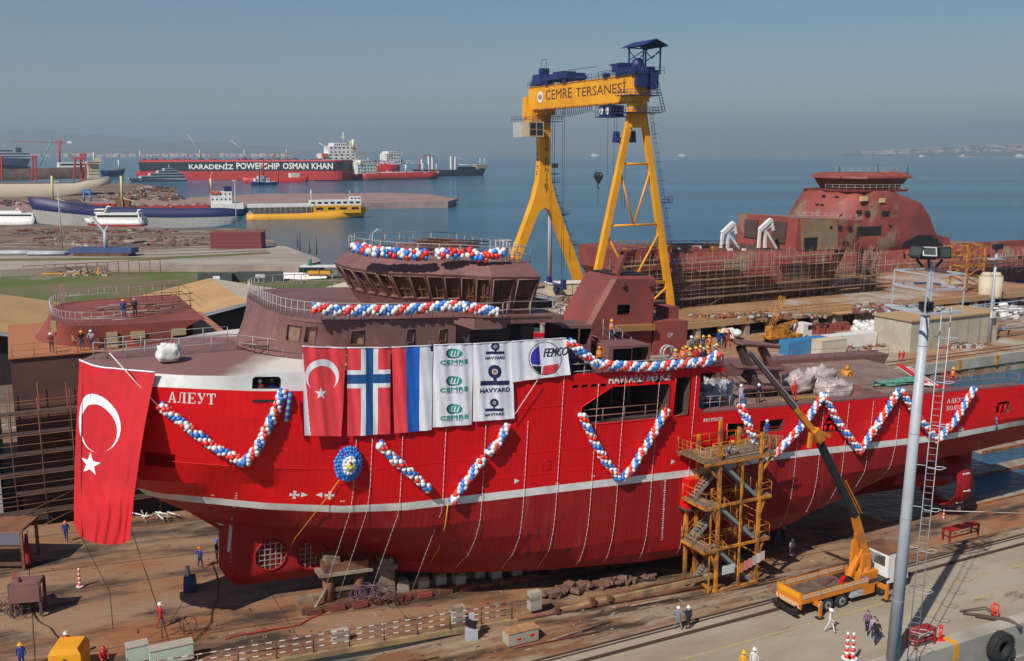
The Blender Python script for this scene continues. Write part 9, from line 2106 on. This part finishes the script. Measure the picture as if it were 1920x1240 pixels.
b = B(); b.loft([[Vector((p.x, -.25, p.z)) for p in q4], [Vector((p.x, .6, p.z)) for p in q4]]); b.build('side_opening', M_DARK, rb); blk(MB2, rb, 'side_opening', (1752, 448, 1758, 464), -.25, .3, M_DARK); blk(MB2, rb, 'side_opening', (1768, 473, 1781, 482), -.1, .2, M_DARK)
for k in range(3): blk(MB2, rb, 'side_opening', (1787+k*8, 474, 1792+k*8, 482), -.1, .2, M_DARK)
for k in range(5): blk(MB2, rb, 'side_opening', (1790+k*30, 476+k, 1796+k*30, 480+k), -.1, .2, M_DARK)
blk(MB2, rb, 'cargo_rail', (1785, 459, 2100, 468), 1, 3, M_PR)
scaffold(MY @ TR((96, 84.6, 3.3)), 70, 9.3, 2.0, 1.75, 'dense scaffolding wrapped round the red primed vessel, from the gantry crane to its bow', 1.5, .042, .8, cut=lambda u: 1.0 if u < .9 else .9)
scaffold(MY @ TR((164, 85, 3.3)) @ RZ(.9), 14, 8, 1.6, 1.5, 'pale scaffolding corner below the flared bow of the primed vessel', 2.5, .07, .4)
scaffold(MY @ TR((172, 110, .5)), 100, 5.4, 2.2, 1.5, 'long scaffolding along the icebreaker hull at the right picture edge', 1.5, .05, .8)
def lattice(M, w_, d_, h_, n, m, name, label, cat_, r=.12):
 s = root(name, M, label, cat_)
 for x in (0, w_):
  for y in (0, d_): b = B(); b.beam((x, y, 0), (x, y, h_), r*1.6); b.build('corner_post', m, s)
 b = B()
 for k in range(n):
  z0_, z1_ = h_*k/n, h_*(k+1)/n
  for y in (0, d_): b.beam((0, y, z1_), (w_, y, z1_), r); b.beam((0 if k % 2 else w_, y, z0_), (w_ if k % 2 else 0, y, z1_), r)
  for x in (0, w_): b.beam((x, 0, z1_), (x, d_, z1_), r)
 b.build('lattice', m, s); return s
c = YG(1806, 578, 0); lattice(MY @ TR((c.x, c.y, 0)), 5.5, 4, 13.5, 6, M_YEL2, 'access_tower', 'yellow lattice access tower beside the far scaffolding', 'tower', .22)
c = YG(1840, 640, 0); M = MY @ TR((c.x, c.y-1.5, 0)); r_ = root('lamp_post', M, 'slim grey lamp post beside the beige building, with floodlights on top', 'lamp post'); t = hit(1832, 470, 1, 0, M.inverted()).z; b = B(); b.pipe([(0, 0, 0), (0, 0, t)], .32, 8, .2); b.build('pole', M_GREY, r_); b = B(); b.bb(-1.3, 1.3, -.8, .8, t-1.8, t-1.6); railing(b, [(-1.3, -.8, t-1.8), (1.3, -.8, t-1.8)], 1, .6, .04); b.build('cage', M_GREY, r_); b = B(); b.bb(-1, 1, -.5, .2, t, t+.9); b.build('floodlight', M_BLACK, r_); b = B(); b.bb(-.5, .5, -.6, -.2, 4.5, 5.6); b.build('meter_box', M_SW, r_)
p0_ = YG(1683, 656, 0); p1_ = YG(1848, 640, 0); M = MY @ TR((p0_.x, p1_.y-1, 0)); r_ = root('storage_building', M, 'long beige flat-roofed building on the far quay behind the lamp mast', 'building'); Lb = p1_.x-p0_.x+1.5
b = B(); b.bb(0, Lb, 0, 8, 0, 5.2); b.build('wall', mat('beige_render', (.46, .42, .33), .8, 0, (.38, .34, .26), .3), r_); b = B(); b.bb(-.3, Lb+.3, -.3, 8.3, 5.2, 5.45); b.build('roof', mat('tan_flat_roof', (.42, .27, .14), .8), r_)
for k in range(6): b = B(); b.bb(2+k*3, 2.15+k*3, -.03, 0, 0, 5.2); b.build('joint', M_CONCD, r_)
def yprop(px, py, f, name, label, cat_, z=0): c = YG(px, py, z); b = B(); m_ = f(b); o_ = b.build(name, m_); o_.matrix_world = MY @ TR((c.x, c.y, z)); return tag(o_, label, cat_)
for k, (px, py) in enumerate(((1752, 648), (1793, 643), (1815, 642))): yprop(px, py, lambda b: (b.pipe([(0, 0, 0), (0, 0, 1.2)], .5, 10), b.pipe([(0, 0, 1.2), (0, 0, 1.26)], .53, 10), paint('drum_blue', (.02, .05, .18), .5))[-1], 'drum', ('left', 'middle', 'right')[k]+' of three blue drums in front of the beige building', 'drum')
for k, (px, py) in enumerate(((1702, 658), (1540, 668))): gbx = yprop(px, py, lambda b: (b.bb(0, 5.5, 0, 2.4, 0, 2.4), b.bb(-.05, 5.55, -.05, 2.45, 2.4, 2.5), M_CRM)[-1], 'site_cabin', ('cream site cabin left of the beige building', 'pale cabin beside the blue container')[k], 'cabin')
yprop(1478, 668, lambda b: (b.bb(0, 9, 0, 2.4, 0, 2.4, 0), b.bb(9, 20, 0, 2.4, 0, 2.4, 1), [paint('container_blue', (.04, .2, .42), .5), M_SW])[-1], 'shipping_container', 'blue and white shipping containers behind the cargo rail house', 'container')
for k, px in enumerate((1845, 1862)):
 c = YG(px, 580, 0); M = MY @ TR((c.x, c.y, 0)); r_ = root('silo_tank', M, ('left', 'right')[k]+' of two cream storage tanks on legs near the right edge', 'tank'); b = B(); b.pipe([(0, 0, 2.4), (0, 0, 3.0), (0, 0, 7.2)], 1.5, 12); b.pipe([(0, 0, 7.2), (0, 0, 8.0)], 1.5, 12, .8); b.build('vessel', M_CRM, r_)
 for s in (-1, 1): b = B(); b.beam((s*1.1, -1, 0), (s*1.0, -.8, 2.6), .2); b.build('leg', M_GREY, r_)
def bags(px0, py0, px1, py1, n, label, z=0):
 b = B(); P0 = G((px0+px1)/2, (py0+py1)/2, z)
 for k in range(n): p = G(R.uniform(px0, px1), R.uniform(py0, py1), z); s_ = R.uniform(.5, .95); b.sphere(p-P0+Vector((0, 0, .45+R.choice((0, 0, .8)))), s_, 8, 5, (1.1, .9, .8))
 for v in b.bm.verts: v.co += Vector((noise.noise(v.co*1.7), noise.noise(v.co*1.9), noise.noise(v.co*2.3)))*.25
 o_ = b.build('white_sacks', M_BAG); o_.location = P0; return tag(o_, label, 'sacks')
bags(1602, 616, 1676, 634, 70, 'large pile of white bulk sacks left of the beige building'); bags(1665, 566, 1720, 571, 18, 'row of white sacks beyond the beige building roof'); bags(1870, 560, 1925, 572, 30, 'white sacks beside the storage tanks'); bags(1350, 632, 1388, 640, 12, 'white sacks in front of the slipway wall columns'); bags(1850, 583, 1915, 600, 30, 'white sacks behind the steel rack at the right edge')
lattice(MY @ TR((YG(1858, 637, 0).x, YG(1858, 637, 0).y, 0)), 24, 5, 5.5, 3, M_GREY, 'steel_rack', 'grey steel storage rack right of the beige building', 'rack', .14)
for k in range(9): yprop(1515+R.uniform(0, 70), 622+R.uniform(-4, 6), lambda b: (b.bb(0, 1.6, 0, 1.2, 0, 1.4), b.bb(.2, 1.4, .2, 1, 1.4, 1.5, 1), [M_RPRIM, M_RUSTY])[-1], 'red_crate', 'dark red crate on the far quay by the truck crane', 'crate').__setitem__('group', 'red crates on the far quay')
yprop(1565, 612, lambda b: (b.bb(0, 16, 0, 4, 0, 2.6, 0), b.bb(-1, 9, -2, 4, 2.6, 2.8, 1), b.bb(2, 5, -.05, 0, 0, 2, 2), [M_CONC, M_TAN, M_DARK])[-1], 'workshop', 'low concrete workshop with a rusty awning under the scaffolding', 'workshop')
for a, l_, z in (((1500, 640, 1640, 660), None, .1), ((1730, 646, 1850, 652), None, .1), ((1290, 590, 1560, 596), None, 3.4), ((1050, 560, 1095, 590), None, 3.4), ((1600, 570, 1720, 590), None, 3.4), ((1730, 560, 1915, 600), None, .3), ((1600, 628, 1700, 650), None, .1)): rubble(*a, 130, [M_RUSTY, M_CONC, M_BROWND, M_RUSTY, M_GREY, M_WOOD, M_RPRIM], None, z, .2, .9, .5, 'yard_clutter')
for k, (px, py, col) in enumerate(((1686, 678, 'red'), (1693, 678, 'red'), (1890, 632, 'brown'))):
 c = YG(px, py, 0); person(MY @ Vector((c.x, c.y, 0)), .3*k, ['fold', 'stand', 'lean'][k], col, col, 'red', ('worker in red on the far quay, left of two beside the cabin', 'worker in red on the far quay, right of two beside the cabin', 'worker in brown bending on the far quay at right')[k])
c = YG(1444, 646, 0); M = MY @ TR((c.x, c.y, 0)); r_ = root('truck_crane', M, 'small yellow truck crane with lattice boom in front of the slipway wall columns', 'truck'); b = B(); b.bb(0, 7.5, 0, 2.4, .8, 1.3); b.bb(.5, 4.5, .3, 2.1, 1.3, 2.9); b.beam((1, 1.2, 2.6), (7, 1.2, 3.4), .5); b.build('crane_body', M_YEL2, r_); b = B(); b.bb(7.5, 9.6, 0, 2.4, .7, 3); b.build('cab', M_SW, r_); b = B(); b.bb(8.6, 9.65, -.03, 2.43, 1.9, 2.7); b.build('windscreen', M_GLASS, r_)
for x in (1.2, 5.5, 8.4):
 for y in (0, 2.1): b = B(); b.pipe([(x, y, .5), (x, y+.3, .5)], .5, 12); b.build('wheel', M_RUBBER, r_)
b = B()
for s in (-.5, .5):
 for q_ in (-.5, .5): b.tube((1.2+s*.4, 1.2+q_, 2.8), (3.4+s*.4, 1.2+q_, 8.2), .08, 4)
for k in range(9): t = k/9; b.tube((lerp(1, 3.2, t), .7, lerp(2.8, 8.2, t)), (lerp(1.4, 3.6, t+.1), 1.7, lerp(2.8, 8.2, t+.1)), .05, 4); b.tube((lerp(1.4, 3.6, t), .7, lerp(2.8, 8.2, t)), (lerp(1, 3.2, t+.1), .7, lerp(2.8, 8.2, t+.1)), .05, 4)
b.build('lattice_boom', M_YEL2, r_)
c = G(1030, 556, 3.3); r_ = gbox('site_office', 1030, 556, 3.0, (13, 4, 2.6), M_CRM, 'white site office near the far foot of the gantry crane', 'office', .2, (('window', (6, 8, -.05, 0, 1.0, 1.9), M_GLASS), ('window', (9.5, 11.5, -.05, 0, 1.0, 1.9), M_GLASS), ('roof', (-.2, 13.2, -.2, 4.2, 2.6, 2.75), M_SW)))
c = G(1030, 545, 1); M = TR(c); r_ = root('lamp_post', M, 'thin lamp post standing between the portal legs of the gantry crane', 'lamp post'); t = hit(1028, 315, 1, 0, M.inverted()).z; b = B(); b.pipe([(0, 0, 0), (0, 0, t)], .6, 8, .3); b.build('pole', M_GREY, r_); b = B(); b.bb(-2, 2, -1, 1, t-1.5, t-1.3); b.bb(-1.8, -.4, -.6, .4, t, t+1); b.bb(.4, 1.8, -.6, .4, t, t+1); b.build('head', M_BLACK, r_)
# distant ferries, hills and town
for k, (px, py, w_) in enumerate(((1114, 294, 22), (1278, 294, 22), (1412, 292, 10), (1728, 295, 16), (1812, 295, 32), (1912, 295, 24))):
 M = FR(G(px-w_/2, py, WZ), G(px+w_/2, py, WZ)); r_ = root('distant_ferry', M, ('tiny white ferry on the horizon behind the gantry crane hoist', 'tiny white ferry on the horizon right of the A-frame leg', 'smallest white boat on the horizon right of the crane', 'tiny white ferry off the right shore, above the icebreaker', 'long low barge-like boat on the horizon at right', 'tiny pale boat at the right edge of the horizon')[k], 'ferry')
 a, c = PX(M, px-w_/2, py), PX(M, px+w_/2, py); Lf = c.x-a.x; b = B(); b.loft([[(0, 0, 0), (0, Lf*.2, 0), (-Lf*.03, Lf*.2, Lf*.05), (-Lf*.03, 0, Lf*.05)], [(Lf, 0, 0), (Lf, Lf*.2, 0), (Lf*1.03, Lf*.2, Lf*.05), (Lf*1.03, 0, Lf*.05)]]); b.build('hull', M_SG, r_); s_ = 1 if k not in (2, 4) else .5
 b = B(); b.bb(Lf*.2, Lf*(.8 if k != 4 else .4), Lf*.03, Lf*.17, Lf*.05, Lf*(.05+.11*s_), taper=.9); b.bb(Lf*.3, Lf*(.65 if k != 4 else .38), Lf*.05, Lf*.15, Lf*(.05+.11*s_), Lf*(.05+.2*s_), taper=.8); b.build('superstructure', M_SW, r_)
M_HILL = mat('far_hillside', (.10, .12, .07), .9, 0, (.16, .14, .1), .001, .4, .6)
def hills(name, prof, y0, dep, seed):
 "prof: picture (x, height of the crest above the horizon in picture px); built at true distance"
 b = B(); n = 90; m_ = 7; V = []
 for i in range(n+1):
  px = lerp(prof[0][0], prof[-1][0], i/n); hp_ = interp(prof, px); x = (px-960)/F*y0/cT; zc = max(2, hp_/F*y0+30)
  col = []
  for j in range(m_+1):
   t = j/m_; k = math.sin(math.pi*t/1.2) if t < .6 else 1; k = min(1, t*1.7)**.8 if t < .6 else 1-.3*(t-.6)
   z = WZ-4+(zc+4)*k*(1+.18*noise.noise(Vector((i*.35, j*.7, seed)))) if j else WZ-4
   col.append(b.bm.verts.new((x*(1+t*dep/y0), y0+t*dep, z)))
  V.append(col)
 for i in range(n):
  for j in range(m_): b.bm.faces.new((V[i][j], V[i+1][j], V[i+1][j+1], V[i][j+1])).smooth = True
 return tag(b.build(name, M_HILL), kind='structure')
hills('hills', [(-200, 44), (0, 46), (60, 52), (150, 46), (250, 38), (340, 30), (430, 26), (520, 16), (640, 6), (760, 1)], 17000, 6000, 1)
hills('hills', [(-200, 7), (0, 8), (100, 6), (200, 7), (300, 5), (400, 7), (480, 6), (560, 1)], 11000, 1500, 2)
hills('hills', [(1560, 1), (1640, 5), (1700, 9), (1750, 14), (1800, 17), (1850, 18), (1920, 21), (2100, 26)], 13000, 3000, 3)
b = B()
for k in range(420):
 left = k < 170; px = R.uniform(-50, 540) if left else R.uniform(1590, 2000); y = R.uniform(10900, 11300) if left else R.uniform(13500, 15200)
 pf = interp([(1560, 1), (1640, 4), (1700, 8), (1800, 15), (1920, 19), (2100, 22)], px); f_ = (y-13000)/3000; z = 6 if left else WZ+(pf/F*13000+30)*min(1, (f_)*1.75)**.8
 s_ = R.uniform(16, 42); b.bb((px-960)/F*y/cT, (px-960)/F*y/cT+s_*1.6, y, y+s_, z-20, z+R.uniform(12, 30), R.randint(0, 1))
tag(b.build('far_town', [mat('town_pale', (.6, .52, .46), .8), mat('town_rose', (.5, .33, .28), .8)]), kind='stuff')
seams(M_PR, 4.5, 2.2, .8)
b = B()
for k in range(900):
 x = R.uniform(-20, 80); y = R.uniform(-10.4, -5) if k % 3 == 0 else (R.uniform(-15.8, -10.9) if k % 3 == 1 else R.uniform(-10, 16))
 z = (apz(x, y) if y < -10.7 else slipz(x)+bump(x, y, .09))+.03; s_ = R.uniform(.03, .11); b.box((x, y, z), (s_*R.uniform(1, 6), s_, s_*.5), Matrix.Rotation(R.choice((0, 1.57, R.uniform(0, 3))), 3, 'Z'), R.randint(0, 4))
for k in range(26):
 x = R.uniform(-14, 74); y = R.uniform(-15, -11) if k % 2 else R.uniform(-9, 12); z = (apz(x, y) if y < -10.7 else slipz(x))+.12; L_ = R.uniform(2, 7); a = R.uniform(-.12, .12); b.tube((x, y, z), (x+L_, y+L_*a, z-.06*L_*(y > -10.7)), R.uniform(.03, .07), 5, mi=R.randint(0, 4))
tag(b.build('yard_litter', [M_RUSTY, M_BROWND, M_WOOD, M_CONC, M_RPRIM], M=MY), kind='stuff')
b = B(); b.bb(-25500, 25500, -1500, 31500, -8.5, 760)
hz = bpy.data.materials.new('haze_air'); hz.use_nodes = True; nt = hz.node_tree; nt.nodes.clear(); ou = nd(nt, 'ShaderNodeOutputMaterial'); vp = nd(nt, 'ShaderNodeVolumePrincipled'); vp.inputs['Color'].default_value = (.68, .85, 1.0, 1); vp.inputs['Density'].default_value = 8.5e-5; vp.inputs['Anisotropy'].default_value = .2; nt.links.new(vp.outputs[0], ou.inputs['Volume'])
tag(b.build('haze', hz), kind='stuff')
